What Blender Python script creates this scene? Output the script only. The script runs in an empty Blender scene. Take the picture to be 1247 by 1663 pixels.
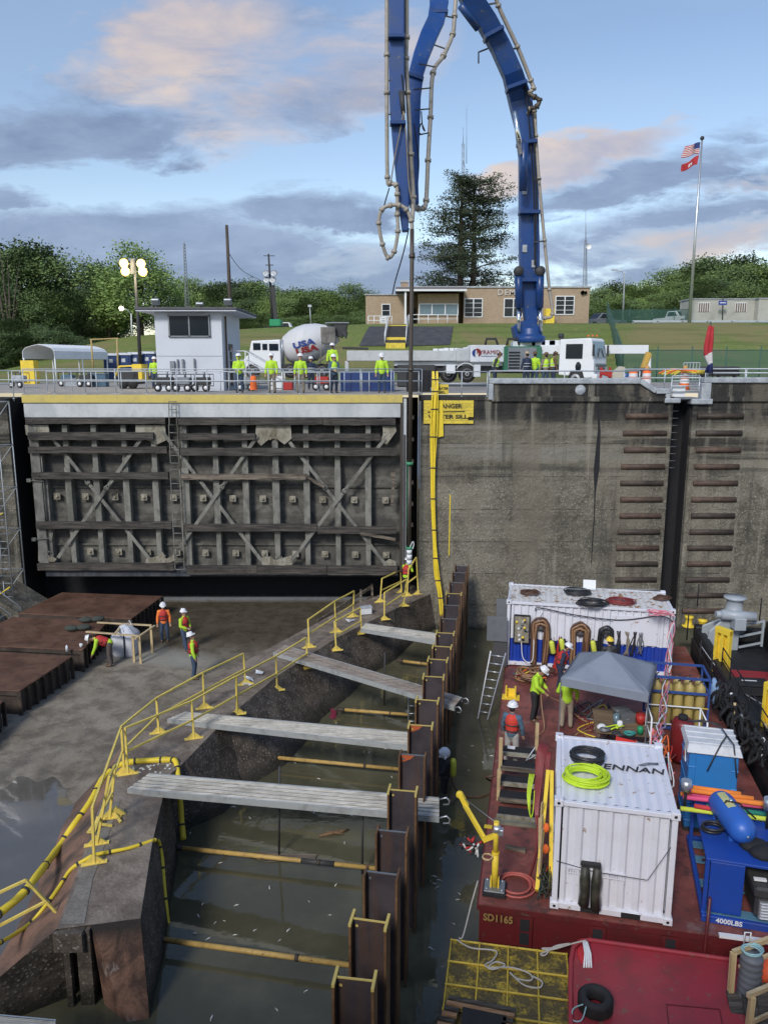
import bpy, bmesh, math, random
from mathutils import Vector, Matrix, noise
R = math.radians
random.seed(7)
scene = bpy.context.scene
COL = scene.collection
# ---------------------------------------------------------------- camera
PITCH = 10.9; CZ = 1.3; FPX = 1249.0
cd = bpy.data.cameras.new('camera'); cam = bpy.data.objects.new('camera', cd); COL.objects.link(cam)
cam.location = (0, 0, CZ); cam.rotation_euler = (R(90 - PITCH), 0, 0)
cd.sensor_fit = 'HORIZONTAL'; cd.sensor_width = 36; cd.lens = 36 * FPX / 1247
cd.clip_start = 0.1; cd.clip_end = 3000
scene.camera = cam
# ---------------------------------------------------------------- colour management
vs = scene.view_settings
vs.view_transform = 'Standard'; vs.look = 'None'; vs.gamma = 1; vs.use_curve_mapping = False
vs.exposure = 0.72
SUN_EL, SUN_AZ = 38.0, 205.0      # azimuth the light comes from, clockwise from +Y
# ---------------------------------------------------------------- world
world = bpy.data.worlds.new('World'); scene.world = world; world.use_nodes = True
def make_world():
    nt = world.node_tree; N = nt.nodes; Lk = nt.links; N.clear()
    out = N.new('ShaderNodeOutputWorld'); bg = N.new('ShaderNodeBackground'); bg.inputs[1].default_value = 0.082
    sky = N.new('ShaderNodeTexSky'); sky.sky_type = 'NISHITA'; sky.sun_disc = False
    sky.sun_elevation = R(SUN_EL); sky.sun_rotation = R(SUN_AZ); sky.air_density = 1.0; sky.dust_density = 0.6; sky.ozone_density = 1.6
    tc = N.new('ShaderNodeTexCoord'); sp = N.new('ShaderNodeSeparateXYZ'); Lk.new(tc.outputs['Generated'], sp.inputs[0])
    def M(op, a, b=None, c=None, clamp=False):
        n = N.new('ShaderNodeMath'); n.operation = op; n.use_clamp = clamp
        for i, v in enumerate((a, b, c)):
            if v is None: continue
            if isinstance(v, (int, float)): n.inputs[i].default_value = v
            else: Lk.new(v, n.inputs[i])
        return n.outputs[0]
    def MIX(f, a, b):
        n = N.new('ShaderNodeMix'); n.data_type = 'RGBA'; n.clamp_factor = True
        for s, v in ((n.inputs['Factor'], f), (n.inputs[6], a), (n.inputs[7], b)):
            if isinstance(v, (int, float, tuple)): s.default_value = v
            else: Lk.new(v, s)
        return n.outputs[2]
    ay = M('ADD', M('ABSOLUTE', sp.outputs[1]), 0.15)
    U = M('DIVIDE', sp.outputs[0], ay); V = M('DIVIDE', M('ABSOLUTE', sp.outputs[2]), ay)
    def px(x, y):
        u = (x - 623.5) / FPX; v = -(y - 831.5) / FPX; t = R(PITCH)
        d = Vector((u, math.cos(t) + v * math.sin(t), -math.sin(t) + v * math.cos(t))).normalized()
        return d.x / (d.y + .15), d.z / (d.y + .15)
    cmb = N.new('ShaderNodeCombineXYZ'); Lk.new(U, cmb.inputs[0]); Lk.new(M('MULTIPLY', V, 2.9), cmb.inputs[1])
    def noise_tex(scale, det, rough, off):
        mp = N.new('ShaderNodeMapping'); mp.inputs['Location'].default_value = off; mp.inputs['Rotation'].default_value = (0, 0, R(-13)); Lk.new(cmb.outputs[0], mp.inputs[0])
        n = N.new('ShaderNodeTexNoise'); n.inputs['Scale'].default_value = scale; n.inputs['Detail'].default_value = det
        n.inputs['Roughness'].default_value = rough; n.inputs['Distortion'].default_value = 0.35
        Lk.new(mp.outputs[0], n.inputs['Vector']); return n.outputs['Fac']
    n1 = noise_tex(6.5, 10, .62, (3.1, .4, 0)); n2 = noise_tex(7.5, 8, .6, (7.7, 5.2, 2)); n3 = noise_tex(19, 7, .65, (1, 9, 4)); n4 = noise_tex(2.2, 3, .5, (4, 2, 8))
    Ud = M('ADD', U, M('MULTIPLY', M('SUBTRACT', n2, .5), .16)); Vd = M('ADD', V, M('MULTIPLY', M('SUBTRACT', n1, .5), .09))
    def blobs(lst):
        tot = None
        for (x, y, a, b, rot, s) in lst:
            u0, v0 = px(x, y); k = 0.87 / FPX; ca, sa = math.cos(R(rot)), math.sin(R(rot))
            du = M('SUBTRACT', Ud, u0); dv = M('SUBTRACT', Vd, v0)
            p = M('DIVIDE', M('ADD', M('MULTIPLY', du, ca), M('MULTIPLY', dv, sa)), a * k)
            q = M('DIVIDE', M('SUBTRACT', M('MULTIPLY', dv, ca), M('MULTIPLY', du, sa)), b * k)
            d = M('ADD', M('MULTIPLY', p, p), M('MULTIPLY', q, q))
            m = M('MULTIPLY', M('SUBTRACT', 1.0, M('MULTIPLY', d, .5), clamp=True), s)
            tot = m if tot is None else M('MAXIMUM', tot, m)
        return tot
    dark = blobs([(110,228,170,50,4,1.1),(300,205,220,45,10,.8),(520,160,170,48,14,.75),(120,400,330,52,3,1.25),(360,430,250,70,-2,1.25),(560,455,170,55,0,1.2),
                  (10,332,80,20,0,1),(490,350,150,34,4,1.05),(1010,300,200,32,14,1.0),(1120,375,230,48,8,1.1),(920,425,170,44,4,1.0),(1210,345,90,40,6,.8),(1190,290,120,20,8,.8),
                  (700,430,90,40,0,.9),(470,300,110,14,4,.45),(1190,205,110,18,12,.4),(30,90,130,40,10,.35),(260,130,230,55,10,.55),(500,40,200,60,10,.4),(790,160,80,20,5,.25)])
    warm = blobs([(300,52,150,62,8,1.15),(410,110,150,60,15,.7),(520,140,190,62,18,.9),(930,262,150,26,14,1.25),(860,285,80,22,6,.8),(1090,195,70,10,22,.5),(1180,385,150,26,6,.95),(1230,290,80,14,8,.8),(1080,420,160,18,4,.5),(200,95,90,30,10,.6),(600,420,80,20,0,.5)])
    nn = M('ADD', M('MULTIPLY', n1, .72), M('MULTIPLY', n3, .28))
    dm = M('MULTIPLY', M('SUBTRACT', M('ADD', dark, M('MULTIPLY', M('SUBTRACT', nn, .5), 2.0)), .33), 2.1, clamp=True)
    wm = M('MULTIPLY', M('SUBTRACT', M('ADD', warm, M('MULTIPLY', M('SUBTRACT', n2, .5), 1.7)), .28), 1.5, clamp=True)
    el = M('MULTIPLY', V, 1.35, clamp=True)
    tint = MIX(el, (1.5, 1.36, 1.24, 1), (1.12, 1.12, 1.16, 1))
    mul = N.new('ShaderNodeMix'); mul.data_type = 'RGBA'; mul.blend_type = 'MULTIPLY'; mul.inputs['Factor'].default_value = 1
    Lk.new(sky.outputs[0], mul.inputs[6]); Lk.new(tint, mul.inputs[7])
    base = mul.outputs[2]
    pale = MIX(M('MULTIPLY', M('SUBTRACT', n4, .45), 2.2, clamp=True), base, (3.7, 4.7, 6.3, 1))
    pale = MIX(.5, base, pale)
    warmcol = MIX(M('MULTIPLY', M('SUBTRACT', n2, .35), 3, clamp=True), (3.3, 3.3, 4.1, 1), (6.0, 4.9, 4.2, 1))
    c1 = MIX(M('MULTIPLY', wm, .86), pale, warmcol)
    darkcol = MIX(M('MULTIPLY', M('SUBTRACT', nn, .38), 3.2, clamp=True), (2.5, 3.2, 4.6, 1), (1.35, 1.9, 3.1, 1))
    c2 = MIX(M('MULTIPLY', dm, M('SUBTRACT', .92, M('MULTIPLY', wm, .62))), c1, darkcol)
    Lk.new(c2, bg.inputs[0]); Lk.new(bg.outputs[0], out.inputs[0])
make_world()
sd = bpy.data.lights.new('sun', 'SUN'); sun = bpy.data.objects.new('sun', sd); COL.objects.link(sun)
sd.energy = 1.5; sd.angle = R(13); sd.color = (1, .96, .91)
az, el = R(SUN_AZ), R(SUN_EL)
sdir = Vector((math.sin(az) * math.cos(el), math.cos(az) * math.cos(el), math.sin(el)))
sun.rotation_euler = (-sdir).to_track_quat('-Z', 'Y').to_euler(); sun.location = (0, -20, 40)

# ---------------------------------------------------------------- helpers
def ray(x, y):
    u = (x - 623.5) / FPX; v = -(y - 831.5) / FPX; t = R(PITCH)
    return Vector((u, math.cos(t) + v * math.sin(t), -math.sin(t) + v * math.cos(t)))
def G(x, y, z):
    r = ray(x, y); return Vector((0, 0, CZ)) + r * ((z - CZ) / r.z)
def F(x, y, Y):
    r = ray(x, y); return Vector((0, 0, CZ)) + r * (Y / r.y)
def tag(o, label=None, cat=None, group=None, kind=None):
    if label: o['label'] = label
    if cat: o['category'] = cat
    if group: o['group'] = group
    if kind: o['kind'] = kind
    return o
def thing(name, label, cat, loc=(0, 0, 0), rz=0.0, group=None):
    o = bpy.data.objects.new(name, None); COL.objects.link(o); o.location = loc; o.rotation_euler = (0, 0, rz)
    o.empty_display_size = .2
    return tag(o, label, cat, group)
def children(o): return [c for c in bpy.data.objects if c.parent == o]
def copy_tree(o, parent=None):
    c = o.copy(); COL.objects.link(c)
    if parent: c.parent = parent
    for ch in children(o): copy_tree(ch, c)
    return c
class MB:
    def __init__(s, mtx=None): s.v = []; s.f = []; s.mi = []; s.m = mtx or Matrix.Identity(4); s.cur = 0; s.sm = []
    def add(s, vs, fs, smooth=False):
        b = len(s.v); s.v += [s.m @ Vector(v) for v in vs]
        for f in fs: s.f.append([b + i for i in f]); s.mi.append(s.cur); s.sm.append(smooth)
        return s
    def box(s, c, d, rz=0, rot=None):
        M = Matrix.Translation(Vector(c)) @ (rot.to_matrix().to_4x4() if rot else Matrix.Rotation(rz, 4, 'Z'))
        x, y, z = [k / 2 for k in d]
        vs = [M @ Vector(p) for p in ((-x,-y,-z),(x,-y,-z),(x,y,-z),(-x,y,-z),(-x,-y,z),(x,-y,z),(x,y,z),(-x,y,z))]
        return s.add(vs, [(0,3,2,1),(4,5,6,7),(0,1,5,4),(1,2,6,5),(2,3,7,6),(3,0,4,7)])
    def bb(s, x0, x1, y0, y1, z0, z1): return s.box(((x0+x1)/2,(y0+y1)/2,(z0+z1)/2), (abs(x1-x0),abs(y1-y0),abs(z1-z0)))
    def bar(s, a, b, w, h, up=(0, 0, 1)):
        a, b = Vector(a), Vector(b); d = (b - a).normalized(); u = Vector(up)
        sd_ = d.cross(u)
        if sd_.length < 1e-4: sd_ = d.cross(Vector((0, 1, 0)))
        sd_.normalize(); u = sd_.cross(d).normalized(); p = sd_ * w / 2; q = u * h / 2
        vs = [a-p-q,a+p-q,a+p+q,a-p+q,b-p-q,b+p-q,b+p+q,b-p+q]
        return s.add(vs, [(0,1,2,3),(7,6,5,4),(0,4,5,1),(1,5,6,2),(2,6,7,3),(3,7,4,0)])
    def cone(s, a, b, r0, r1=None, n=10, cap=True):
        if r1 is None: r1 = r0
        a, b = Vector(a), Vector(b); d = (b - a)
        if d.length < 1e-6: return s
        d.normalize(); u = d.orthogonal().normalized(); w = d.cross(u)
        vs = []
        for p, r in ((a, r0), (b, r1)):
            for i in range(n):
                t = 2 * math.pi * i / n; vs.append(p + (u * math.cos(t) + w * math.sin(t)) * r)
        b0 = len(s.v); s.v += [s.m @ v for v in vs]
        for i in range(n):
            j = (i + 1) % n; s.f.append([b0+i, b0+j, b0+n+j, b0+n+i]); s.mi.append(s.cur); s.sm.append(True)
        if cap:
            s.f.append([b0+i for i in reversed(range(n))]); s.f.append([b0+n+i for i in range(n)]); s.mi += [s.cur]*2; s.sm += [False]*2
        return s
    def tube(s, pts, r, n=6, closed=False, rs=None):
        pts = [Vector(p) for p in pts]; m = len(pts); rings = []
        up = None
        for i, p in enumerate(pts):
            a = pts[(i-1) % m] if (closed or i > 0) else p; b = pts[(i+1) % m] if (closed or i < m-1) else p
            d = (b - a)
            if d.length < 1e-7: d = Vector((0, 0, 1))
            d.normalize()
            if up is None: up = d.orthogonal().normalized()
            up = (up - d * up.dot(d))
            if up.length < 1e-5: up = d.orthogonal()
            up.normalize(); w = d.cross(up); rr = rs[i] if rs else r
            rings.append([p + (up * math.cos(2*math.pi*k/n) + w * math.sin(2*math.pi*k/n)) * rr for k in range(n)])
        b0 = len(s.v)
        for rg in rings: s.v += [s.m @ v for v in rg]
        for i in range(m if closed else m - 1):
            j = (i + 1) % m
            for k in range(n):
                l = (k + 1) % n; s.f.append([b0+i*n+k, b0+i*n+l, b0+j*n+l, b0+j*n+k]); s.mi.append(s.cur); s.sm.append(True)
        if not closed:
            s.f.append([b0+k for k in reversed(range(n))]); s.f.append([b0+(m-1)*n+k for k in range(n)]); s.mi += [s.cur]*2; s.sm += [False]*2
        return s
    def ball(s, c, r, nu=12, nv=8, sc=(1, 1, 1), z0=-1.0):
        vs = []; c = Vector(c)
        for j in range(nv + 1):
            t = math.acos(max(-1, min(1, 1 - (1 - z0) * j / nv))) if z0 > -1 else math.pi * j / nv
            for i in range(nu):
                p = 2 * math.pi * i / nu
                vs.append(c + Vector((math.sin(t)*math.cos(p)*r*sc[0], math.sin(t)*math.sin(p)*r*sc[1], math.cos(t)*r*sc[2])))
        fs = []
        for j in range(nv):
            for i in range(nu):
                k = (i + 1) % nu; fs.append((j*nu+i, (j+1)*nu+i, (j+1)*nu+k, j*nu+k))
        return s.add(vs, fs, True)
    def lathe(s, prof, c=(0, 0, 0), n=16, axis='Z', rot=None):
        vs = []; c = Vector(c)
        for (r, z) in prof:
            for i in range(n):
                t = 2 * math.pi * i / n; p = Vector((r*math.cos(t), r*math.sin(t), z))
                if axis == 'X': p = Vector((p.z, p.x, p.y))
                if axis == 'Y': p = Vector((p.x, p.z, p.y))
                if rot: p = rot @ p
                vs.append(c + p)
        m = len(prof); fs = []
        for j in range(m - 1):
            for i in range(n):
                k = (i + 1) % n; fs.append((j*n+i, j*n+k, (j+1)*n+k, (j+1)*n+i))
        return s.add(vs, fs, True)
    def prism(s, poly, ext):
        poly = [Vector(p) for p in poly]; e = Vector(ext); n = len(poly)
        vs = poly + [p + e for p in poly]
        return s.add(vs, [tuple(reversed(range(n))), tuple(range(n, 2*n))] + [(i, (i+1) % n, n+(i+1) % n, n+i) for i in range(n)])
    def build(s, name, mat, parent=None, world=False, bevel=0.0, seg=1, solid=0.0):
        me = bpy.data.meshes.new(name)
        vs = s.v
        if world and parent:
            inv = (Matrix.Translation(parent.location) @ parent.rotation_euler.to_matrix().to_4x4()).inverted(); 
            pp = parent.parent
            if pp: inv = inv @ (Matrix.Translation(pp.location) @ pp.rotation_euler.to_matrix().to_4x4()).inverted()
            vs = [inv @ v for v in vs]
        me.from_pydata([tuple(v) for v in vs], [], s.f)
        mats = mat if isinstance(mat, (list, tuple)) else [mat]
        for m_ in mats: me.materials.append(m_)
        me.polygons.foreach_set('material_index', s.mi); me.polygons.foreach_set('use_smooth', s.sm)
        me.update()
        bm = bmesh.new(); bm.from_mesh(me); bmesh.ops.recalc_face_normals(bm, faces=bm.faces); bm.to_mesh(me); bm.free()
        o = bpy.data.objects.new(name, me); COL.objects.link(o)
        if parent: o.parent = parent
        if bevel > 0:
            b = o.modifiers.new('bevel', 'BEVEL'); b.width = bevel; b.segments = seg; b.limit_method = 'ANGLE'; b.angle_limit = R(40)
        if solid > 0:
            b = o.modifiers.new('solid', 'SOLIDIFY'); b.thickness = solid
        return o
def curve_pts(pts, n=6):
    P = [Vector(p) for p in pts]; out = []
    for i in range(len(P) - 1):
        p0 = P[max(i-1, 0)]; p1 = P[i]; p2 = P[i+1]; p3 = P[min(i+2, len(P)-1)]
        for k in range(n):
            t = k / n
            out.append(.5 * ((2*p1) + (p2-p0)*t + (2*p0-5*p1+4*p2-p3)*t*t + (3*p1-p0-3*p2+p3)*t**3))
    out.append(P[-1]); return out
def text_mesh(txt, size, mat, name='lettering', parent=None, loc=(0,0,0), rot=(R(90),0,0), ext=.006, bold=0.0, sx=1.0, align='CENTER', shear=0.0):
    cu = bpy.data.curves.new(name, 'FONT'); cu.body = txt; cu.size = size; cu.extrude = ext; cu.offset = bold; cu.align_x = align; cu.align_y = 'CENTER'; cu.shear = shear
    cu.resolution_u = 3
    t = bpy.data.objects.new(name, cu); COL.objects.link(t)
    dg = bpy.context.evaluated_depsgraph_get(); me = bpy.data.meshes.new_from_object(t.evaluated_get(dg))
    bpy.data.objects.remove(t); me.materials.clear(); me.materials.append(mat)
    o = bpy.data.objects.new(name, me); COL.objects.link(o); o.location = loc; o.rotation_euler = rot; o.scale = (sx, 1, 1)
    if parent: o.parent = parent
    return o
def coil(c, r, turns, thick, wob=.12, n=18, oval=1.0, seed=0, rot=0, height=None):
    rd = random.Random(seed); pts = []; c = Vector(c)
    ph = rd.random()*6
    js = [(rd.uniform(-1, 1), rd.uniform(-1, 1), rd.uniform(-1, 1)) for _ in range(int(turns) + 3)]
    for i in range(int(turns * n) + 1):
        t = 2 * math.pi * i / n; k = i / n; a = js[int(k)]; b = js[int(k) + 1]; f = k % 1; e = [a[q] + (b[q] - a[q]) * f for q in range(3)]
        rr = r * (1 - .08 + wob * 1.5 * e[0])
        x = rr * math.cos(t) + r * .12 * e[1]; y = rr * oval * math.sin(t) + r * .12 * e[2]
        z = thick * (1 + (height if height is not None else 1.2) * (k % 3.2) + .35 * math.sin(k * 7))
        pts.append(c + Vector((x*math.cos(rot)-y*math.sin(rot), x*math.sin(rot)+y*math.cos(rot), z)))
    return pts

# ---------------------------------------------------------------- materials
class NT:
    def __init__(s, name, rough=.6, metal=0.0, spec=.5):
        s.m = bpy.data.materials.new(name); s.m.use_nodes = True; s.t = s.m.node_tree; s.N = s.t.nodes; s.L = s.t.links
        s.p = s.N['Principled BSDF']; s.p.inputs['Roughness'].default_value = rough; s.p.inputs['Metallic'].default_value = metal
        s.p.inputs['Specular IOR Level'].default_value = spec; s._tc = None
    def tc(s):
        if not s._tc: s._tc = s.N.new('ShaderNodeTexCoord')
        return s._tc.outputs['Object']
    def wp(s):
        g = s.N.new('ShaderNodeNewGeometry'); return g.outputs['Position']
    def map(s, v, scale=(1, 1, 1), loc=(0, 0, 0), rot=(0, 0, 0)):
        n = s.N.new('ShaderNodeMapping'); s.L.new(v, n.inputs[0]); n.inputs['Scale'].default_value = scale; n.inputs['Location'].default_value = loc; n.inputs['Rotation'].default_value = rot
        return n.outputs[0]
    def noise(s, v, scale, det=4, rough=.55, dist=0):
        n = s.N.new('ShaderNodeTexNoise'); s.L.new(v, n.inputs['Vector']); n.inputs['Scale'].default_value = scale; n.inputs['Detail'].default_value = det
        n.inputs['Roughness'].default_value = rough; n.inputs['Distortion'].default_value = dist; return n.outputs['Fac']
    def voro(s, v, scale, out='Distance', rnd=1):
        n = s.N.new('ShaderNodeTexVoronoi'); s.L.new(v, n.inputs['Vector']); n.inputs['Scale'].default_value = scale; n.inputs['Randomness'].default_value = rnd; return n.outputs[out]
    def math(s, op, a, b=None, clamp=False):
        n = s.N.new('ShaderNodeMath'); n.operation = op; n.use_clamp = clamp
        for i, v in enumerate((a, b)):
            if v is None: continue
            if isinstance(v, (int, float)): n.inputs[i].default_value = v
            else: s.L.new(v, n.inputs[i])
        return n.outputs[0]
    def ss(s, v, lo, hi):
        n = s.N.new('ShaderNodeMapRange'); n.interpolation_type = 'SMOOTHSTEP'; s.L.new(v, n.inputs[0]); n.inputs[1].default_value = lo; n.inputs[2].default_value = hi; return n.outputs[0]
    def mix(s, f, a, b, blend='MIX'):
        n = s.N.new('ShaderNodeMix'); n.data_type = 'RGBA'; n.blend_type = blend
        for k, v in ((n.inputs['Factor'], f), (n.inputs[6], a), (n.inputs[7], b)):
            if isinstance(v, (int, float)): k.default_value = v
            elif isinstance(v, tuple): k.default_value = v if len(v) == 4 else v + (1,)
            else: s.L.new(v, k)
        return n.outputs[2]
    def col(s, c):
        if isinstance(c, tuple): s.p.inputs['Base Color'].default_value = c if len(c) == 4 else c + (1,)
        else: s.L.new(c, s.p.inputs['Base Color'])
    def set(s, name, v):
        if isinstance(v, (int, float, tuple)): s.p.inputs[name].default_value = v
        else: s.L.new(v, s.p.inputs[name])
    def bump(s, h, strength=.4, dist=.02):
        b = s.N.new('ShaderNodeBump'); b.inputs['Strength'].default_value = strength; b.inputs['Distance'].default_value = dist
        s.L.new(h, b.inputs['Height']); s.L.new(b.outputs[0], s.p.inputs['Normal'])
    def sep(s, v):
        n = s.N.new('ShaderNodeSeparateXYZ'); s.L.new(v, n.inputs[0]); return n.outputs
MC = {}
def paint(name, c, rough=.5, metal=0.0, dirt=.35, dirtcol=(.07,.055,.04), scale=2.5, bump=.15, spec=.5, chips=0.0, chipcol=(.1,.04,.02)):
    """painted / plain surface with blotchy dirt"""
    if name in MC: return MC[name]
    t = NT(name, rough, metal, spec); v = t.tc(); a = t.noise(v, scale, 6, .62, .3); b = t.noise(v, scale * 9, 4, .6)
    f = t.math('MULTIPLY', t.ss(a, .42, .78), dirt); f2 = t.math('MULTIPLY', t.ss(b, .5, .8), dirt * .5)
    c1 = t.mix(t.math('ADD', f, f2, True), c, dirtcol)
    c0 = t.mix(t.math('MULTIPLY', b, .25), c1, tuple(min(1, k * 1.25) for k in c))
    if chips > 0:
        ch = t.noise(v, scale * 3.3, 8, .7); c0 = t.mix(t.ss(ch, .66 - chips * .1, .70 - chips * .1), c0, chipcol)
    t.col(c0); t.set('Roughness', t.math('ADD', rough - .08, t.math('MULTIPLY', a, .22), True))
    if bump: t.bump(b, bump, .01)
    MC[name] = t.m; return t.m
def emis(name, c, s):
    t = NT(name); t.col(c); t.set('Emission Color', c + (1,)); t.set('Emission Strength', s); return t.m
# materials of the place
def m_wall():
    t = NT('lock_concrete', .88); p = t.wp(); s = t.sep(p)
    sp = t.voro(t.map(p, (1, 1, 1)), 6.5); sp2 = t.voro(t.map(p, (1,1,1), (3,7,5)), 11.0)
    big = t.noise(p, .35, 6, .6, .5); med = t.noise(p, 2.2, 6, .65); fine = t.noise(p, 14, 5, .6)
    band = t.noise(t.map(p, (.05, .05, 1.3)), 1.0, 6, .65)
    base = t.mix(t.ss(med, .3, .7), (.088, .078, .056), (.175, .16, .12))
    base = t.mix(t.ss(big, .4, .66), base, (.23, .21, .16))
    ex = t.math('MULTIPLY', t.ss(t.math('ADD', s[2], t.math('MULTIPLY', t.math('SUBTRACT', med, .5), 1.6)), -3.0, -4.6), 1.0)   # exposed aggregate lower down
    w1 = t.math('MULTIPLY', t.ss(sp, .36, .22), t.ss(fine, .40, .56)); w2 = t.math('MULTIPLY', t.ss(sp2, .36, .2), t.ss(t.noise(p, 3.1, 3), .36, .56))
    w = t.math('MULTIPLY', t.math('MAXIMUM', w1, w2), t.math('ADD', .14, t.math('MULTIPLY', ex, .42)))
    base = t.mix(t.math('MULTIPLY', t.ss(t.voro(t.map(p, (1,1,1), (9,1,5)), 8.0), .4, .2), .4), base, (.045, .04, .033)); base = t.mix(w, base, (.40, .37, .31))
    b2 = t.ss(band, .52, .62); up = t.ss(s[2], -4.8, -2.6)
    base = t.mix(t.math('MULTIPLY', t.math('MULTIPLY', b2, up), .7), base, (.24, .225, .19))
    base = t.mix(t.math('MULTIPLY', t.ss(band, .50, .40), t.math('ADD', .25, t.math('MULTIPLY', up, .6))), base, (.026, .024, .022))
    blk = t.math('MULTIPLY', t.ss(t.math('ADD', s[2], t.math('MULTIPLY', t.noise(t.map(p, (.6, .6, 2.2)), 1.2, 6, .7), 1.6)), -.9, .1), .88)   # black algae near the coping
    base = t.mix(blk, base, (.018, .018, .018))
    drip = t.noise(t.map(p, (1.5, 1.5, .07)), 1.0, 5, .6)
    base = t.mix(t.math('MULTIPLY', t.ss(drip, .53, .66), .6), base, (.05, .045, .038)); base = t.mix(t.math('MULTIPLY', t.ss(t.noise(t.map(p, (.5, .5, .16), (4, 1, 2)), 1.0, 7, .65), .52, .62), .5), base, (.20, .175, .13))
    base = t.mix(t.math('MULTIPLY', t.ss(drip, .43, .33), .55), base, (.30, .28, .22))
    wet = t.ss(t.math('ADD', s[2], t.math('MULTIPLY', med, .5)), -11.0, -11.45); base = t.mix(t.math('MULTIPLY', wet, .8), base, (.02, .02, .014))
    zz = t.math('FRACT', t.math('MULTIPLY', s[2], .625)); ln = t.ss(t.math('ABSOLUTE', t.math('SUBTRACT', zz, t.math('ADD', .5, t.math('MULTIPLY', t.math('SUBTRACT', fine, .5), .02)))), .026, .008)
    base = t.mix(t.math('MULTIPLY', ln, t.math('MULTIPLY', t.ss(med, .42, .62), .6)), base, (.012, .012, .01))
    t.col(base); t.bump(t.math('ADD', t.math('MULTIPLY', sp, -.5), t.math('ADD', fine, t.math('MULTIPLY', med, 1.5))), .7, .05); return t.m
M_WALL = m_wall()
def m_sill(name, wetside):
    t = NT(name, .8); p = t.wp(); s = t.sep(p)
    sp = t.voro(p, 10.0); sp2 = t.voro(t.map(p, (1,1,1), (3,7,5)), 31.0); med = t.noise(p, 1.6, 7, .65, .4); fine = t.noise(p, 22, 5, .7); big = t.noise(p, .55, 4, .5)
    if wetside:
        b = t.mix(t.ss(med, .35, .65), (.05, .040, .031), (.13, .104, .080)); w = t.math('MULTIPLY', t.math('MULTIPLY', t.ss(sp, .36, .2), t.ss(fine, .42, .56)), .8)
        b = t.mix(w, b, (.34, .31, .26)); b = t.mix(t.math('MULTIPLY', t.ss(s[2], -11.1, -11.6), .8), b, (.012, .014, .008))
        bp = .45
    else:
        b = t.mix(t.ss(med, .35, .68), (.135, .105, .082), (.27, .225, .18)); b = t.mix(t.math('MULTIPLY', t.ss(big, .5, .7), .6), b, (.28, .235, .185))
        b = t.mix(t.math('MULTIPLY', t.math('MULTIPLY', t.ss(sp2, .2, .1), t.ss(med, .45, .65)), .65), b, (.36, .33, .28)); b = t.mix(t.math('MULTIPLY', t.ss(fine, .55, .75), .45), b, (.035, .028, .022))
        bp = .5
    t.col(b); t.set('Roughness', t.math('ADD', .5, t.math('MULTIPLY', med, .5))); t.bump(t.math('ADD', fine, t.math('ADD', t.math('MULTIPLY', sp, -.8), med)), bp, .04); return t.m
M_SILLT = m_sill('sill_top_concrete', False); M_SILLS = m_sill('sill_face_concrete', True)
def m_ramp():
    t = NT('reddish_ramp_concrete', .75); p = t.wp(); med = t.noise(p, 1.1, 7, .65, .4); fine = t.noise(p, 16, 5, .7); sp = t.voro(p, 26)
    b = t.mix(t.ss(med, .35, .65), (.10, .066, .048), (.27, .15, .10)); b = t.mix(t.math('MULTIPLY', t.ss(fine, .55, .75), .6), b, (.025, .02, .017))
    b = t.mix(t.math('MULTIPLY', t.ss(sp, .18, .08), .5), b, (.36, .31, .26)); b = t.mix(t.math('MULTIPLY', t.ss(t.noise(p, .7, 5, .6), .55, .65), .7), b, (.05, .043, .036))
    t.col(b); t.bump(t.math('ADD', fine, med), .5, .03); return t.m
M_RAMP = m_ramp()
def m_floor():
    t = NT('wet_chamber_floor', .5); p = t.wp(); big = t.noise(p, .23, 5, .6, .4); med = t.noise(p, 1.3, 7, .68, .3); fine = t.noise(p, 20, 5, .7); sp = t.voro(p, 15)
    b = t.mix(t.ss(med, .35, .65), (.15, .128, .098), (.30, .262, .205)); b = t.mix(t.math('MULTIPLY', t.ss(fine, .5, .75), .6), b, (.04, .03, .022))
    b = t.mix(t.math('MULTIPLY', t.math('MULTIPLY', t.ss(sp, .36, .2), t.ss(med, .4, .55)), .7), b, (.34, .30, .24))
    s = t.sep(p)
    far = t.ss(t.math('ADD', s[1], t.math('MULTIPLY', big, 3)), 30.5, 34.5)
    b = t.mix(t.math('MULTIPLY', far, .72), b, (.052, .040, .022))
    gl = t.math('SUBTRACT', t.math('ADD', s[0], t.math('MULTIPLY', t.math('SUBTRACT', s[1], 31.0), 1.1)), -8.5)   # grey slurry spill beside the bag
    g2 = t.math('SUBTRACT', s[1], 30.3); dd = t.math('ADD', t.math('POWER', t.math('MULTIPLY', t.math('SUBTRACT', s[0], -9.0), .33), 2), t.math('POWER', t.math('MULTIPLY', t.math('ADD', g2, t.math('MULTIPLY', t.math('SUBTRACT', s[0], -9.0), .22)), .75), 2))
    sl = t.math('MULTIPLY', t.ss(t.math('ADD', dd, t.math('MULTIPLY', med, 1.4)), 1.55, .75), .6); b = t.mix(sl, b, (.34, .34, .30))
    t.col(b)
    wet = t.ss(t.math('ADD', t.math('MULTIPLY', big, .7), t.math('ADD', t.math('MULTIPLY', med, .35), t.math('MULTIPLY', far, .1))), .49, .56)
    t.set('Roughness', t.math('SUBTRACT', .74, t.math('MULTIPLY', wet, .56))); t.bump(t.math('MULTIPLY', t.math('ADD', fine, med), t.math('SUBTRACT', 1.1, wet)), .35, .02); return t.m
M_FLOOR = m_floor()
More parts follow.
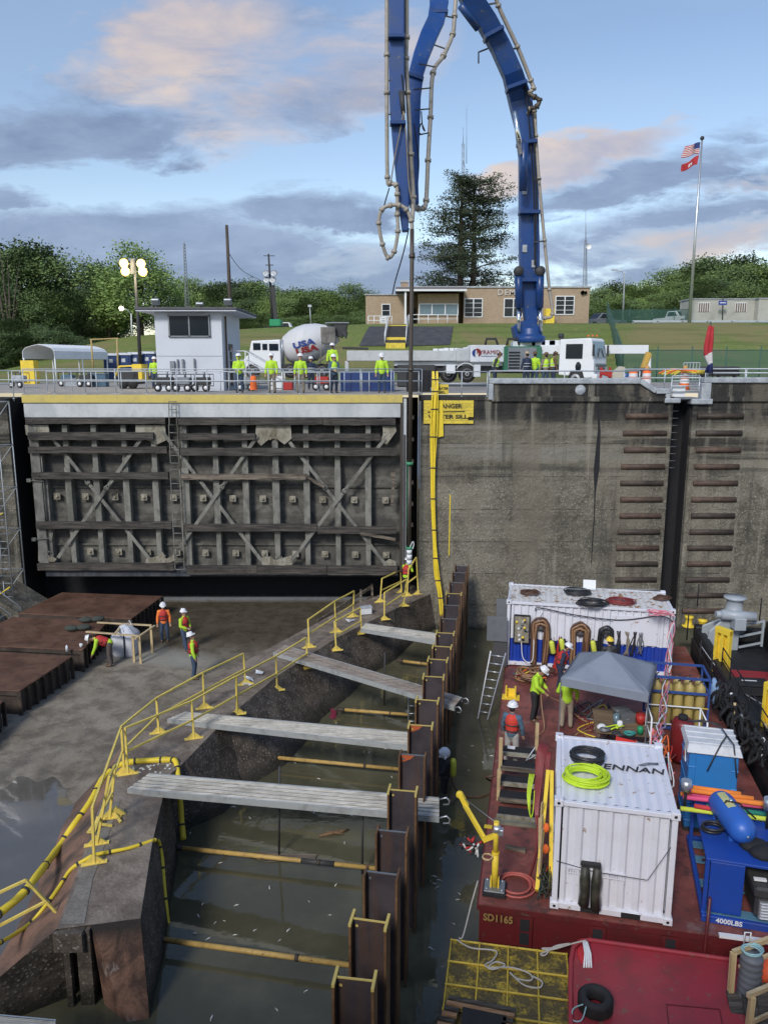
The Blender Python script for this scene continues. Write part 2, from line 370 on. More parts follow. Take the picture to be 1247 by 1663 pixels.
def m_water(name, c, rough=.04, bs=.12, scale=1.8, ior=1.55):
    t = NT(name, rough); p = t.wp(); n1 = t.noise(t.map(p, (1, 1.6, 1)), scale, 3, .5, .3); n2 = t.noise(p, scale * 5, 2, .5); sc = t.noise(p, .5, 6, .6)
    t.col(t.mix(t.ss(sc, .4, .7), c, tuple(k * 1.5 for k in c))); t.set('IOR', ior); t.bump(t.math('ADD', n1, t.math('MULTIPLY', n2, .2)), bs, .05)
    t.set('Roughness', t.math('ADD', rough, t.math('MULTIPLY', t.ss(sc, .55, .75), .12))); return t.m
M_WATER = m_water('murky_green_water', (.078, .074, .046), .04, .11, 1.1, 1.47)
M_PUD = m_water('puddle_water', (.11, .10, .085), .04, .03, 1.2, 1.9)
def m_grass():
    t = NT('mown_grass', .95, spec=.2); p = t.wp(); big = t.noise(p, .09, 5, .6, .4); med = t.noise(p, .9, 6, .7); fine = t.noise(t.map(p, (1, 1, 2)), 7, 5, .75)
    b = t.mix(t.ss(fine, .3, .7), (.10, .145, .036), (.25, .30, .085)); b = t.mix(t.math('MULTIPLY', t.ss(med, .5, .72), .7), b, (.29, .27, .11)); b = t.mix(t.math('MULTIPLY', t.ss(big, .48, .6), .75), b, (.26, .215, .10))
    st = t.noise(t.map(p, (.1, .1, 2.6)), 1.0, 4, .6); b = t.mix(t.math('MULTIPLY', t.ss(st, .52, .6), .35), b, (.09, .12, .035))
    t.col(b); t.bump(t.math('ADD', fine, med), .9, .12); return t.m
M_GRASS = m_grass()
def m_pave(name, a, c, sc=1.2):
    t = NT(name, .9); p = t.wp(); med = t.noise(p, sc, 7, .65); fine = t.noise(p, 18, 4, .7)
    t.col(t.mix(t.math('MULTIPLY', t.ss(fine, .4, .7), .5), t.mix(t.ss(med, .35, .65), a, c), tuple(k*.6 for k in a))); t.bump(fine, .3, .02); return t.m
M_PAVE = m_pave('esplanade_concrete', (.30, .28, .25), (.40, .37, .33)); M_ASPH = m_pave('dark_asphalt', (.055, .057, .062), (.085, .087, .09))
M_COPE = m_pave('coping_concrete', (.32, .35, .38), (.48, .51, .53), 3)
M_BLACK = paint('black_steel_and_shade', (.012, .013, .016), .8, dirt=.2)  # black for dark gear and for painted shade in the wall recesses
def m_gate():
    t = NT('weathered_gate_steel', .8); p = t.wp(); s = t.sep(p); med = t.noise(p, 1.5, 7, .68, .6); fine = t.noise(p, 13, 5, .7); streak = t.noise(t.map(p, (2.6, 2.6, .22)), 1.0, 6, .65)
    hz = t.noise(t.map(p, (.12, .12, 2.0)), 1.0, 5, .6)
    b = t.mix(t.ss(med, .32, .66), (.060, .058, .050), (.165, .158, .135)); b = t.mix(t.math('MULTIPLY', t.ss(streak, .52, .7), .6), b, (.16, .155, .13))
    b = t.mix(t.math('MULTIPLY', t.ss(hz, .55, .43), .5), b, (.045, .043, .038)); b = t.mix(t.math('MULTIPLY', t.ss(fine, .62, .8), .6), b, (.2, .195, .17))
    up = t.ss(s[2], -2.9, -1.6); b = t.mix(t.math('MULTIPLY', up, .35), b, (.055, .052, .04))
    rust = t.noise(p, 3.1, 6, .7); b = t.mix(t.math('MULTIPLY', t.ss(rust, .62, .72), .35), b, (.11, .055, .025))
    t.col(b); t.bump(t.math('ADD', fine, med), .5, .03); return t.m
M_GATE = m_gate()
def m_rib(name, a, c, sc=2.2):
    t = NT(name, .75); p = t.wp(); med = t.noise(t.map(p, (1, 1, .5)), sc, 7, .7, .5); fine = t.noise(p, 16, 5, .7)
    b = t.mix(t.ss(med, .35, .62), a, c); b = t.mix(t.math('MULTIPLY', t.ss(fine, .58, .75), .6), b, tuple(k*.35 for k in a)); t.col(b); t.bump(t.math('ADD', fine, med), .35, .02); return t.m
M_RIB = m_rib('grey_green_rib_paint', (.115, .113, .096), (.235, .23, .20)); M_GUS = m_rib('stained_gusset', (.16, .14, .095), (.33, .31, .25), 3)
M_GTOP = m_rib('pale_top_girder', (.44, .465, .47), (.58, .60, .60), .8)
def m_wood(name, a, c, axis=0, rough=.8, sc=1.0):
    t = NT(name, rough); p = t.tc(); v = [10*sc, 10*sc, 10*sc]; v[axis] = .5*sc
    g = t.noise(t.map(p, tuple(v)), 1.6, 6, .65, .4); kn = t.noise(p, 1.3*sc, 5, .6); b = t.mix(t.ss(g, .35, .68), a, c); b = t.mix(t.math('MULTIPLY', t.ss(kn, .5, .7), .5), b, tuple(k*.4 for k in a))
    t.col(b); t.bump(g, .5, .02); return t.m
M_TIMB = m_wood('black_weathered_timber', (.026, .023, .02), (.105, .092, .077)); M_TIMB2 = m_wood('split_pale_timber', (.07, .055, .042), (.27, .225, .17))
M_LUM = m_wood('new_lumber', (.50, .37, .19), (.64, .50, .28), 2, .7); M_LUMX = m_wood('new_lumber_long', (.46, .35, .20), (.62, .49, .29), 0, .7)
def m_rust(name, a, c, d, sc=1.5):
    t = NT(name, .8); p = t.wp(); med = t.noise(p, sc, 8, .7, .5); fine = t.noise(p, 20, 5, .7); st = t.noise(t.map(p, (3, 3, .3)), 1, 5, .6)
    b = t.mix(t.ss(med, .3, .7), a, c); b = t.mix(t.math('MULTIPLY', t.ss(st, .5, .68), .6), b, d); b = t.mix(t.math('MULTIPLY', t.ss(fine, .6, .75), .5), b, tuple(k*.4 for k in a))
    t.col(b); t.set('Roughness', t.math('ADD', .42, t.math('MULTIPLY', med, .5))); t.bump(fine, .25, .01); return t.m
M_RUSTP = m_rust('rusted_deck_plate', (.075, .034, .019), (.155, .08, .05), (.05, .03, .022), .8); M_RUSTD = m_rust('dark_rusted_frame', (.032, .025, .020), (.085, .062, .046), (.03, .022, .018))
M_BARR = m_rust('reddish_fender_rust', (.06, .034, .024), (.13, .085, .06), (.05, .04, .03), 2.5)
M_PILE = m_rust('dark_pile_steel', (.030, .025, .030), (.062, .050, .055), (.085, .045, .028), 1.2)
M_PILEF = m_rust('rusty_pile_flange', (.10, .05, .022), (.20, .105, .045), (.05, .028, .018), 3)
M_YEL = paint('yellow_rail_paint', (.80, .62, .14), .5, dirt=.35, scale=4, chips=.35)
M_YELB = paint('bright_yellow', (.83, .60, .05), .5, dirt=.3, scale=3)
M_YBAND = paint('faded_yellow_band', (.60, .48, .13), .75, dirt=.5, scale=2.5, dirtcol=(.3,.27,.16), chips=.4, chipcol=(.3,.29,.25))
M_YSIGN = paint('sign_yellow_paint', (.75, .58, .07), .7, dirt=.55, scale=3, chips=.6, chipcol=(.16,.13,.09))
M_YELT = paint('tape_yellow', (.82, .62, .04), .45, dirt=.2, scale=5)
M_PIPEY = paint('aged_yellow_strut', (.52, .34, .10), .55, dirt=.55, scale=3, chips=.5)
M_RAIL = paint('galvanised_rail', (.50, .54, .57), .45, .35, dirt=.3, scale=4)
M_SCAF = paint('scaffold_tube', (.36, .39, .40), .5, .5, dirt=.4, scale=4)
M_WHITE = paint('white_paint', (.74, .76, .77), .55, dirt=.22, scale=1.2, dirtcol=(.32,.3,.27), bump=.05)
M_HOUSEW = paint('control_house_white', (.60, .63, .68), .8, dirt=.25, scale=.8, dirtcol=(.35,.36,.36))
M_GLASS = paint('dark_window_glass', (.012, .018, .026), .12, dirt=.05, bump=0, spec=.35)
M_GLASSB = paint('blue_grey_glass', (.13, .20, .24), .12, dirt=.1, bump=0, spec=.7)
M_BLUE = paint('boom_blue', (.008, .055, .22), .38, dirt=.55, scale=1.1, dirtcol=(.05,.065,.09), chips=.5, chipcol=(.12,.13,.14))
M_BLUED = paint('cylinder_blue', (.008, .045, .17), .3, dirt=.3, scale=2)
M_TPIPE = paint('tan_concrete_pipe', (.36, .33, .28), .55, .1, dirt=.45, scale=3)
M_DPIPE = paint('dark_steel_pipe', (.09, .075, .062), .5, .5, dirt=.5, scale=3)
M_CHROME = paint('chrome_rod', (.75, .77, .78), .15, 1.0, dirt=.1, bump=0)
M_TYRE = paint('tyre_rubber', (.018, .018, .019), .75, dirt=.3, dirtcol=(.08,.07,.06))
M_HUB = paint('wheel_hub', (.45, .46, .46), .45, .3)
M_STEEL = paint('grey_steel', (.27, .29, .31), .45, .6, dirt=.35, scale=3)
M_ALU = paint('aluminium', (.58, .60, .62), .35, .75, dirt=.3, scale=5)
M_DARK = paint('dark_equipment', (.035, .036, .038), .6, dirt=.4, dirtcol=(.1,.09,.08))
M_RED = paint('red_paint', (.42, .025, .02), .5, dirt=.3)
M_ORANGE = paint('orange_fabric', (.85, .16, .03), .7, dirt=.1)
M_GREEN = paint('machine_green', (.02, .28, .12), .45, dirt=.2)
M_HV = paint('hi_vis_lime', (.46, .72, .04), .75, dirt=.14, scale=6, dirtcol=(.25,.4,.02), bump=.3)
M_HVO = paint('hi_vis_orange', (.90, .22, .04), .75, dirt=.12, scale=6, bump=.3)
M_JEAN = paint('denim', (.045, .075, .13), .85, dirt=.35, scale=6, bump=.4)
M_KHAKI = paint('khaki_cloth', (.25, .215, .165), .85, dirt=.35, scale=6, bump=.4)
M_BLKC = paint('black_cloth', (.02, .021, .025), .8, dirt=.3, scale=6, bump=.3)
M_NAVY = paint('navy_cloth', (.022, .035, .07), .85, dirt=.3, scale=6, bump=.3)
M_GBLUE = paint('blue_grey_shirt', (.075, .14, .20), .85, dirt=.3, scale=6, bump=.3)
M_LGREY = paint('pale_grey_trousers', (.40, .38, .35), .85, dirt=.3, scale=6, bump=.3)
M_BROWNC = paint('brown_coat', (.13, .075, .045), .85, dirt=.3, scale=6)
M_LIFE = paint('red_life_vest', (.48, .035, .03), .7, dirt=.2, scale=7, bump=.3)
M_SKIN = paint('skin', (.42, .24, .165), .6, dirt=.08, bump=0); M_SKIND = paint('dark_skin', (.13, .07, .045), .6, dirt=.08, bump=0)
M_HAT = paint('white_hard_hat', (.78, .79, .80), .3, dirt=.08, bump=0); M_BOOT = paint('work_boot', (.10, .065, .04), .8, dirt=.4)
M_REFL = paint('silver_reflective_tape', (.68, .70, .70), .4, dirt=.1)
def m_brick():
    t = NT('tan_brick', .88); b = t.N.new('ShaderNodeTexBrick'); t.L.new(t.map(t.wp(), (1, 0, 1), rot=(R(90), 0, 0)), b.inputs[0]); b.inputs['Scale'].default_value = 3.2
    b.inputs['Color1'].default_value = (.42, .31, .205, 1); b.inputs['Color2'].default_value = (.34, .25, .165, 1); b.inputs['Mortar'].default_value = (.40, .36, .3, 1); b.inputs['Mortar Size'].default_value = .012
    n = t.noise(t.wp(), .8, 6, .6); t.col(t.mix(t.math('MULTIPLY', t.ss(n, .4, .7), .35), b.outputs[0], (.26, .19, .13))); return t.m
M_BRICK = m_brick()
def m_leaf(name, a, c):
    t = NT(name, .75, spec=.2); g = t.N.new('ShaderNodeObjectInfo'); n = t.noise(t.tc(), .55, 4, .6); n2 = t.noise(t.tc(), 6, 3, .6)
    b = t.mix(t.ss(n, .35, .65), a, c); b = t.mix(t.math('MULTIPLY', n2, .5), b, tuple(k*1.5 for k in c)); b = t.mix(t.math('MULTIPLY', g.outputs['Random'], .45), b, tuple(k*.55 for k in a)); t.col(b)
    t.set('Subsurface Weight', 0.0); return t.m
M_LEAFD = m_leaf('dark_green_leaves', (.05, .085, .036), (.12, .175, .07)); M_LEAFM = m_leaf('mid_green_leaves', (.075, .12, .042), (.17, .245, .08)); M_LEAFL = m_leaf('light_green_leaves', (.12, .185, .055), (.24, .34, .10))
M_PINE = m_leaf('pine_needles', (.03, .045, .026), (.075, .095, .05)); M_BARK = m_wood('bark', (.05, .038, .03), (.11, .085, .065), 2)

def gmesh(fn, name, mat, nx, ny, label=None, kind='structure'):
    vs = [fn(i / nx, j / ny) for j in range(ny + 1) for i in range(nx + 1)]
    fs = [(j*(nx+1)+i, j*(nx+1)+i+1, (j+1)*(nx+1)+i+1, (j+1)*(nx+1)+i) for j in range(ny) for i in range(nx)]
    m = MB(); m.add(vs, fs, True); o = m.build(name, mat); o['kind'] = kind; return o
# ---------------------------------------------------------------- levels
ZW, ZFL, ZS, ZD, YG, ZE = -11.66, -10.70, -9.86, -10.50, 36.5, -.12
ESC = [(-200, .6), (-60, .8), (-37, 1.4), (-34.8, 3.0), (-31.5, 3.9), (-29, 4.35), (-24, 4.75), (-15, 5.3), (-2, 5.75), (36, 5.9), (200, 6.0)]
def HX(x):
    for (a, ha), (b, hb) in zip(ESC, ESC[1:]):
        if x <= b: return ha + (hb - ha) * max(0, (x - a) / (b - a))
    return ESC[-1][1]
def terr(x, y):
    t = max(0, min(1, (y - 64) / 26)); t = t*t*(3-2*t)
    far = max(0, (y - 130) / 400)
    return ZE + (HX(x) - ZE) * t + far * far * 4 + .15 * noise.noise(Vector((x*.08, y*.08, 0))) * t
def ter_fn(a, b):
    yb = [62, 64, 67, 70, 73, 76, 79, 82, 85, 88, 90, 92, 96, 104, 115, 130, 160, 220, 340, 600, 1400]
    i = int(round(b * 20)); y = yb[i]; s = 1 + max(0, (y - 100) / 90); x = -120 + 240 * a
    if i > 12: x *= s
    return (x, y, terr(x, min(y, 500)) if i else ZE)
gmesh(ter_fn, 'terrain', M_GRASS, 120, 20)
# esplanade behind the far lock wall, chamber floor, water
def sheet(name, pts, z, mat, th=0, kind='structure'):
    m = MB(); m.add([(p[0], p[1], z) for p in pts], [tuple(range(len(pts)))]); o = m.build(name, mat); o['kind'] = kind; return o
sheet('esplanade_paving', [(-120, 38.6), (120, 38.6), (120, 62.2), (-120, 62.2)], ZE, M_PAVE)
sheet('water', [(-8, -40), (60, -40), (60, YG + 1), (-8, YG + 1)], ZW, M_WATER)
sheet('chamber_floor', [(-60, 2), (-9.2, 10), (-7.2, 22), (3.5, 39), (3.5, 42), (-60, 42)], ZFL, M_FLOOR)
sheet('grass', [(-140, 62), (140, 62), (140, 63.5), (-140, 63.5)], ZE - .02, M_GRASS)
# puddle lying on the floor, irregular outline
pp = [G(*p, ZFL + .006) for p in [(-60, 1272), (0, 1282), (30, 1262), (62, 1270), (88, 1262), (104, 1282), (112, 1300), (128, 1322), (118, 1352), (90, 1440), (40, 1540), (-90, 1600), (-420, 1500), (-300, 1300)]]
pp2 = curve_pts(pp + [pp[0]], 5)[:-1]; sheet('puddle', [(p.x + .08*noise.noise(p*2), p.y + .08*noise.noise(p*2+Vector((5,0,0)))) for p in pp2], ZFL + .006, M_PUD)
# near lock wall under the viewer, bottom end
m = MB(); m.bb(-60, 60, -8, .6, -13, -.35); o = m.build('near_lock_wall', M_WALL); tag(o, 'near concrete lock wall below the viewer, out of frame', 'wall')
hv = []  # unseen ridge added behind the viewer so the windows reflect dark
for i in range(41):
    x = -400 + i*20; hv += [(x, -9, -.4), (x, -60, 0), (x, -85, 9 + 3*noise.noise(Vector((i*.7, 0, 0)))), (x, -130, 13)]
m = MB(); m.add(hv, [(i*4+j, i*4+j+1, i*4+j+5, i*4+j+4) for i in range(40) for j in range(3)], True); m.build('unseen_rear_ridge', M_GRASS)['kind'] = 'structure'
# ---------------------------------------------------------------- lock wall right of the gate
w = thing('lock_wall', 'tall mottled concrete lock wall right of the gate with ladder slot, cracks and black stains', 'wall', (1.7, YG, -13))
m = MB(); m.bb(1.72, 13.59, YG, 38.65, -13.4, -.38); m.bb(14.55, 70, YG, 38.65, -13.4, -.38); m.bb(13.59, 14.55, YG + 1.1, 38.65, -13.4, -.38)
m.build('wall_face', M_WALL, w, True)
m = MB(); m.bb(13.595, 14.545, YG + 1.05, YG + 1.096, -13.3, -.5); m.bb(13.592, 13.61, YG + .25, YG + 1.05, -13.3, -.5); m.bb(14.53, 14.548, YG + .25, YG + 1.05, -13.3, -.5); m.build('slot_shade_sheet', M_BLACK, w, True)  # black sheets put the slot's deep shade into colour
m = MB(); # darker ledge and parapet
m.bb(5.05, 13.6, YG - .12, YG + .02, -.42, -.2); m.bb(15.0, 70, YG - .12, YG + .02, -.42, -.2)
m.bb(5.05, 11.95, YG - .02, YG + .25, -.38, .42); m.bb(15.35, 70, YG - .02, YG + .25, -.38, .42); m.bb(11.95, 13.3, YG - .02, YG + .25, -.38, -.05)
m.bb(1.72, 5.05, YG - .05, YG + 2.15, -.38, -.2)
m.prism([(11.95, YG, -.05), (12.72, YG, -.05), (11.95, YG, .42)], (0, .24, 0))
m.build('parapet', M_WALL, w, True)
m = MB()
def cope(pts):
    for a, b in zip(pts, pts[1:]): m.bar((a[0], YG + .1, a[1]), (b[0], YG + .1, b[1]), .46, .26)
cope([(4.92, .52), (11.98, .52), (12.75, .05), (13.42, .05)]); m.bb(13.2, 13.42, YG - .14, YG + .33, -.42, -.08); m.bb(13.15, 13.9, YG - .17, YG + .4, -.5, -.27)
m.bb(4.9, 5.12, YG - .14, YG + .33, -.36, .4)
cope([(14.95, .56), (70, .56)]); m.bb(14.85, 15.3, YG - .15, YG + .33, -.36, .43); m.bb(14.4, 15.4, YG - .18, YG + .4, -.56, -.3)
m.build('coping', [M_COPE], w, True, .05, 2)
m = MB(); m.bb(13.45, 13.6, YG - .05, YG + .02, -13, -.5); m.bb(14.54, 14.76, YG - .05, YG + .02, -13, -.56); m.build('slot_jamb', M_WALL, w, True, .02)
m = MB()
for x0, x1, ys in ((1010, 1086, 664), (1133, 1210, 664)): pass
for side in (0, 1):
    for k in range(15):
        z = -1.12 - k * .80
        if z < -11.2: break
        a = 11.35 if side == 0 else 14.82; b = 13.38 if side == 0 else 16.95
        rd = random.Random(k + side*31)
        bmb = MB(); bmb.cone((a + rd.uniform(-.05,.05), YG + .02, z), (b, YG + .02, z), .14, .14, 10)
        bmb.build('fender_bar', M_RUSTD if rd.random() < .45 else M_BARR, w, True)
m = MB()
for z in [-.9 - .34*k for k in range(9)]: m.tube([(13.62, YG + .6, z), (13.75, YG + .35, z), (14.0, YG + .35, z), (14.1, YG + .6, z)], .016, 6)
m.build('ladder_rung', M_STEEL, w, True)
m = MB(); m.lathe([(0, 0), (.2, 0), (.25, .06), (.25, .2)], (9.2, YG - .1, .1), 16, 'Y'); m.build('drain_cap', M_COPE, w, True)
m = MB() # deep crack and its black stain
pts = [(971,650),(973,700),(969,760),(966,800),(965,840),(962,880),(960,915)]; P = [F(x, y, YG - .012) for x, y in pts]
wd = [.03, .10, .14, .05, .03, .03, .02]
m.add([p - Vector((a*random.uniform(.6,1.3), 0, 0)) for p, a in zip(P, wd)] + [p + Vector((a*random.uniform(.6,1.3), 0, 0)) for p, a in zip(P, wd)], [(i, i+1, i+8, i+7) for i in range(6)]); m.build('crack', M_BLACK, w, True)
m = MB(); m.bb(1.66, 1.74, YG - .03, YG + .3, -4.6, -.4); m.build('corner_armour', M_STEEL, w, True)
# mat of yellow chalk line
m = MB(); m.bar(F(731, 803, YG - .02), F(729, 902, YG - .02), .05, .01, (0, 1, 0)); m.build('paint_line', M_YELT, w, True)

# wall left of the gate
w2 = thing('lock_wall', 'dark stained concrete lock wall left of the gate behind scaffolding', 'wall', (-18, YG, -13))
m = MB(); m.bb(-60, -17.9, YG, 38.65, -13, -.3); m.build('wall_face', M_WALL, w2, True)
m = MB(); m.bb(-17.9, 1.72, YG + 2.6, YG + 2.7, -13, -.35); m.bb(-17.92, -17.88, YG + .02, YG + 2.6, -12.9, -.35); m.build('recess_shade_back', M_BLACK, w2, True)  # black back and side paint the unlit void behind the gate
m = MB(); m.bb(-18.15, -17.75, YG - .04, YG + .3, -13, -.3); m.build('corner_pier', M_WALL, w2, True)
# recess sill edge under the gate
o = MB().bb(-16.5, 1.7, 38.3, 38.45, ZFL, ZFL + .12).build('sill_angle', M_STEEL); tag(o, 'thin steel sill angle on the floor in the dark recess under the gate', 'steel beam')

def m_end():
    t = NT('rust_washed_concrete', .75); p = t.wp(); s = t.sep(p); n = t.noise(t.map(p, (1, 1, .5)), 1.6, 8, .7, .6); f = t.noise(p, 14, 5, .7)
    b = t.mix(t.ss(n, .35, .65), (.055, .03, .022), (.26, .14, .09)); b = t.mix(t.ss(t.noise(t.map(p, (1,1,.6), (3,2,1)), 1.3, 7, .7, .4), .55, .66), b, (.36, .31, .27)); b = t.mix(t.math('MULTIPLY', t.ss(s[2], -9.95, -10.35), 1), (.02, .016, .014), b)
    b = t.mix(t.math('MULTIPLY', t.ss(f, .55, .7), .5), b, (.035, .025, .02)); t.col(b); t.bump(t.math('ADD', n, f), .6, .04); return t.m
# ---------------------------------------------------------------- sill wall with sloped ramp
sw = thing('sill_wall', 'low concrete sill wall running from the lock wall towards the viewer, carrying yellow guard rails', 'wall', (-4, 22, ZW))
right = [G(*p, ZS) for p in [(228, 1492), (247, 1370), (272, 1262), (300, 1237), (370, 1165), (450, 1098), (548, 1035), (640, 990), (706, 962)]]
left = [G(*p, ZS) for p in [(92, 1510), (145, 1360), (185, 1240), (205, 1195), (300, 1130), (400, 1073), (480, 1030), (560, 988), (640, 940)]]
left[-1] = Vector((1.3, 38.4, ZS))
m = MB(); n = len(right)
top = [];
for a, b in zip(left, right): top += [a, b]
m.add(top, [(2*i, 2*i+1, 2*i+3, 2*i+2) for i in range(n-1)]); m.build('wall_top', M_SILLT, sw, True)
WL = [(243,1655),(274,1490),(290,1392),(300,1350),(395,1282),(498,1205),(566,1132),(642,1072),(707,1022)]; bt = []
for p, q in zip(right, WL): g = G(*q, ZW); bt.append(p + (g - p)*((p.z + 13.2)/(p.z - ZW)))
m = MB()
m.add(right + bt, [(i, i+1, n+i+1, n+i) for i in range(n-1)])
# broken ledge: a second skin slightly proud low down
m.build('water_side_face', M_SILLS, sw, True)
m = MB(); lb = [Vector((p.x, p.y, ZFL - .4)) for p in left]; m.add(left + lb, [(i, i+1, n+i+1, n+i) for i in range(3, n-1)]); m.build('floor_side_face', M_SILLT, sw, True)
# near end faces: dark broken recess at left, reddish face at right
a = left[0]; b = right[0]; c = a.lerp(b, .40)
m = MB(); c2 = bt[0]; cb = Vector((c.x + .35, c.y - .15, -13.2)); m.add([c, b, c2, cb], [(0, 1, 2, 3)]); m.build('end_face', m_end(), sw, True)
m = MB(); m.add([a + Vector((0, .5, 0)), c + Vector((0, .5, 0)), Vector((c.x, c.y + .5, -13.2)), Vector((a.x, a.y + .5, -13.2))], [(0, 1, 2, 3)]); m.add([c, c + Vector((0,.5,0)), Vector((c.x+.2, c.y+.5, -13.2)), cb], [(0,1,2,3)])
m.bb(a.x + .1, a.x + .22, a.y - .02, a.y + .12, -13, ZS - .3); m.bb(a.x - .05, c.x - .1, a.y - .1, a.y + .4, ZS - .45, ZS - .03); m.bb(c.x - .28, c.x, c.y - .1, c.y + .3, -13.2, ZS - .05)
m.build('broken_recess', M_SILLS, sw, True)
m = MB(); m.add([G(*p, ZS + .012) for p in [(95, 1503), (112, 1470), (170, 1310), (196, 1300), (150, 1430), (137, 1500)]], [tuple(range(6))]); m.build('repair_patch', m_pave('patch_concrete', (.17,.155,.13), (.25,.23,.2), 3), sw, True)
# sloped concrete ramp on the floor side
r_up = [left[0], left[1], left[2], left[3]]
r_dn = [G(*p, ZFL - .02) for p in [(-30, 1610), (62, 1440), (108, 1318), (196, 1233)]]
r_dn[0] = G(-60, 1640, ZFL - .2)
m = MB(); top = []
for i in range(3):
    for k in range(4):
        t = k / 4; top.append((r_up[i].lerp(r_up[i+1], t), r_dn[i].lerp(r_dn[i+1], t)))
top.append((r_up[3], r_dn[3])); vs = []
for j, (p, q) in enumerate(top):
    for k in range(7):
        t = k / 6; v = p.lerp(q, t); v.z = p.z + (q.z - p.z) * t + .06 * noise.noise(v * .9) * (1 if 0 < k < 6 else 0)
        if k == 6: v.x += .25 * noise.noise(v * .8)
        vs.append(v)
m.add(vs, [(j*7+k, j*7+k+1, (j+1)*7+k+1, (j+1)*7+k) for j in range(len(top)-1) for k in range(6)], True)
m.build('ramp_slope', M_RAMP, sw, True)
m = MB(); e = vs[:7]; m.add(e + [Vector((v.x + .2, v.y + .5, -13)) for v in e], [(k, k+1, k+8, k+7) for k in range(6)]); m.build('ramp_end', M_SILLS, sw, True)
M_PINKP = paint('pink_spray_paint', (.30, .03, .07), .8, dirt=.6, scale=5, dirtcol=(.05,.04,.03))
# ---------------------------------------------------------------- gate leaf
def FG(x, y, dy=0.0): return F(x, y, YG + dy)
gate = thing('lock_gate', 'wide grey lock gate leaf with timber fenders and crossed braces under a yellow band', 'lock gate', (-17, YG, -9))
X0, X1 = FG(36, 640).x, FG(652, 640).x
zf = lambda y: FG(600, y).z
m = MB()
m.bb(X0 + .2, X1, YG + .62, YG + .75, -8.75, -.9)
for y in (705, 793, 888):   # plate seams and shallow stiffeners
    m.bb(X0 + .5, X1 - .2, YG + .52, YG + .62, zf(y) - .05, zf(y) + .05)
m.build('skin_plate', M_GATE, gate, True)
m = MB(); m.bb(X0, X1, YG + .02, YG + .7, zf(678), zf(655)); m.bb(X1 + .02, X1 + .25, YG + .1, YG + .7, -8.6, -.3); m.build('top_girder', M_GTOP, gate, True, .02)
m = MB(); m.bb(X0 - .03, X1 + .05, YG - .04, YG + .2, zf(654), zf(641)); m.build('yellow_band', M_YBAND, gate, True, .01)
m = MB(); m.bb(X0, X1 + .9, YG - .02, YG + 2.2, -.13, -.06); m.build('walkway', M_PAVE, gate, True)
m = MB(); m.bb(X0 + .35, X1 - .1, YG + .1, YG + .8, zf(937), zf(924)); m.build('bottom_girder', m_rib('dark_blue_grey_girder', (.03,.035,.045), (.07,.075,.085)), gate, True)
m = MB(); m.bb(X0 + .1, X0 + .55, YG + .05, YG + .66, -8.6, zf(690)); m.bb(X0 + .55, X0 + .75, YG + .2, YG + .66, -8.6, -4); m.build('end_post', M_RIB, gate, True, .01)
m = MB(); m.bb(X1 - .05, X1 + .06, YG - .02, YG + .62, -8.7, -.4); m.bb(X1 + .12, X1 + .2, YG + .05, YG + .62, -8.7, -2); m.build('end_post', M_DPIPE, gate, True)
for z in [-1.2 - 1.05*k for k in range(8)]:
    m = MB(); m.bb(X1 + .2, X1 + .6, YG + .3, YG + .6, z - .08, z + .08); m.build('hinge_arm', M_DPIPE, gate, True)
ribs = [66, 111, 157, 205, 252.6, 301.7, 351.5, 399, 448, 498, 548.4, 598]
for i, x in enumerate(ribs[1:]):
    xx = FG(x, 808).x; w_ = .15 if i not in (4, 7) else .17; top = zf(690)
    m = MB(); m.bb(xx - w_*.85, xx + w_*.85, YG + .16, YG + .52, zf(765), top); m.bb(xx - w_, xx + w_, YG + .10, YG + .54, zf(860), zf(760)); m.bb(xx - w_*.8, xx + w_*.8, YG + .14, YG + .53, zf(925), zf(858))
    m.build('rib', M_RIB, gate, True, .015)
fends = [(43,269,677,688),(289,642,678,690),(47,250,701,714),(291,415,704,715),(475,617,704,716),(48,272,725,736),(292,643,727,740),(53,274,767,778),(295,497,769,778),(60,280,847,859),(300,515,851,863),(516,643,855,867),(62,283,914,926),(305,645,918,933)]
rd = random.Random(3)
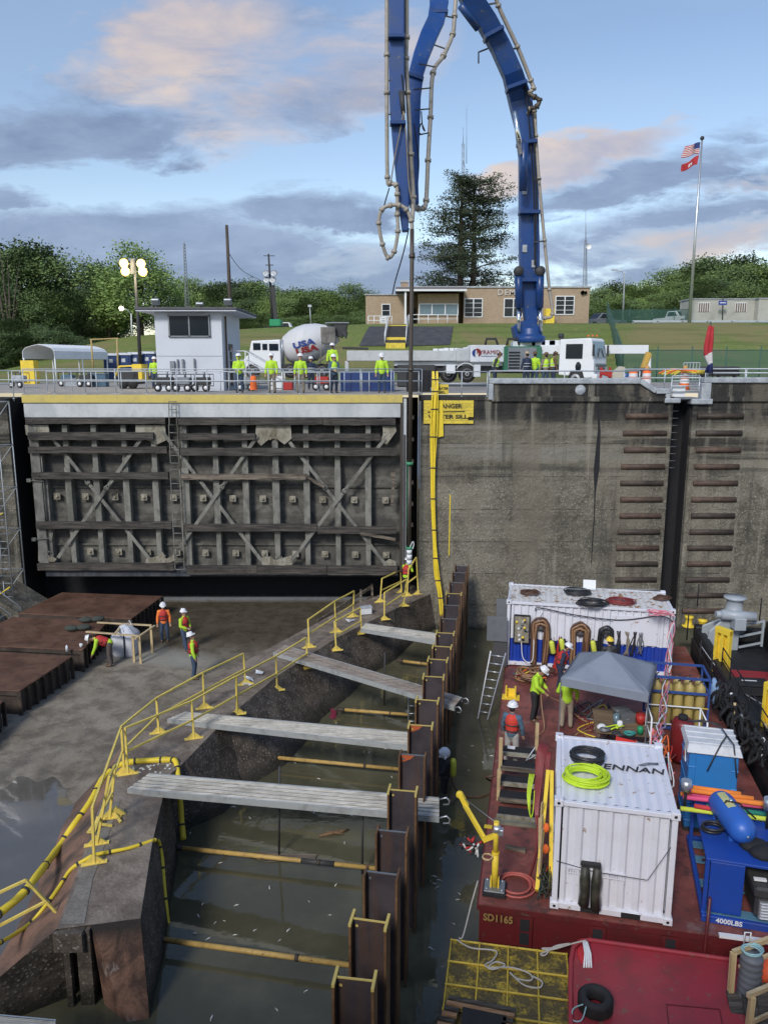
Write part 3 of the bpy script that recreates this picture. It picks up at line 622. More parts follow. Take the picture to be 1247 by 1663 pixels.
for j, (x0, x1, y0, y1) in enumerate(fends):
    a, b = FG(x0, (y0+y1)/2), FG(x1, (y0+y1)/2); L_ = b.x - a.x; nseg = max(1, int(L_ / 3.4)); h = abs(zf(y0) - zf(y1)) * .92; m = MB(); x = a.x
    for k in range(nseg):
        xe = a.x + L_ * (k+1) / nseg - (.02 if k < nseg-1 else 0); z0 = a.z + (b.z - a.z) * (x - a.x) / L_; z1 = a.z + (b.z - a.z) * (xe - a.x) / L_
        ns = 14; vs = []; dz = rd.uniform(-.02, .02); dy = rd.uniform(-.03, .02)
        for q in range(ns + 1):
            t = q / ns; xx = x + (xe - x) * t; zz = z0 + (z1 - z0) * t + dz; w1 = h/2 + .03*noise.noise(Vector((xx*1.7, j*5, 0))) - (.05 * max(0, noise.noise(Vector((xx*3.1, j*9, 4)))))
            w2 = h/2 + .03*noise.noise(Vector((xx*1.9, j*7, 9)))
            vs += [(xx, YG - .12 + dy, zz - w2), (xx, YG - .12 + dy + .02*noise.noise(Vector((xx*4, j, 2))), zz + w1), (xx, YG + .16, zz + w1), (xx, YG + .16, zz - w2)]
        fs = [(0,1,2,3), (ns*4+3, ns*4+2, ns*4+1, ns*4)]
        for q in range(ns):
            for e_ in range(4): fs.append((q*4+e_, (q+1)*4+e_, (q+1)*4+(e_+1)%4, q*4+(e_+1)%4))
        m.add(vs, fs); m.box((x + .35, YG - .13 + dy, z0 + dz), (.07, .03, .07)); m.box((xe - .35, YG - .13 + dy, z1 + dz), (.07, .03, .07)); x = xe + .02
    m.build('timber_fender', M_TIMB2 if j in (8,) else M_TIMB, gate, True)
for pts in (((497,772),(512,783)),((510,782),(527,790)),((640,768),(636,820)),((636,768),(642,790)),((585,866),(642,876))):
    m = MB(); m.bar(FG(*pts[0], -.1), FG(*pts[1], -.05), .12, .16, (0, 1, 0)); m.build('broken_timber', M_TIMB2, gate, True)
braces = [((84,712),(242,908)),((232,708),(94,906)),((262,700),(425,912)),((418,708),(283,902)),((470,718),(628,920)),((625,712),(472,912))]
for j, (p, q) in enumerate(braces):
    a, b = FG(*p), FG(*q); oy = .02 if j % 2 else .08
    a.y = b.y = YG + oy; m = MB(); m.bar(a, b, .16, .05, (0, 1, 0)); 
    t = .42 if j in (1, 3, 5) else .36; c = a.lerp(b, t); d = (b - a).normalized()
    m.bar(c - d*.3, c + d*.3, .07, .12, (0, 1, 0)); m.lathe([(.07,-.06),(.13,-.06),(.13,.06),(.07,.06),(.07,-.06)], (c.x, c.y, c.z), 12, 'Y')
    m.build('brace', M_RIB, gate, True)
guss = [[(220,690),(268,690),(270,715),(255,722),(232,712),(220,706)],[(416,690),(472,690),(474,712),(462,722),(448,712),(436,714),(424,724),(414,714)],[(621,692),(642,692),(644,700),(628,722),(618,716),(622,704)],
        [(40,690),(78,690),(80,700),(76,712),(60,716),(42,706)],[(62,880),(72,885),(78,902),(92,908),(88,913),(62,912)],[(237,908),(258,903),(264,896),(270,908),(284,900),(286,910),(276,914),(236,915)],
        [(424,906),(440,904),(446,910),(462,906),(474,902),(482,908),(474,918),(426,920)],[(622,916),(632,908),(643,912),(644,928),(622,926)]]
for g_ in guss:
    m = MB(); m.prism([FG(x, y, .06) for x, y in g_], (0, .07, 0))
    cx = sum(p[0] for p in g_)/len(g_); cy = sum(p[1] for p in g_)/len(g_)
    for k in range(4): m.lathe([(0,-.03),(.04,-.03),(.04,.02)], FG(cx + 6*math.cos(k*1.57+.7), cy + 5*math.sin(k*1.57+.7), .06), 8, 'Y')
    m.build('gusset', M_GUS, gate, True, .01)
prev = None
for (y, xs) in ((806, (93,139,187,234,282,330,378,427,475,524,575,626)), (895, (147,193,240,288,334,383,430,480,528,577,627))):
    for x in xs:
        c = FG(x, y + (x-93)*.012, .42); m = MB(); m.box((c.x, c.y, c.z), (.32, .06, .32)); m.box((c.x, c.y+.06, c.z), (.26, .1, .26)); m.lathe([(0,-.1),(.06,-.1),(.09,-.03),(.09,.02)], (c.x, c.y, c.z), 10, 'Y'); m.build('anode_plate', M_GUS, gate, True, .01)
m = MB()
for (ya, yb, xa, xb, w_) in ((652, 690, 280, 281, 12), (690, 752, 281, 284, 14), (762, 900, 284, 291, 15), (900, 925, 291, 292, 15)):
    a1, a2 = FG(xa - w_/2, ya, -.16), FG(xa + w_/2, ya, -.16); b1, b2 = FG(xb - w_/2, yb, -.16), FG(xb + w_/2, yb, -.16)
    m.bar(a1, b1, .05, .03); m.bar(a2, b2, .05, .03); n = max(2, int((yb - ya) / 11))
    for k in range(n + 1): t = k / n; m.cone(a1.lerp(b1, t), a2.lerp(b2, t), .018, .018, 6)
m.build('ladder', M_RIB, gate, True)
m = MB(); m.tube([FG(67, 740, .1), FG(76, 845, .1)], .03); m.tube([FG(46, 780, -.05), FG(70, 782, 0)], .03); m.box(FG(47, 780, -.05), (.2, .1, .16)); m.box(FG(55, 876, -.05), (.2, .1, .16)); m.tube([FG(55, 876, -.05), FG(85, 874, 0), FG(85, 865, 0)], .025); m.build('conduit', M_RIB, gate, True)

# ---------------------------------------------------------------- railings
def railing(name, label, P0, P1, n, h=1.12, rails=(1.0, .52), mat=None, r=.024, group=None, toe=False, ends=True, cat='railing'):
    P0, P1 = Vector(P0), Vector(P1); t_ = thing(name, label, cat, P0, 0, group); mat = mat or M_RAIL
    for k in range(n + 1):
        p = P0.lerp(P1, k / n); m = MB(); m.cone(p - Vector((0,0,.12)), p + Vector((0,0,h)), r, r, 8); m.box(p + Vector((0,0,.0)), (.09, .09, .03)); m.build('post', mat, t_, True)
    for q in rails: MB().cone(P0 + Vector((0,0,h*q)), P1 + Vector((0,0,h*q)), r, r, 8).build('rail', mat, t_, True)
    if toe: MB().box((P0 + P1)/2 + Vector((0, 0, .08)), ((P1-P0).length, .02, .12)).build('toe_board', mat, t_, True)
    return t_
railing('guard_rail', 'long grey pipe railing along the front edge of the gate walkway', (X0 + .1, YG + .02, -.06), (X1 + .95, YG + .02, -.06), 13, 1.13)
railing('guard_rail', 'long grey pipe railing along the back of the gate walkway behind the watching workers', (X0 + .3, YG + 2.1, -.06), (X1 + .9, YG + 2.1, -.06), 15, 1.0)
railing('guard_rail', 'grey pipe railing at left end of the far wall beyond the scaffold', (-30, YG + .2, -.3), (X0 - .5, YG + .2, -.3), 8, 1.3)
railing('guard_rail', 'short grey pipe railing beside the danger sign', (2.45, YG + .1, -.2), (4.85, YG + .1, -.2), 2, 1.15)
railing('guard_rail', 'grey railing on top of the white coping in front of the pump truck', (4.95, YG + .18, .6), (12.0, YG + .18, .6), 2, .38, (1.0,), r=.03)
railing('guard_rail', 'grey railing on the coping at the right edge of the wall', (15.2, YG + .18, .66), (24, YG + .18, .66), 5, .42, (1.0, .55), r=.03)
railing('guard_rail', 'grey railing set back behind the lowered wall section', (11.9, YG + 2.2, .2), (24, YG + 2.2, .2), 6, .85, (1.0, .5), r=.03)
t_ = railing('footbridge_rail', 'small grey barred gate bridging the ladder slot between two white copings', (13.45, YG - .05, -.3), (14.75, YG - .05, -.3), 1, 1.05, (1.0, .78, .56, .34), r=.028, cat='gate')
m = MB(); m.bb(13.4, 14.8, YG - .1, YG + .9, -.32, -.25); m.build('deck', M_STEEL, t_, True); MB().bb(13.55, 14.15, YG + .05, YG + .12, -.2, .32).build('white_board', M_WHITE, t_, True)
# ---------------------------------------------------------------- hose bundle and danger sign
sg = thing('danger_sign', 'flaking yellow warning sign painted on planks at the top left corner of the lock wall', 'sign', FG(683, 700))
a, b = FG(688, 650), FG(768, 688)
m = MB()
nb = 7
for k in range(nb):
    z0 = a.z + (b.z - a.z) * k / nb; z1 = a.z + (b.z - a.z) * (k + 1) / nb + .01; m.bb(a.x, b.x - (.25 if k > 3 else 0) * (k % 2), YG - .09, YG - .02, z1, z0)
m.build('board', M_YSIGN, sg, True)
M_INK = paint('black_sign_letters', (.03, .028, .02), .8, dirt=.5, scale=6, dirtcol=(.3,.25,.08))
for tx, x0, x1, y, sz in (('DANGER', 709, 750, 660, .30), ('WATER SILL', 695, 760, 677, .28)):
    p0, p1 = FG(x0, y, -.1), FG(x1, y, -.1); o = text_mesh(tx, sz, M_INK, 'lettering', None, ext=.004, bold=.012); w_ = max(v.co.x for v in o.data.vertices) - min(v.co.x for v in o.data.vertices)
    o.scale = ((p1.x - p0.x) / w_, .92, 1); o.rotation_euler = (R(90), 0, 0); o.parent = sg; o.location = (p0 + p1) / 2 - sg.location
m = MB(); m.bar(FG(694, 669, -.1), FG(755, 668, -.1), .05, .01, (0, 1, 0)); m.build('weathered_crack', M_INK, sg, True)
s2 = thing('danger_sign', 'small yellow sign plate on the railing above the larger danger sign', 'sign', FG(715, 635, .05))
a, b = FG(710, 624, .03), FG(728, 640, .03); m = MB(); m.bb(a.x, b.x, YG + .02, YG + .05, b.z, a.z); m.build('plate', M_YSIGN, s2, True)
for tx, y in (('WATER', 631), ('SILL', 637)):
    text_mesh(tx, .15, M_INK, 'lettering', s2, FG(719, y, .01) - s2.location, ext=.003, bold=.006)
hb = thing('hose_bundle', 'bundle of yellow wrapped hoses hanging down the lock wall over the danger sign', 'hoses', FG(705, 700, -.2))
for k, (dx, sw_, col_) in enumerate(((-4, 1.3, 0), (0, .5, 1), (4.5, 1.2, 2), (8, .7, 3))):
    rd = random.Random(k); pts = []
    for y, x, yy in ((603, 706, .1), (625, 706, -.1), (650, 706, -.18), (700, 704, -.2), (760, 703, -.16), (820, 704, -.16), (880, 706, -.2), (930, 709, -.25), (965, 715, -.3), (1000, 718, -.45)):
        pts.append(FG(x - 1 + dx * (.75 if y < 720 else .45) + rd.uniform(-1, 1)*1.1, y, yy - .03*k))
    m = MB(); P = curve_pts(pts, 6); m.tube(P, .042 if k != 3 else .03, 7); m.cur = 1
    for q in range(4, len(P) - 2, 5): d = (P[q+1] - P[q]).normalized()*.03; m.cone(P[q] - d, P[q] + d, .05, .05, 7)
    m.build('hose', [M_YELT, M_DARK], hb, True)
m = MB(); 
a, b = FG(708, 652, -.13), FG(719, 710, -.13); m.add([FG(708,650,-.12), FG(719,650,-.12), FG(720,708,-.14), FG(708,711,-.12)], [(0,1,2,3)]); m.build('yellow_flap', M_YELT, hb, True, solid=.01)

# ---------------------------------------------------------------- scaffold tower and stairs, far left
sc = thing('scaffold_tower', 'tall grey tube scaffold stair tower standing against the far wall left of the gate', 'scaffold', (-18, 35.4, ZFL))
m = MB(); xs = (-20.3, -18.9, -17.35); ys = (34.6, 35.9)
yy_ = 36.2
for x in xs:
    for y in ys: m.cone((x, y, ZFL), (x, y, -.2 if x < -18 else -.4), .028, .028, 7)
for k in range(6):
    z = ZFL + .3 + k * 2.0
    for y in ys: m.cone((xs[0], y, z), (xs[2], y, z), .024, .024, 6)
    for x in xs: m.cone((x, ys[0], z), (x, ys[1], z), .024, .024, 6)
    if k < 5:
        for j in range(6): m.cone((-17.35, ys[0], z + j*.33), (-17.75, ys[0], z + j*.33), .018, .018, 5)
        m.cone((-17.75, ys[0], z), (-17.75, ys[0], z + 1.75), .022, .022, 6)
        m.cone((xs[0], ys[0], z), (xs[1], ys[0], z + 2), .02, .02, 5); m.cone((xs[1], ys[1], z), (xs[2], ys[1], z + 2), .02, .02, 5)
m.build('frame', M_SCAF, sc, True)
for k in range(1, 5):
    z = ZFL + .3 + k*2.0; MB().bb(xs[0], xs[1], ys[0] + .1, ys[1] - .1, z, z + .05).build('deck_board', M_TIMB2, sc, True)
    m = MB(); m.bar((xs[0] + .2, 34.5, z), (xs[1] + .9, 34.5, z + 1.9), .05, .12); m.bar((xs[0] + .2, 34.5, z + .9), (xs[1] + .9, 34.5, z + 2.8), .03, .03); m.build('stair_flight', M_ALU, sc, True)
m = MB(); m.tube(curve_pts([(-21, 34.3, -6.1), (-19, 34.3, -6.0), (-17.4, 34.5, -5.4)], 6), .03); m.tube(curve_pts([(-20.5, 34.3, -9.9), (-18.6, 34.3, -9.6), (-17.4, 34.5, -8.9)], 6), .03)
tag(m.build('rope', M_YELT), 'two sagging yellow ropes strung on the scaffold left of the gate', 'rope')
bk = thing('concrete_abutment', 'dark sloping concrete abutment at the foot of the far wall, left edge', 'abutment', (-19, 34, ZFL))
m = MB(); m.prism([(-26, 36.45, ZFL - .2), (-15.4, 36.45, ZFL - .2), (-18.2, 36.45, -9.0), (-26, 36.45, -8.6)], (0, -2.6, 0)); m.build('slope', M_WALL, bk, True)
st = thing('stairs', 'grey metal stair flight with handrails at the left edge leading down to the chamber floor', 'stairs', (-18.5, 33, ZFL))
m = MB()
for k in range(9): z = ZFL + .2 + k*.22; x = -16.9 - k*.26; m.bb(x - .28, x, 32.9, 33.9, z - .03, z)
m.build('tread', M_STEEL, st, True)
for y in (32.9, 33.9):
    m = MB(); m.bar((-16.7, y, ZFL), (-19.3, y, ZFL + 2.2), .05, .2); m.build('stringer', M_STEEL, st, True)
    m = MB(); m.tube([(-16.7, y, ZFL), (-16.7, y, ZFL + 1), (-19.3, y, ZFL + 3.2)], .025); m.tube([(-16.7, y, ZFL + .5), (-19.3, y, ZFL + 2.7)], .02); m.build('handrail', M_STEEL, st, True)

# ---------------------------------------------------------------- people
def person(loc, face, label, top=None, legs=None, skin=None, hat=None, vest=None, H=1.8, lean=0, headt=0, arms=None, legp=None, sleeves=True, group=None, boots=None, nohat=False, hood=False, headturn=0, squat=0, armskin=False, extra=None):
    """one continuous body (union-remeshed limbs) with clothing children; local -Y is forward, face = heading angle in degrees"""
    S = H / 1.8; top = top or M_HV; legs = legs or M_JEAN; skin = skin or M_SKIN
    t = thing('person', label, 'person', loc, R(face), group)
    V = lambda x, y, z: Vector((x, y, z)) * S
    hipz = .93 - squat; La = R(lean)
    def up(y, z, x=0): # point on torso chain at height z above hip, leaning forward (towards -Y)
        return V(x, y * math.cos(La) - z * math.sin(La), hipz + z * math.cos(La) + y * math.sin(La) * .3)
    pel = V(0, 0, hipz); waist = up(0, .16); chest = up(.0, .36); neck = up(.01, .54); 
    hd = R(lean + headt); ht = R(headturn)
    hdir = Vector((0, -math.sin(hd), math.cos(hd))); head = neck + hdir * .17 * S; fwd = Vector((math.sin(ht), -math.cos(hd)*math.cos(ht), -math.sin(hd)))
    side = Vector((math.cos(ht), math.sin(ht)*.9, 0)).normalized()
    sh = [up(0, .47, s * .19) for s in (-1, 1)]
    arms = arms or (((-.26, -.02, 1.14), (-.27, -.10, .90)), ((.26, -.02, 1.14), (.27, -.10, .90)))
    el_ = [V(*arms[0][0]), V(*arms[1][0])]; wr = [V(*arms[0][1]), V(*arms[1][1])]
    if squat or lean:
        pass
    legp = legp or (((-.12, -.03, .50), (-.13, .03, .09)), ((.12, -.03, .50), (.13, .03, .09)))
    kn = [V(*legp[0][0]), V(*legp[1][0])]; an = [V(*legp[0][1]), V(*legp[1][1])]; hp = [V(s * .09, 0, hipz - .03) for s in (-1, 1)]
    m = MB(); k = S
    def limb(a, b, r0, r1): m.cone(a, b, r0*k, r1*k, 10); m.ball(a, r0*k, 10, 6); m.ball(b, r1*k, 10, 6)
    limb(pel, waist, .13, .12); limb(waist, chest, .12, .145); limb(chest, neck, .12, .06); limb(sh[0], sh[1], .07, .07); limb(neck, head, .055, .06)
    m.ball(head + hdir*.045*k, .098*k, 14, 10, (.82, .98, 1.18)); m.ball(head + fwd*.098*k + hdir*.0, .022*k, 8, 6); m.ball(head + fwd*.075*k - hdir*.065*k, .035*k, 8, 6)
    for s in (-1, 1): m.ball(head + side*s*.082*k, .024*k, 8, 6)
    for i in (0, 1):
        limb(sh[i], el_[i], .055, .043); limb(el_[i], wr[i], .043, .028); d = (wr[i] - el_[i]).normalized(); pl = wr[i] + d*.05*k; limb(wr[i], pl, .028, .036)
        o1 = d.cross(Vector((0, 1, .2))).normalized()
        for f in range(4):
            off = o1 * (f - 1.5) * .021 * k; ln = (.055, .065, .06, .045)[f]*k; c1 = pl + off + d*(.03*k + ln); bend = Vector((0, -1, 0)) * .02 * k
            m.cone(pl + off, c1, .0105*k, .010*k, 6); m.cone(c1, c1 + d*.02*k + bend, .010*k, .008*k, 6)
        th_ = o1 * (-.05 if i else .05) * k; m.cone(wr[i] + d*.02*k, pl + th_ + d*.01*k, .013*k, .011*k, 6)
        limb(hp[i], kn[i], .088, .058); limb(kn[i], an[i], .056, .038); m.cone(an[i] - Vector((0,0,.03*k)), an[i] + Vector((0, -.15*k, -.055*k)), .045*k, .036*k, 8)
    b = m.build('body', skin, t); rm = b.modifiers.new('remesh', 'REMESH'); rm.mode = 'VOXEL'; rm.voxel_size = .011*k; rm.use_smooth_shade = True
    def cloth(name, fn, mat, vx=.02, sm=3):
        nonlocal m
        m = MB(); fn(); o = m.build(name, mat, t); r_ = o.modifiers.new('remesh', 'REMESH'); r_.mode = 'VOXEL'; r_.voxel_size = vx*k; r_.use_smooth_shade = True
        s_ = o.modifiers.new('smooth', 'SMOOTH'); s_.iterations = sm; s_.factor = .5; return o
    def jk():
        a = .01
        limb(pel + (waist-pel)*.1, waist, .165, .155); limb(waist, chest, .155, .175); limb(chest, up(.0, .45), .17, .12); limb(sh[0], sh[1], .088, .088); limb(up(0, .44), neck + (head-neck)*.1, .1, .075)
        for i in (0, 1):
            if armskin: limb(sh[i], sh[i].lerp(el_[i], .75), .075, .066)
            else: limb(sh[i], el_[i], .078, .066); limb(el_[i], wr[i] - (wr[i]-el_[i]).normalized()*.02*k, .066, .052)
        if hood: m.ball(head - fwd*.03*k + hdir*.02*k, .125*k, 12, 8, (.95, .95, 1.1))
    if hood: 
        pass
    cloth('jacket', jk, top)
    def tr():
        limb(pel - Vector((0, 0, .02*k)), pel + (waist-pel)*.5, .152, .145)
        for i in (0, 1): limb(hp[i], kn[i], .112, .080); limb(kn[i], an[i] + Vector((0, 0, .02*k)), .080, .068)
    cloth('trousers', tr, legs)
    for i in (0, 1):
        def bt():
            limb(an[i] + Vector((0,0,.07*k)), an[i] - Vector((0,0,.03*k)), .055, .055); limb(an[i] + Vector((0,0,-.045*k)), an[i] + Vector((0,-.17*k,-.055*k)), .048, .042)
        cloth('boot', bt, boots or M_BOOT, .018, 2)
    for s in (-1, 1):
        MB().ball(head + fwd*.088*k + side*s*.032*k + hdir*.035*k, .012*k, 6, 4).build('eye', M_BLACK, t)
    MB().cone(head + fwd*.102*k - hdir*.045*k - side*.022*k, head + fwd*.102*k - hdir*.045*k + side*.022*k, .007*k, .007*k, 5).build('mouth', M_LIFE, t)
    MB().ball(head + hdir*.035*k - fwd*.028*k, .103*k, 12, 8, (.84, .9, 1.1)).build('hair', M_BLKC, t)
    if not nohat:
        q = hdir.to_track_quat('Z', 'Y').to_matrix().to_4x4(); m = MB(Matrix.Translation(head + hdir*.085*k) @ q)
        m.lathe([(.150*k, 0), (.135*k, .012*k), (.128*k, .05*k), (.108*k, .095*k), (.06*k, .125*k), (0, .135*k)], n=16); m.lathe([(.15*k, 0), (0, -.003)], n=16)
        m.box(((q.inverted() @ fwd).x*.14*k, (q.inverted() @ fwd).y*.14*k, .004*k), (.13*k, .10*k, .012*k)); m.bar((0, -.1*k, .09*k), (0, .1*k, .09*k), .03*k, .09*k)
        m.build('hard_hat', hat or M_HAT, t, bevel=.004)
    if vest:
        kind, vm = vest
        def vs_():
            pf = .012 if kind == 'vest' else .03
            limb(up(0, .15), up(0, .24), .155 + pf, .16 + pf); limb(up(0, .24), up(0, .38), .16 + pf, .165 + pf); limb(up(0, .38), up(0, .46), .16 + pf*.6, .125 + pf*.3)
            for i in (0, 1): limb(up(0, .44, (-.12, .12)[i]), up(0, .49, (-.13, .13)[i]), .08, .07)
        o = cloth('life_vest' if kind == 'life' else 'safety_vest', vs_, vm, .018, 2)
        m = MB()
        for zz in ((.14, .30) if kind == 'life' else (.12, .27)):
            pts = [up(math.sin(a_)*(.166 + (.05 if kind == 'life' else .02)), zz, math.cos(a_)*(.175 + (.05 if kind == 'life' else .02))) for a_ in [2*math.pi*q/18 for q in range(18)]]
            m.tube(pts, .016*k, 5, True)
        m.build('strap', M_DARK if kind == 'life' else M_REFL, t)
    if top in (M_HV,) and not vest:
        pass
    return t
# ---------------------------------------------------------------- trees
def tree_proto(name, seed, H, Rr, base, n, leaf, size, flat=.8, clumps=52, spread=.2):
    rd = random.Random(seed); t = bpy.data.objects.new(name, None); COL.objects.link(t); m = MB(); tips = []
    m.tube([(0, 0, -.6), (.05*H*.1, 0, H*.3), (rd.uniform(-.3, .3), rd.uniform(-.3, .3), H*.62), (rd.uniform(-.4,.4), rd.uniform(-.4,.4), H*.9)], .2, 8, rs=[H*.022, H*.017, H*.011, H*.003])
    for i in range(clumps):
        th = rd.uniform(0, 2*math.pi); z = base + (H - base) * (rd.random()**.85); hz = (z - base) / (H - base); rr = Rr * math.sqrt(max(.03, 1 - abs(hz*1.9 - .8)**2.2 * .75)) * rd.uniform(.35, 1)
        c = Vector((rr*math.cos(th), rr*math.sin(th), z)); tips.append(c)
        if i % 2 == 0: s0 = Vector((0, 0, max(base*.7, z - rr*.7 - .5))); m.tube([s0, s0.lerp(c, .55) + Vector((0, 0, .25)), c], .05, 5, rs=[H*.008, H*.005, H*.002])
    m.build('trunk', M_BARK, t)
    vs, fs = [], []
    for i in range(n):
        c = tips[rd.randrange(len(tips))]; sg_ = Rr * spread
        p = c + Vector((rd.gauss(0, sg_), rd.gauss(0, sg_), rd.gauss(0, sg_*flat)*.8)); a = Vector((rd.gauss(0,1), rd.gauss(0,1), rd.gauss(0,.7))).normalized(); b = a.orthogonal().normalized(); s_ = size * rd.uniform(.5, 1.2)
        q = len(vs); vs += [p - a*s_*.5, p + b*s_*.28, p + a*s_*.5, p - b*s_*.28 + Vector((0,0,-.1*s_))]; fs.append((q, q+1, q+2, q+3))
    m = MB(); m.add(vs, fs); me = m.build('crown', leaf, t); return t
def place_tree(proto, x, y, z, s=1.0, rz=None, sz=1.0, used=set()):
    t = proto if proto.name not in used and not proto.get('label') else copy_tree(proto)
    t.location = (x, y, z); t.rotation_euler = (0, 0, rz if rz is not None else random.uniform(0, 6.28)); t.scale = (s, s, s*sz); return t
protos = [tree_proto('broadleaf_tree', 11, 12, 4.2, 1.5, 9500, M_LEAFD, .40), tree_proto('broadleaf_tree', 12, 12, 4.8, 1.2, 10500, M_LEAFM, .40), tree_proto('broadleaf_tree', 13, 12, 3.8, 1.0, 9000, M_LEAFM, .4, spread=.22), tree_proto('broadleaf_tree', 14, 12, 4.4, 2.0, 8500, M_LEAFL, .40)]
NP = [0, 0, 0, 0]
def put(i, px, ytop, Y, zb, label, group, wmul=1.0):
    top = F(px, ytop, Y); h = (top.z - zb) / 12.0
    t = copy_tree(protos[i]) if NP[i] else protos[i]; NP[i] += 1
    t.location = (top.x, Y, zb); t.rotation_euler = (0, 0, random.uniform(0, 6.28)); t.scale = (h*wmul, h*wmul, h*.98); tag(t, label, 'tree', group); return t
random.seed(21)
LG = 'dense dark broadleaf tree in the wood at the left edge'
for x, y, Y in ((-70,400,100),(-25,415,104),(12,408,98),(48,403,101),(85,418,99),(118,420,103),(150,432,101),(178,438,110),(-50,440,90),(0,470,86),(40,480,85),(70,470,88),(105,478,92),(140,470,95),(165,486,96),(20,520,80),(60,530,80),(-20,525,80),(95,530,86)):
    put(random.choice((0, 0, 2)), x, y, Y, 1.0 if x < 120 else 2.2, LG, 'dark trees at left')
tl = put(3, 222, 400, 92, 4.2, 'broad light green tree behind the lamp mast, taller than the tree line', 'trees', 1.25); tl['group'] = ''; del tl['group']
for x, y, Y in ((255, 432, 96), (172, 455, 94)):
    put(3, x, y, Y, 4.0, 'light green tree close ' + ('right of the broad tree behind the lamp mast' if x > 200 else 'left of the broad light green tree'), 'light trees at left', 1.0)
CGL = 'mid green tree in the distant tree line between control house and brick building'
for i in range(34):
    x = 290 + i * 10.2 + random.uniform(-4, 4); row = i % 3
    put(random.choice((0, 1, 1, 2, 3)), x, (474, 462, 492)[row] + random.uniform(-7, 8) + (0 if x < 430 else (x-430)*.06), (150, 165, 132)[row], 5.0, CGL, 'trees of the centre tree line', 1.15)
RGL = 'mid green tree in the tree line behind the flagpole and trailers'
def rt(x): return 470 - max(0, min(1, (x - 990) / 180)) * 46 + (8 if x > 1220 else 0)
for i in range(48):
    x = 950 + i * 6.8 + random.uniform(-4, 4); row = i % 3
    put(random.choice((0, 0, 1, 2) if x > 1120 else (1, 2, 1, 3)), x, rt(x) + (14, 0, 32)[row] + random.uniform(-6, 8), (140, 152, 126)[row], 5.8, RGL, 'trees of the right tree line', 1.05)
# low bushes that close the base of the wood
for i in range(9):
    x = -40 + i*24; t = put(0, x, 545 + random.uniform(-8, 6), 79 if x < 110 else 86, .6 if x < 110 else 2.0, 'low dark thicket bush at the foot of the left wood', 'thicket bushes at left', 1.5)
for i in range(12):
    put(1, 285 + i*27, 512 + random.uniform(-4, 5), 124, 5.4, 'low green bush at the foot of the distant tree line', 'bushes of the centre line', 1.7)
for i in range(12):
    put(1, 955 + i*26, 496 + random.uniform(-4, 5), 118, 5.8, 'low green bush behind the road below the right tree line', 'bushes of the right line', 1.5)
# bare dead tree
dt = thing('bare_tree', 'thin leafless dark tree standing in front of the left wood', 'tree', F(18, 560, 84)); m = MB(); rd = random.Random(2)
p0 = Vector((0, 0, -1))
for k in range(9):
    a = rd.uniform(-.25, .25); m.tube([(0, 0, -1), (a*3, 0, 3 + k*.3), (a*6, rd.uniform(-.5,.5), 8 + rd.uniform(-2, 3))], .1, 5, rs=[.14, .08, .02])
m.build('trunk', M_BARK, dt)
# pine: two stems and layered limbs
pine = thing('pine_tree', 'tall dark two-stemmed pine tree rising behind the brick building', 'tree', (F(757, 480, 112).x, 112, 6)); m = MB(); rd = random.Random(5); PH = F(757, 285, 112).z - 6
px_ = lambda d: d / 11.2
lean = [(-.8, .0), (.85, .3)]
for (lx, ly) in lean: m.tube([(lx*.6, 0, -1), (lx, ly, PH*.4), (lx*1.0, ly, PH*.72), (lx*.8, ly, PH*.97)], .3, 8, rs=[.42, .34, .22, .06])
clus = []
prof = [(2.0, 1.5), (3.5, 5.6), (5.0, 6.3), (7.3, 6.6), (9.5, 5.6), (11.5, 5.2), (13.5, 5.0), (15.2, 4.6), (16.6, 3.6), (17.4, 2.0)]
def prr(z):
    for (a, ra), (b, rb) in zip(prof, prof[1:]):
        if z <= b: return ra + (rb-ra) * max(0, (z-a)/(b-a))
    return .8
for i in range(110):
    z = 2.6 + (PH - 3.0) * (i / 110) ** .9; th = rd.uniform(0, 6.28); rr = prr(z * 17.4 / PH) * rd.uniform(.55, 1.05); lx, ly = lean[i % 2]
    s0 = Vector((lx*.9, ly, z - .2)); e = Vector((lx*.4 + rr*math.cos(th), rr*math.sin(th)*.9, z + rd.uniform(-.3, .9))); mid = s0.lerp(e, .5) + Vector((0, 0, .3)); m.tube([s0, mid, e], .06, 5, rs=[.10, .06, .02])
    for q in (1.0, .82, .62, .42) if rr > 2 else (1.0, .6): 
        c = s0.lerp(e, q) + Vector((rd.gauss(0, .35), rd.gauss(0, .35), rd.gauss(.1, .12))); clus.append((c, .42 + .34 * rd.random()))
m.build('trunk', M_BARK, pine); vs, fs = [], []
for c, r_ in clus:
    for k in range(66):
        p = c + Vector((rd.gauss(0, r_*1.0), rd.gauss(0, r_*1.0), rd.gauss(0, r_*.5))); a = Vector((rd.gauss(0,1), rd.gauss(0,1), rd.gauss(.3,.7))).normalized(); b = a.orthogonal().normalized(); s_ = rd.uniform(.2, .45); q = len(vs)
        vs += [p - a*s_*.5, p + b*s_*.22, p + a*s_*.5, p - b*s_*.22]; fs.append((q, q+1, q+2, q+3))
m = MB(); m.add(vs, fs); m.build('crown', M_PINE, pine); pine.scale = (1.18, 1.1, 1)

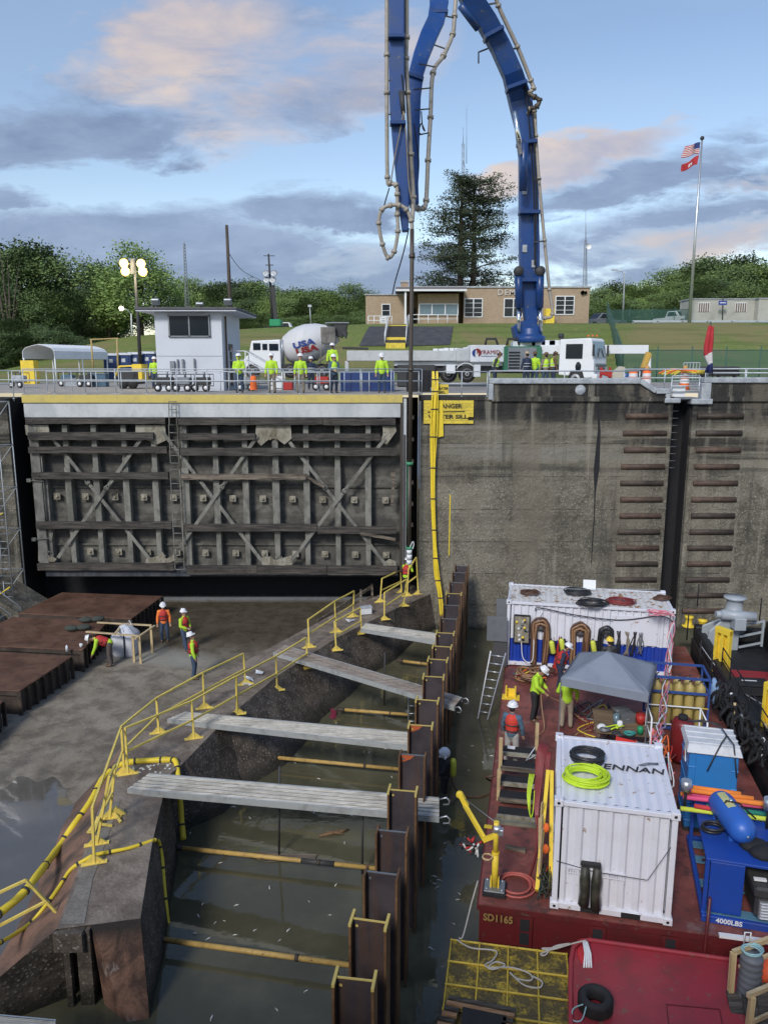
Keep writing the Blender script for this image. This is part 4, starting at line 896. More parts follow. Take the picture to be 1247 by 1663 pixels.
# ---------------------------------------------------------------- brick building
YB = 93
bd = thing('brick_building', 'long low tan brick office building on the grass bank behind the pump truck', 'building', F(594, 527, YB))
def BX(x, y=527, d=0): return F(x, y, YB + d).x
def BZ(y, d=0): return F(700, y, YB + d).z
zb = 5.0
m = MB(); m.bb(BX(594), BX(660), YB, YB + 11, zb, BZ(479)); m.bb(BX(752), BX(955), YB, YB + 11, zb, BZ(467)); m.bb(BX(655), BX(757), YB + 2.2, YB + 11, zb, BZ(470)); m.bb(BX(678), BX(745, 500, -1.5), YB - 1.2, YB + 2.2, zb, BZ(478))
m.build('wall', M_BRICK, bd, True)
m = MB(); m.bb(BX(592), BX(662), YB - .15, YB + 11.2, BZ(479), BZ(477)); m.bb(BX(662), BX(957), YB - .15, YB + 11.2, BZ(467), BZ(464.5)); m.build('roof', M_COPE, bd, True)
m = MB(); m.bb(BX(642), BX(752), YB - 3.2, YB + 2, BZ(474.5), BZ(470)); m.build('canopy', paint('canopy_fascia', (.16,.15,.16), .7), bd, True)
m = MB(); m.bb(BX(642) - .02, BX(752) + .02, YB - 3.24, YB - 3.2, BZ(476.5), BZ(473.5)); m.build('canopy_trim', M_WHITE, bd, True)
m = MB(); m.bb(BX(652), BX(664), YB + 3, YB + 4.2, BZ(472), BZ(451)); m.build('chimney', M_BRICK, bd, True); MB().bb(BX(651), BX(665), YB + 2.9, YB + 4.3, BZ(454), BZ(450)).build('chimney_cap', M_COPE, bd, True)
MB().bb(BX(655.5), BX(658.5), YB - 3, YB - 2.8, zb, BZ(476)).build('post', M_WHITE, bd, True)
def window(x0, x1, y0, y1, d=0, cols=2, rows=2, glass=None):
    f = MB(); a0, a1, z0, z1 = BX(x0), BX(x1), BZ(y1), BZ(y0); yb = YB + d
    t_ = .10
    f.bb(a0, a1, yb - .08, yb + .05, z0, z0 + t_); f.bb(a0, a1, yb - .08, yb + .05, z1 - t_, z1); f.bb(a0, a0 + t_, yb - .08, yb + .05, z0 + t_, z1 - t_); f.bb(a1 - t_, a1, yb - .08, yb + .05, z0 + t_, z1 - t_)
    for k in range(1, cols): xx = a0 + (a1-a0)*k/cols; f.bb(xx - t_*.6, xx + t_*.6, yb - .07, yb + .05, z0 + t_, z1 - t_)
    fr = f.build('window', M_WHITE, bd, True); g = MB()
    g.bb(a0 + t_, a1 - t_, yb - .03, yb - .01, z0 + t_, z1 - t_); g.build('pane', glass or M_GLASS, fr, False).parent = bd
    g = MB()
    for k in range(1, rows): zz = z0 + (z1-z0)*k/rows; g.bb(a0 + t_, a1 - t_, yb - .06, yb - .035, zz - .025, zz + .025)
    if rows > 1: g.build('glazing_bar', M_WHITE, bd, True)
def fixpane():
    for o in children(bd):
        if o.name.startswith('pane'): o.location = tuple(-v for v in bd.location)
window(753, 783, 484, 515, 0, 2, 4); window(817, 848, 484, 515, 0, 2, 2); window(900, 931, 480, 511, 0, 2, 4); window(619.5, 634, 493, 515, 0, 1, 2)
window(679, 742, 494, 513, -1.3, 3, 1, M_GLASSB)
fixpane()
MB().bb(BX(668), BX(676), YB + 2.1, YB + 2.2, zb, BZ(498)).build('door', M_DARK, bd, True)
M_LET = paint('metal_letters', (.55, .52, .48), .5)
for k, ch in enumerate('DEMO'): text_mesh(ch, .92, M_LET, 'lettering', bd, Vector((BX(811 + k*9.6), YB - .06, BZ(475))) - bd.location, ext=.05, bold=.01)
m = MB(); m.lathe([(0, 0), (.22, 0), (.22, -.3)], (BX(943), YB, BZ(475)), 10, 'Y'); m.lathe([(0, 0), (.16, 0), (.16, -.25)], (BX(948), YB, BZ(475)), 10, 'Y'); m.build('floodlight', M_DARK, bd, True)
MB().bb(BX(880), BX(893), YB - 3, YB - 1.5, 5.5, BZ(503)).build('x', M_YELB) if False else None
o = MB().bb(BX(879), BX(892.5), YB - 2.4, YB - 1.2, 5.6, BZ(503)).build('utility_cabinet', M_YELB); tag(o, 'yellow cabinet in front of the brick building just right of the blue boom', 'cabinet')
railing('guard_rail', 'white railing along the terrace in front of the building bay window', (BX(664, 527, -4), YB - 4, 5.75), (BX(742, 527, -4), YB - 4, 5.75), 5, 1.0, r=.04, mat=M_WHITE)
railing('guard_rail', 'white railing left of the stairs on the bank', (BX(598, 527, -4), YB - 4, 5.6), (BX(636, 527, -4), YB - 4, 5.6), 4, 1.0, r=.04, mat=M_WHITE)
# paved aprons and stairs on the slope
def on_slope(x, y, dz=.05):
    best = None
    for k in range(400):
        Y = 62 + k * .08; p = F(x, y, Y)
        if p.z <= terr(p.x, Y) + dz: return Vector((p.x, Y, terr(p.x, Y) + dz))
    return F(x, y, 90)
for i, poly in enumerate(([(600,530),(636,530),(628,562),(583,562)], [(662,530),(736,530),(731,560),(655,562)])):
    a, b, c, d = [on_slope(*p) for p in poly]; m = MB(); N_ = 10
    for k in range(N_ + 1):
        t = k / N_
        for j in range(7):
            s_ = j / 6; p = a.lerp(d, t).lerp(b.lerp(c, t), s_); m.v.append(Vector((p.x, p.y, terr(p.x, p.y) + .07)))
    for k in range(N_):
        for j in range(6): m.f.append([k*7+j, k*7+j+1, (k+1)*7+j+1, (k+1)*7+j]); m.mi.append(0); m.sm.append(True)
    o = m.build('asphalt_apron', M_ASPH); o['kind'] = 'structure'
st = thing('stairs', 'dark stair flight with yellow landings and white handrails climbing the grass bank to the building', 'stairs', on_slope(645, 560))
s0, s1 = on_slope(642, 562), on_slope(646, 531); m = MB(); my = MB(); N_ = 16
for k in range(N_):
    p = s0.lerp(s1, (k+.5)/N_); z = terr(p.x, p.y) + .15; (my if k in (0, 3, 4, 15) else m).bb(p.x - .95, p.x + .95, p.y - .8, p.y + .8, z - .5, z + .12)
m.build('steps', M_DARK, st, True); my.build('landing', M_YSIGN, st, True)
for sx in (-1.05, 1.05):
    m = MB(); P = [s0.lerp(s1, k/6) for k in range(7)]; P = [Vector((p.x + sx, p.y, terr(p.x, p.y) + .3)) for p in P]
    for h in (.5, 1.0): m.tube([p + Vector((0,0,h)) for p in P], .035)
    for p in P: m.cone(p, p + Vector((0,0,1)), .035)
    m.build('handrail', M_WHITE, st, True)
so = thing('notice_board', 'small white notice board on the railing left of the bank stairs', 'sign', F(622, 520, YB - 4.1)); m = MB(); m.bb(BX(618, 520, -4.1), BX(627, 520, -4.1), YB - 4.15, YB - 4.1, F(0, 525, YB-4).z, F(0, 515, YB-4).z); m.build('panel', M_WHITE, so, True)
m = MB(); [m.bb(BX(619.5, 520, -4.1), BX(625.5, 520, -4.1), YB - 4.17, YB - 4.155, F(0, y+.6, YB-4).z, F(0, y, YB-4).z) for y in (517, 520, 522.5)]; m.build('print', M_NAVY, so, True)
# ---------------------------------------------------------------- control house
YH = 42.0
ch = thing('control_house', 'white concrete control house with dark window band and flat overhanging roof at left', 'building', F(253, 600, YH)); hx = lambda x, y=560, d=0: F(x, y, YH + d).x; hz = lambda y, d=0: F(300, y, YH + d).z
x0, x1 = hx(253), hx(361); m = MB(); m.bb(x0, x1, YH, YH + 5.2, ZE, hz(503)); m.build('wall', M_HOUSEW, ch, True)
m = MB(); m.bb(x0 - .85, x1 + .95, YH - .6, YH + 6.0, hz(504), hz(499.5)); m.build('roof', paint('roof_edge', (.10, .10, .11), .8), ch, True, .03); m = MB(); m.bb(x0 - .8, x1 + .9, YH - .55, YH + 5.9, hz(506), hz(504) - .002); m.build('soffit', M_HOUSEW, ch, True)
m = MB(); a0, a1 = hx(275), hx(343); z0, z1 = hz(547), hz(511); m.bb(a0, a1, YH - .05, YH - .01, z0, z1); wn = m.build('window', M_DARK, ch, True)
m = MB(); mid = hx(309); m.bb(a0 + .1, mid - .05, YH - .07, YH - .055, z0 + .1, z1 - .1); m.bb(mid + .05, a1 - .1, YH - .07, YH - .055, z0 + .1, z1 - .1); m.build('pane', M_GLASS, ch, True)
m = MB(); 
for xx in (a0 + .05, mid, a1 - .05): m.bb(xx - .035, xx + .035, YH - .1, YH - .07, z0, z1)
m.bb(a0, a1, YH - .1, YH - .072, z1 - .06, z1); m.bb(a0, a1, YH - .1, YH - .072, z0, z0 + .06); m.build('window_frame', M_STEEL, ch, True)
m = MB(); m.bb(x1, x1 + .04, YH + 1.6, YH + 2.7, .1, 2.4); d_ = m.build('door', paint('brown_door', (.12, .09, .08), .6), ch, True)
MB().bb(x1 + .04, x1 + .06, YH + 1.8, YH + 2.5, 1.3, 2.2).build('door_pane', M_GLASS, ch, True)
m = MB(); m.cone((x1 + .08, YH + .7, 0), (x1 + .08, YH + .7, hz(512)), .05); m.build('downpipe', M_BROWNC, ch, True)
for k, (xa, xb, ya, yb_) in enumerate(((276, 284, 586, 603), (287, 290, 583, 604), (295, 299, 583, 604), (314, 317, 582, 604))):
    a, b = F(xa, ya, YH - .1), F(xb, yb_, YH - .1); MB().bb(a.x, b.x, YH - .14, YH - .01, b.z, a.z).build('electric_box', M_STEEL, ch, True)
MB().bb(x0 + .02, x1, YH - .012, YH - .004, hz(578.3), hz(577.7)).build('joint', M_STEEL, ch, True)
for (x, s_) in ((254, 1), (325, .5), (371, 1)):
    t = thing('floodlight', {254: 'grey floodlight head at the left front corner of the control house roof', 325: 'small white floodlight on the middle of the control house roof', 371: 'grey floodlight at the right end of the control house roof'}[x], 'floodlight', F(x, 498, YH + .2)); m = MB(Matrix.Rotation(R(25), 4, 'X')); m.box((0, 0, .22*s_+.05), (.42, .2, .36*s_)); m.build('lamp_body', M_STEEL, t, bevel=.04); m = MB(); m.cone((0, .1, -.08), (0, .1, .2), .03); m.build('bracket', M_DARK, t)
sl = thing('platform_stairs', 'grey steel platform and stairs beside the control house door', 'stairs', (x1, YH + 1, 0)); m = MB(); m.bb(x1 + .05, x1 + 1.0, YH + 1.2, YH + 3, .95, 1.02); m.build('platform', M_STEEL, sl, True)
m = MB()
for k in range(6): m.bb(x1 + 1.0 + k*.32, x1 + 1.35 + k*.32, YH + 1.2, YH + 2.2, .8 - k*.17, .84 - k*.17)
m.build('steps', M_STEEL, sl, True); m = MB()
for y in (YH + 1.2, YH + 2.2): 
    for h in (1, .5): m.tube([(x1 + .1, y, 1 + h), (x1 + 1.0, y, 1 + h), (x1 + 3, y, -.1 + h)], .03)
    for q in (.1, 1.0): m.cone((x1 + q, y, 0), (x1 + q, y, 2), .03)
    m.cone((x1 + 3, y, -.1), (x1 + 3, y, .9), .03)
m.build('handrail', M_WHITE, sl, True)
# ---------------------------------------------------------------- masts, poles, antennas, flagpole
lm = thing('light_mast', 'dark lighting mast with four glowing lamps beside the control house', 'lamp', (F(228, 600, 47).x, 47, ZE)); m = MB(); pt = F(218, 425, 47); m.tube([F(229, 612, 47), F(224, 520, 47), pt], .1, 8, rs=[.13, .1, .07]); m.bar(F(203, 428, 47), F(233, 428, 47), .06, .06); m.bar(F(203, 441, 47), F(233, 441, 47), .05, .05); m.bar(F(216, 420, 47), F(216, 445, 47), .3, .2); m.build('mast', M_DARK, lm, True)
M_LAMP = emis('lit_lamp_lens', (1, .84, .55), 14.0); M_LHALO = emis('lamp_halo_glow', (1, .62, .16), 1.3)  # second material glows to imitate the yellow halo round each lens
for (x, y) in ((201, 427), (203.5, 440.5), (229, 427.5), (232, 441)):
    c = F(x, y, 46.9); m = MB(); m.box(c + Vector((0, .1, 0)), (.5, .2, .42)); o = m.build('lamp_housing', M_DARK, lm, True, .03); m = MB(); m.ball(c - Vector((0, .02, 0)), .15, 12, 8, (1.15, .25, .9)); m.build('lamp_lens', M_LAMP, lm, True); MB().lathe([(0, 0), (.25, -.03), (.26, .03)], c + Vector((0, .0, 0)), 16, 'Y').build('halo_disc', M_LHALO, lm, True)
    ld = bpy.data.lights.new('lamp_light', 'POINT'); ld.energy = 60; ld.color = (1, .85, .55); ld.shadow_soft_size = .2; lo = bpy.data.objects.new('lamp_light', ld); COL.objects.link(lo); lo.parent = lm; lo.location = c - Vector((0, .4, 0)) - lm.location
gt = thing('generator', 'yellow and black portable generator trailer below the lit light mast', 'generator', (F(222, 610, 46).x, 46, ZE)); a = F(190, 592, 46); b = F(238, 627, 46)
m = MB(); m.bb(a.x + .2, b.x - .2, 45.4, 46.8, .15, .95); m.build('body', M_DARK, gt, True, .06); m = MB(); m.tube([(a.x, 45.5, .5), (a.x + .3, 45.5, 1.15), (b.x - .6, 45.5, 1.2), (b.x - .5, 45.5, .2)], .07); m.bb(b.x - .6, b.x - .05, 45.4, 46.6, .3, 1.3); m.build('frame', M_YELB, gt, True)
for xx in (a.x + .5, b.x - .6): MB().lathe([(0, -.12), (.26, -.12), (.3, -.06), (.3, .06), (.26, .12), (0, .12)], (xx, 45.35, .17), 16, 'Y').build('wheel', M_TYRE, gt, True)
up_ = thing('utility_pole', 'plain wooden utility pole rising behind the control house roof', 'pole', F(376, 560, 60)); m = MB(); m.tube([F(377, 560, 60), F(368, 365, 60)], .1, 8, rs=[.17, .11]); m.build('pole', M_WOODP if False else M_BARK, up_, True)
m = MB(); m.tube(curve_pts([F(371, 410, 60), F(395, 440, 75), F(430, 458, 95)], 6), .025, 4); tag(m.build('cable', M_DARK), 'thin black cable sagging from the wooden pole to the floodlight pole', 'cable')
fl = thing('floodlight_pole', 'dark pole carrying four round grey floodlights above the green machine', 'pole', F(442, 525, 95)); m = MB(); m.cone(F(443, 527, 95), F(436, 412, 95), .2, .1); m.bar(F(428, 415, 95), F(446, 415, 95), .08, .08); m.bar(F(431, 430, 95), F(444, 430, 95), .08, .1); m.build('pole', M_DARK, fl, True)
for x, y in ((432, 444), (445, 444), (433, 455), (443, 455)):
    c = F(x, y, 94.6); m = MB(); m.lathe([(0, .3), (.2, .25), (.42, -.1), (.36, -.12), (0, -.08)], c, 12, 'Y', Matrix.Rotation(R(-25), 3, 'X')); m.ball(c + Vector((0, .2, .15)), .25, 8, 6); m.build('lamp', M_STEEL, fl, True)
gm = thing('drill_rig', 'green machine with a tall black mast on the bank by the tree line', 'machine', F(446, 530, 94)); m = MB(); a, b = F(437, 518, 94), F(456, 530, 94); m.bb(a.x, b.x, 94, 96, b.z, a.z); m.build('body', M_GREEN, gm, True, .1); m = MB(); m.bar(F(448, 520, 95), F(443, 463, 95), .45, .3, (0, 1, 0)); m.build('mast', M_DARK, gm, True); m = MB(); a = F(428, 533, 94); m.bb(a.x, b.x + 1, 94, 96, b.z - .4, b.z); m.build('track', M_TYRE, gm, True)
def lattice(name, label, xb, yb, xt, yt, Y, w0, w1, whip=None):
    t = thing(name, label, 'antenna', F(xb, yb, Y)); a, b = F(xb, yb, Y), F(xt, yt, Y); m = MB(); N_ = 22
    L3 = [[a.lerp(b, k/N_) + Vector((math.cos(q*2.09+.5), math.sin(q*2.09+.5), 0)) * (w0 + (w1-w0)*k/N_) for k in range(N_+1)] for q in range(3)]
    for q in range(3):
        m.tube(L3[q], .035, 4)
        for k in range(N_): m.cone(L3[q][k], L3[(q+1)%3][k+1], .02, .02, 4, False)
    m.build('lattice', M_STEEL, t, True)
    if whip:
        for (x, y0, y1) in whip: MB().cone(F(x, y0, Y), F(x, y1, Y), .05, .02, 5).build('whip', M_STEEL, t, True)
    return t
t = lattice('radio_mast', 'tall lattice radio mast with whip aerials behind the pine', 752, 500, 752, 232, 116, .35, .2, ((752, 235, 205), (757.5, 265, 175)))
m = MB()
for dx in (-10, 11, 22): m.tube([F(752, 260, 116), F(752 + dx, 330, 116)], .02, 4)
m.build('guy_wire', M_STEEL, t, True)
lattice('radio_mast', 'thin lattice mast left of the wooden pole above the control house', 304, 505, 299, 395, 90, .28, .1, ((299, 400, 388),))
t = lattice('radio_mast', 'slim radio mast with dish rising above the right end of the brick building', 950, 470, 951, 390, 98, .3, .15, ((951, 392, 342),)); MB().lathe([(0, 0), (.3, -.1), (.35, -.2)], F(955, 400, 97.8), 10, 'Y').build('dish', M_WHITE, t, True)
fp = thing('flagpole', 'tall silver flagpole on the terrace with a dark ball finial', 'flagpole', F(1119, 521, 95)); m = MB(); pb, ptp = F(1119, 523, 95), F(1140, 226, 95); m.cone(pb, ptp, .2, .1, 10); m.build('pole', M_ALU, fp, True); MB().ball(ptp + Vector((0,0,.15)), .24).build('finial', M_DARK, fp, True)
def flag(name, label, pts, fn, Y=94.9):
    """pts: 4 photo corners hoist-top, fly-top, fly-bottom, hoist-bottom"""
    A, B, C, D = [F(x, y, Y) for x, y in pts]; nx, ny = 20, 13; m = MB()
    for j in range(ny + 1):
        for i in range(nx + 1):
            s_, t = i / nx, j / ny; p = A.lerp(B, s_).lerp(D.lerp(C, s_), t); p = p + Vector((0, .35*math.sin(s_*7 + t*1.2)*s_**.5, .12*math.sin(s_*6 + .4))); m.v.append(p)
    for j in range(ny):
        for i in range(nx): m.f.append([j*(nx+1)+i, j*(nx+1)+i+1, (j+1)*(nx+1)+i+1, (j+1)*(nx+1)+i]); m.mi.append(fn(i/nx, j/ny)); m.sm.append(True)
    o = m.build(name, [M_FR, M_FW, M_FB], solid=.02); return tag(o, label, 'flag')
M_FR = paint('flag_red', (.42, .03, .04), .8, dirt=.1); M_FW = paint('flag_white', (.62, .60, .60), .8, dirt=.1); M_FB = paint('flag_blue', (.025, .04, .16), .8, dirt=.1)
flag('national_flag', 'red and white striped flag with a blue canton flying at the top of the flagpole', [(1137, 231), (1114, 236), (1107.5, 254), (1135, 250)], lambda s_, t: 2 if (s_ < .4 and t < .53) else (0 if int(t*13) % 2 == 0 else 1))
flag('castle_flag', 'red flag with a small white emblem flying under the striped flag', [(1135, 252), (1108, 266), (1107, 277), (1132, 267)], lambda s_, t: 1 if (.38 < s_ < .62 and (.35 < t < .72) and not (.47 < s_ < .53 and t > .5)) else 0)
# ---------------------------------------------------------------- terrace on the right: road, rail, trailers, pickup, street lamp, fences
sheet('road', [(BX(960, 520, 6), 99, 6.0), (120, 99, 6.0), (120, 106, 6.0), (BX(960, 520, 6), 106, 6.0)], 6.03, M_ASPH)
m = MB(); m.bb(30, 75, 95.6, 95.75, 6.25, 6.5); [m.bb(30 + k*3, 30.15 + k*3, 95.6, 95.75, 5.8, 6.4) for k in range(15)]; tag(m.build('crash_barrier', M_RAIL), 'grey crash barrier along the edge of the upper road', 'barrier')
def trailer(x0, x1, yt, yb_, Y, label, wins=()):
    a, b = F(x0, yt, Y), F(x1, yb_, Y); t = thing('site_trailer', label, 'trailer', (a.x, Y, b.z)); m = MB(); m.bb(a.x, b.x, Y, Y + 3.5, b.z - .3, a.z)
    m.build('body', paint('trailer_cream', (.42, .42, .37), .7, scale=.6), t, True, .05); m = MB(); m.bb(a.x - .1, b.x + .1, Y - .1, Y + 3.6, a.z, a.z + .12); m.build('roof', M_COPE, t, True)
    for (p, q) in wins:
        c, d = F(p, 492, Y), F(q, 506, Y); w_ = MB().bb(c.x, d.x, Y - .06, Y, d.z, c.z).build('window', paint('window_tan', (.2, .15, .12), .5), t, True); m = MB(); [m.bb(c.x + (d.x-c.x)*k/5 - .03, c.x + (d.x-c.x)*k/5 + .03, Y - .09, Y - .065, d.z, c.z) for k in range(6)]; m.bb(c.x, d.x, Y-.09, Y-.065, c.z, c.z+.08); m.build('window_bar', M_WHITE, t, True)
trailer(1122, 1224, 486, 520, 97, 'long cream site trailer with two barred windows behind the flagpole', ((1134, 1151), (1194, 1211)))
trailer(1233, 1275, 485, 517, 96, 'pale site trailer cut by the right edge of the picture')
bs_ = thing('blue_sign', 'small blue sign on a thin post in front of the long trailer', 'sign', F(1173, 518, 96)); MB().cone(F(1173, 519, 96), F(1174, 480, 96), .06).build('post', M_DARK, bs_, True); a, b = F(1167, 488, 95.9), F(1180, 495, 95.9); MB().bb(a.x, b.x, 95.85, 95.9, b.z, a.z).build('panel', paint('sign_blue', (.03,.06,.3), .5), bs_, True); MB().bb(a.x + .15, b.x - .15, 95.83, 95.845, (a.z+b.z)/2 - .04, (a.z+b.z)/2 + .06).build('print', M_WHITE, bs_, True)
def pickup(loc, rz, label, mat):
    t = thing('pickup_truck', label, 'pickup', loc, rz); B_ = lambda: MB()
    m = B_(); prof = [(-2.9,.45),(-2.9,1.05),(-.9,1.08),(-.55,1.85),(.75,1.88),(1.45,1.2),(2.7,1.1),(2.85,.85),(2.85,.45)]; m.prism([(x, -.95, z) for x, z in prof], (0, 1.9, 0)); m.build('body', mat, t, bevel=.08, seg=2)
    m = B_(); m.prism([(.85, -.8, 1.8), (1.42, -.85, 1.24), (1.46, -.85, 1.24), (.9, -.8, 1.82)], (0, 1.65, 0)); m.build('windscreen', M_GLASS, t)
    for s in (-1, 1):
        m = B_(); m.prism([(-.5, s*.955, 1.25), (1.1, s*.955, 1.25), (.7, s*.955, 1.75), (-.35, s*.955, 1.75)], (0, s*.02, 0)); m.build('side_window', M_GLASS, t)
        B_().box((2.84, s*.72, .92), (.06, .35, .2)).build('headlight', M_ALU, t)
        for x in (-1.9, 1.85):
            w_ = B_().lathe([(0,-.14),(.36,-.14),(.41,-.08),(.41,.08),(.36,.14),(0,.14)], (x, s*.85, .41), 18, 'Y').build('wheel', M_TYRE, t); B_().lathe([(0,-.15),(.2,-.15),(.22,-.1),(.22,.1),(.2,.15),(0,.15)], (x, s*.85, .41), 14, 'Y').build('rim', M_HUB, w_)
    B_().box((2.87, 0, .88), (.05, 1.0, .3)).build('grille', M_DARK, t); B_().box((2.9, 0, .55), (.12, 1.85, .2)).build('bumper', M_ALU, t, bevel=.03)
    return t
c = F(1089, 520, 101); pickup((c.x + .6, 101, 6.03), R(-62), 'white pickup truck parked on the upper road left of the flagpole', M_WHITE)
c = F(985, 523, 100); pickup((c.x - .5, 100, 5.7), R(200), 'grey pickup truck half hidden behind the right end of the brick building', M_STEEL)
c = F(430, 530, 112); pickup((-13.8, 112, 5.2), R(180), 'small white pickup far off at the foot of the tree line behind the mixer drum', M_WHITE)
ls = thing('street_lamp', 'tall grey street lamp with a curved arm left of the white pickup', 'lamp', F(1011, 521, 98)); m = MB(); m.tube([F(1011, 523, 98), F(1014, 446, 98), F(1010, 440, 98), F(999, 437.5, 98)], .1, 8, rs=[.14, .09, .08, .05]); m.build('pole', M_RAIL, ls, True); MB().box(F(998, 437.8, 98), (.7, .3, .15)).build('lamp_head', M_RAIL, ls, True)
sp_ = thing('lamp_post', 'small pale lamp post on the bank below the light green tree', 'lamp', F(214, 545, 84)); MB().cone(F(214, 545, 84), F(213, 509, 84), .07, .05).build('post', M_WHITE, sp_, True); MB().ball(F(197, 500.5, 84), .22).build('lamp_globe', M_LAMP, sp_, True); MB().tube([F(213, 509, 84), F(205, 502, 84), F(197, 500, 84)], .04).build('arm', M_RAIL, sp_, True)
sp2 = thing('lamp_post', 'small grey lamp post near the tree line right of the green machine', 'lamp', F(505, 525, 110)); MB().cone(F(505, 528, 110), F(503, 497, 110), .08, .06).build('post', M_RAIL, sp2, True); MB().box(F(503, 496.5, 110), (.5, .3, .3)).build('lamp_head', M_RAIL, sp2, True)
M_FENCE = paint('green_fence_post', (.03, .10, .085), .5)
def m_mesh():
    t = NT('green_mesh', .6); v = t.wp(); s = t.sep(v); t.col((.035, .11, .09))
    a = t.math('LESS_THAN', t.math('FRACT', t.math('MULTIPLY', t.math('ADD', t.math('ADD', s[0], s[1]), s[2]), 7)), .32); b = t.math('LESS_THAN', t.math('FRACT', t.math('MULTIPLY', t.math('SUBTRACT', t.math('ADD', s[0], s[1]), s[2]), 7)), .32)
    t.set('Alpha', t.math('MAXIMUM', a, b)); return t.m
M_MESH = m_mesh()
def fence(pts, label, h, n):
    t = thing('mesh_fence', label, 'fence', pts[0]); m = MB(); pm = []
    P = []
    for a, b in zip(pts, pts[1:]): P += [Vector(a).lerp(Vector(b), k / n) for k in range(n)]
    P.append(Vector(pts[-1]))
    for p in P: MB().cone(p - Vector((0,0,.3)), p + Vector((0,0,h+.3)), .045, .045, 6).build('post', M_FENCE, t, True)
    m.add(P + [p + Vector((0,0,h)) for p in P], [(i, i+1, len(P)+i+1, len(P)+i) for i in range(len(P)-1)]); m.build('mesh', M_MESH, t, True); m = MB(); m.tube([p + Vector((0,0,h)) for p in P], .03, 5); m.build('top_rail', M_FENCE, t, True); return t
g_ = lambda x, y: Vector((x, y, terr(x, y)))
fence([g_(F(985, 520, 93).x, 93), g_(F(1000, 560, 74).x, 74), g_(F(1012, 580, 62).x, 62)], 'green mesh fence climbing the bank right of the brick building', 2.4, 6)
fence([g_(F(1012, 580, 62).x, 62), g_(46, 62)], 'green mesh fence along the foot of the bank behind the right railing', 2.5, 10)
fence([g_(F(985, 520, 97.5).x, 97.5) , g_(38.5, 97.5)], 'green mesh fence on top of the bank before the pickup', 2.0, 4)

# ---------------------------------------------------------------- carport, gantry, portable toilets, left
cp = thing('carport', 'white corrugated metal carport open at its end, far left', 'carport', F(40, 600, 60)); a, b = F(38, 605, 58), F(160, 583, 58); N_ = 10
def arch(y, xa, xb_, zt, za): return [(xa + (xb_-xa)*k/N_, y, za + (zt-za)*(1-abs(2*k/N_-1)**3.2)) for k in range(N_+1)]
xa = F(38, 600, 58).x; xe = F(161, 600, 58).x; zt = F(90, 561, 58).z; za = F(90, 583, 58).z
AR = [(0, za), (.03, za + (zt-za)*.6), (.25, zt - .15), (.7, zt), (1.2, zt + .1), (1.7, zt), (2.15, zt - .15), (2.37, za + (zt-za)*.6), (2.4, za)]; DD = Vector((1.75, 6.2, 0))
m = MB(); vs = []; NN = 44
for k in range(NN + 1): vs += [Vector((xa + q, 58, z + .03*(k % 2))) + DD*k/NN for (q, z) in AR]
m.add(vs, [(k*9+j, k*9+j+1, (k+1)*9+j+1, (k+1)*9+j) for k in range(NN) for j in range(8)]); m.build('roof', M_WHITE, cp, True, solid=.03)
m = MB(); m.add([Vector((xa + q, 58, z)) + DD for (q, z) in AR], [tuple(range(9))]); m.build('gable', paint('carport_inside', (.14,.14,.15), .8), cp, True, solid=.04)
[MB().cone(Vector((xa + q, 58, ZE)) + DD*s_, Vector((xa + q, 58, za + .1)) + DD*s_, .05).build('post', M_WHITE, cp, True) for q in (.05, 2.35) for s_ in (.01, .5, .99)]
o = MB().bb(F(38, 600, 57).x, F(59, 600, 57).x, 56.6, 57.4, ZE, F(0, 585, 57).z).build('yellow_cabinet', M_YELB); tag(o, 'yellow cabinet standing under the left end of the carport', 'cabinet')
ga = thing('gantry', 'thin yellow goalpost gantry in front of the carport', 'gantry', F(150, 600, 52)); m = MB(); m.cone(F(152, 610, 52), F(148, 552, 52), .06); m.cone(F(192, 610, 52), F(190, 549, 52), .06); m.bar(F(146, 551, 52), F(192, 549, 52), .06, .07); m.build('frame', paint('gantry_yellow', (.42, .31, .12), .6), ga, True)
M_TB = paint('toilet_blue', (.02, .05, .16), .5); M_TW = paint('toilet_white', (.6, .62, .64), .5)
def toilet(loc, rz, label, group=None, mb=None, big=False):
    t = thing('portable_toilet', label, 'portable toilet', loc, rz, group); m = MB(); m.bb(-.58, .58, -.58, .58, .08, 2.05); 
    for k in range(4): m.bb(-.6, .6, -.6 + .02*0, .6, .25 + k*.46, .29 + k*.46)
    m.build('cabin', mb or M_TB, t, bevel=.03); m = MB(); m.bb(-.6, .6, -.6, .6, 0, .1); m.build('base', M_DARK, t)
    m = MB(); m.add([(-.66,-.66,2.03),(.66,-.66,2.03),(.66,.66,2.03),(-.66,.66,2.03),(-.6,-.5,2.2),(.6,-.5,2.2),(.6,.5,2.2),(-.6,.5,2.2)], [(0,1,2,3),(4,5,6,7),(0,1,5,4),(1,2,6,5),(2,3,7,6),(3,0,4,7)]); [m.bb(-.62, .62, -.45+k*.28, -.37+k*.28, 2.19, 2.225) for k in range(4)]; m.build('roof', M_TW, t, bevel=.02)
    d_ = MB().bb(-.42, .42, -.62, -.59, .15, 1.95).build('door', mb or M_TB, t); MB().bb(-.15, .15, -.64, -.622, 1.45, 1.75).build('sticker', M_TW, d_); MB().bb(.3, .36, -.66, -.62, 1.0, 1.15).build('handle', M_DARK, d_)
    return t
for i, x in enumerate((182, 203, 222, 242)):
    Yt = 66 + .5*i; xt = F(x, 600, Yt).x; toilet((xt, Yt, terr(xt, Yt)), R(14 - 3*i), ('leftmost', 'second', 'third', 'rightmost')[i] + ' of the four dark blue portable toilets below the light mast', 'portable toilets by the bank')
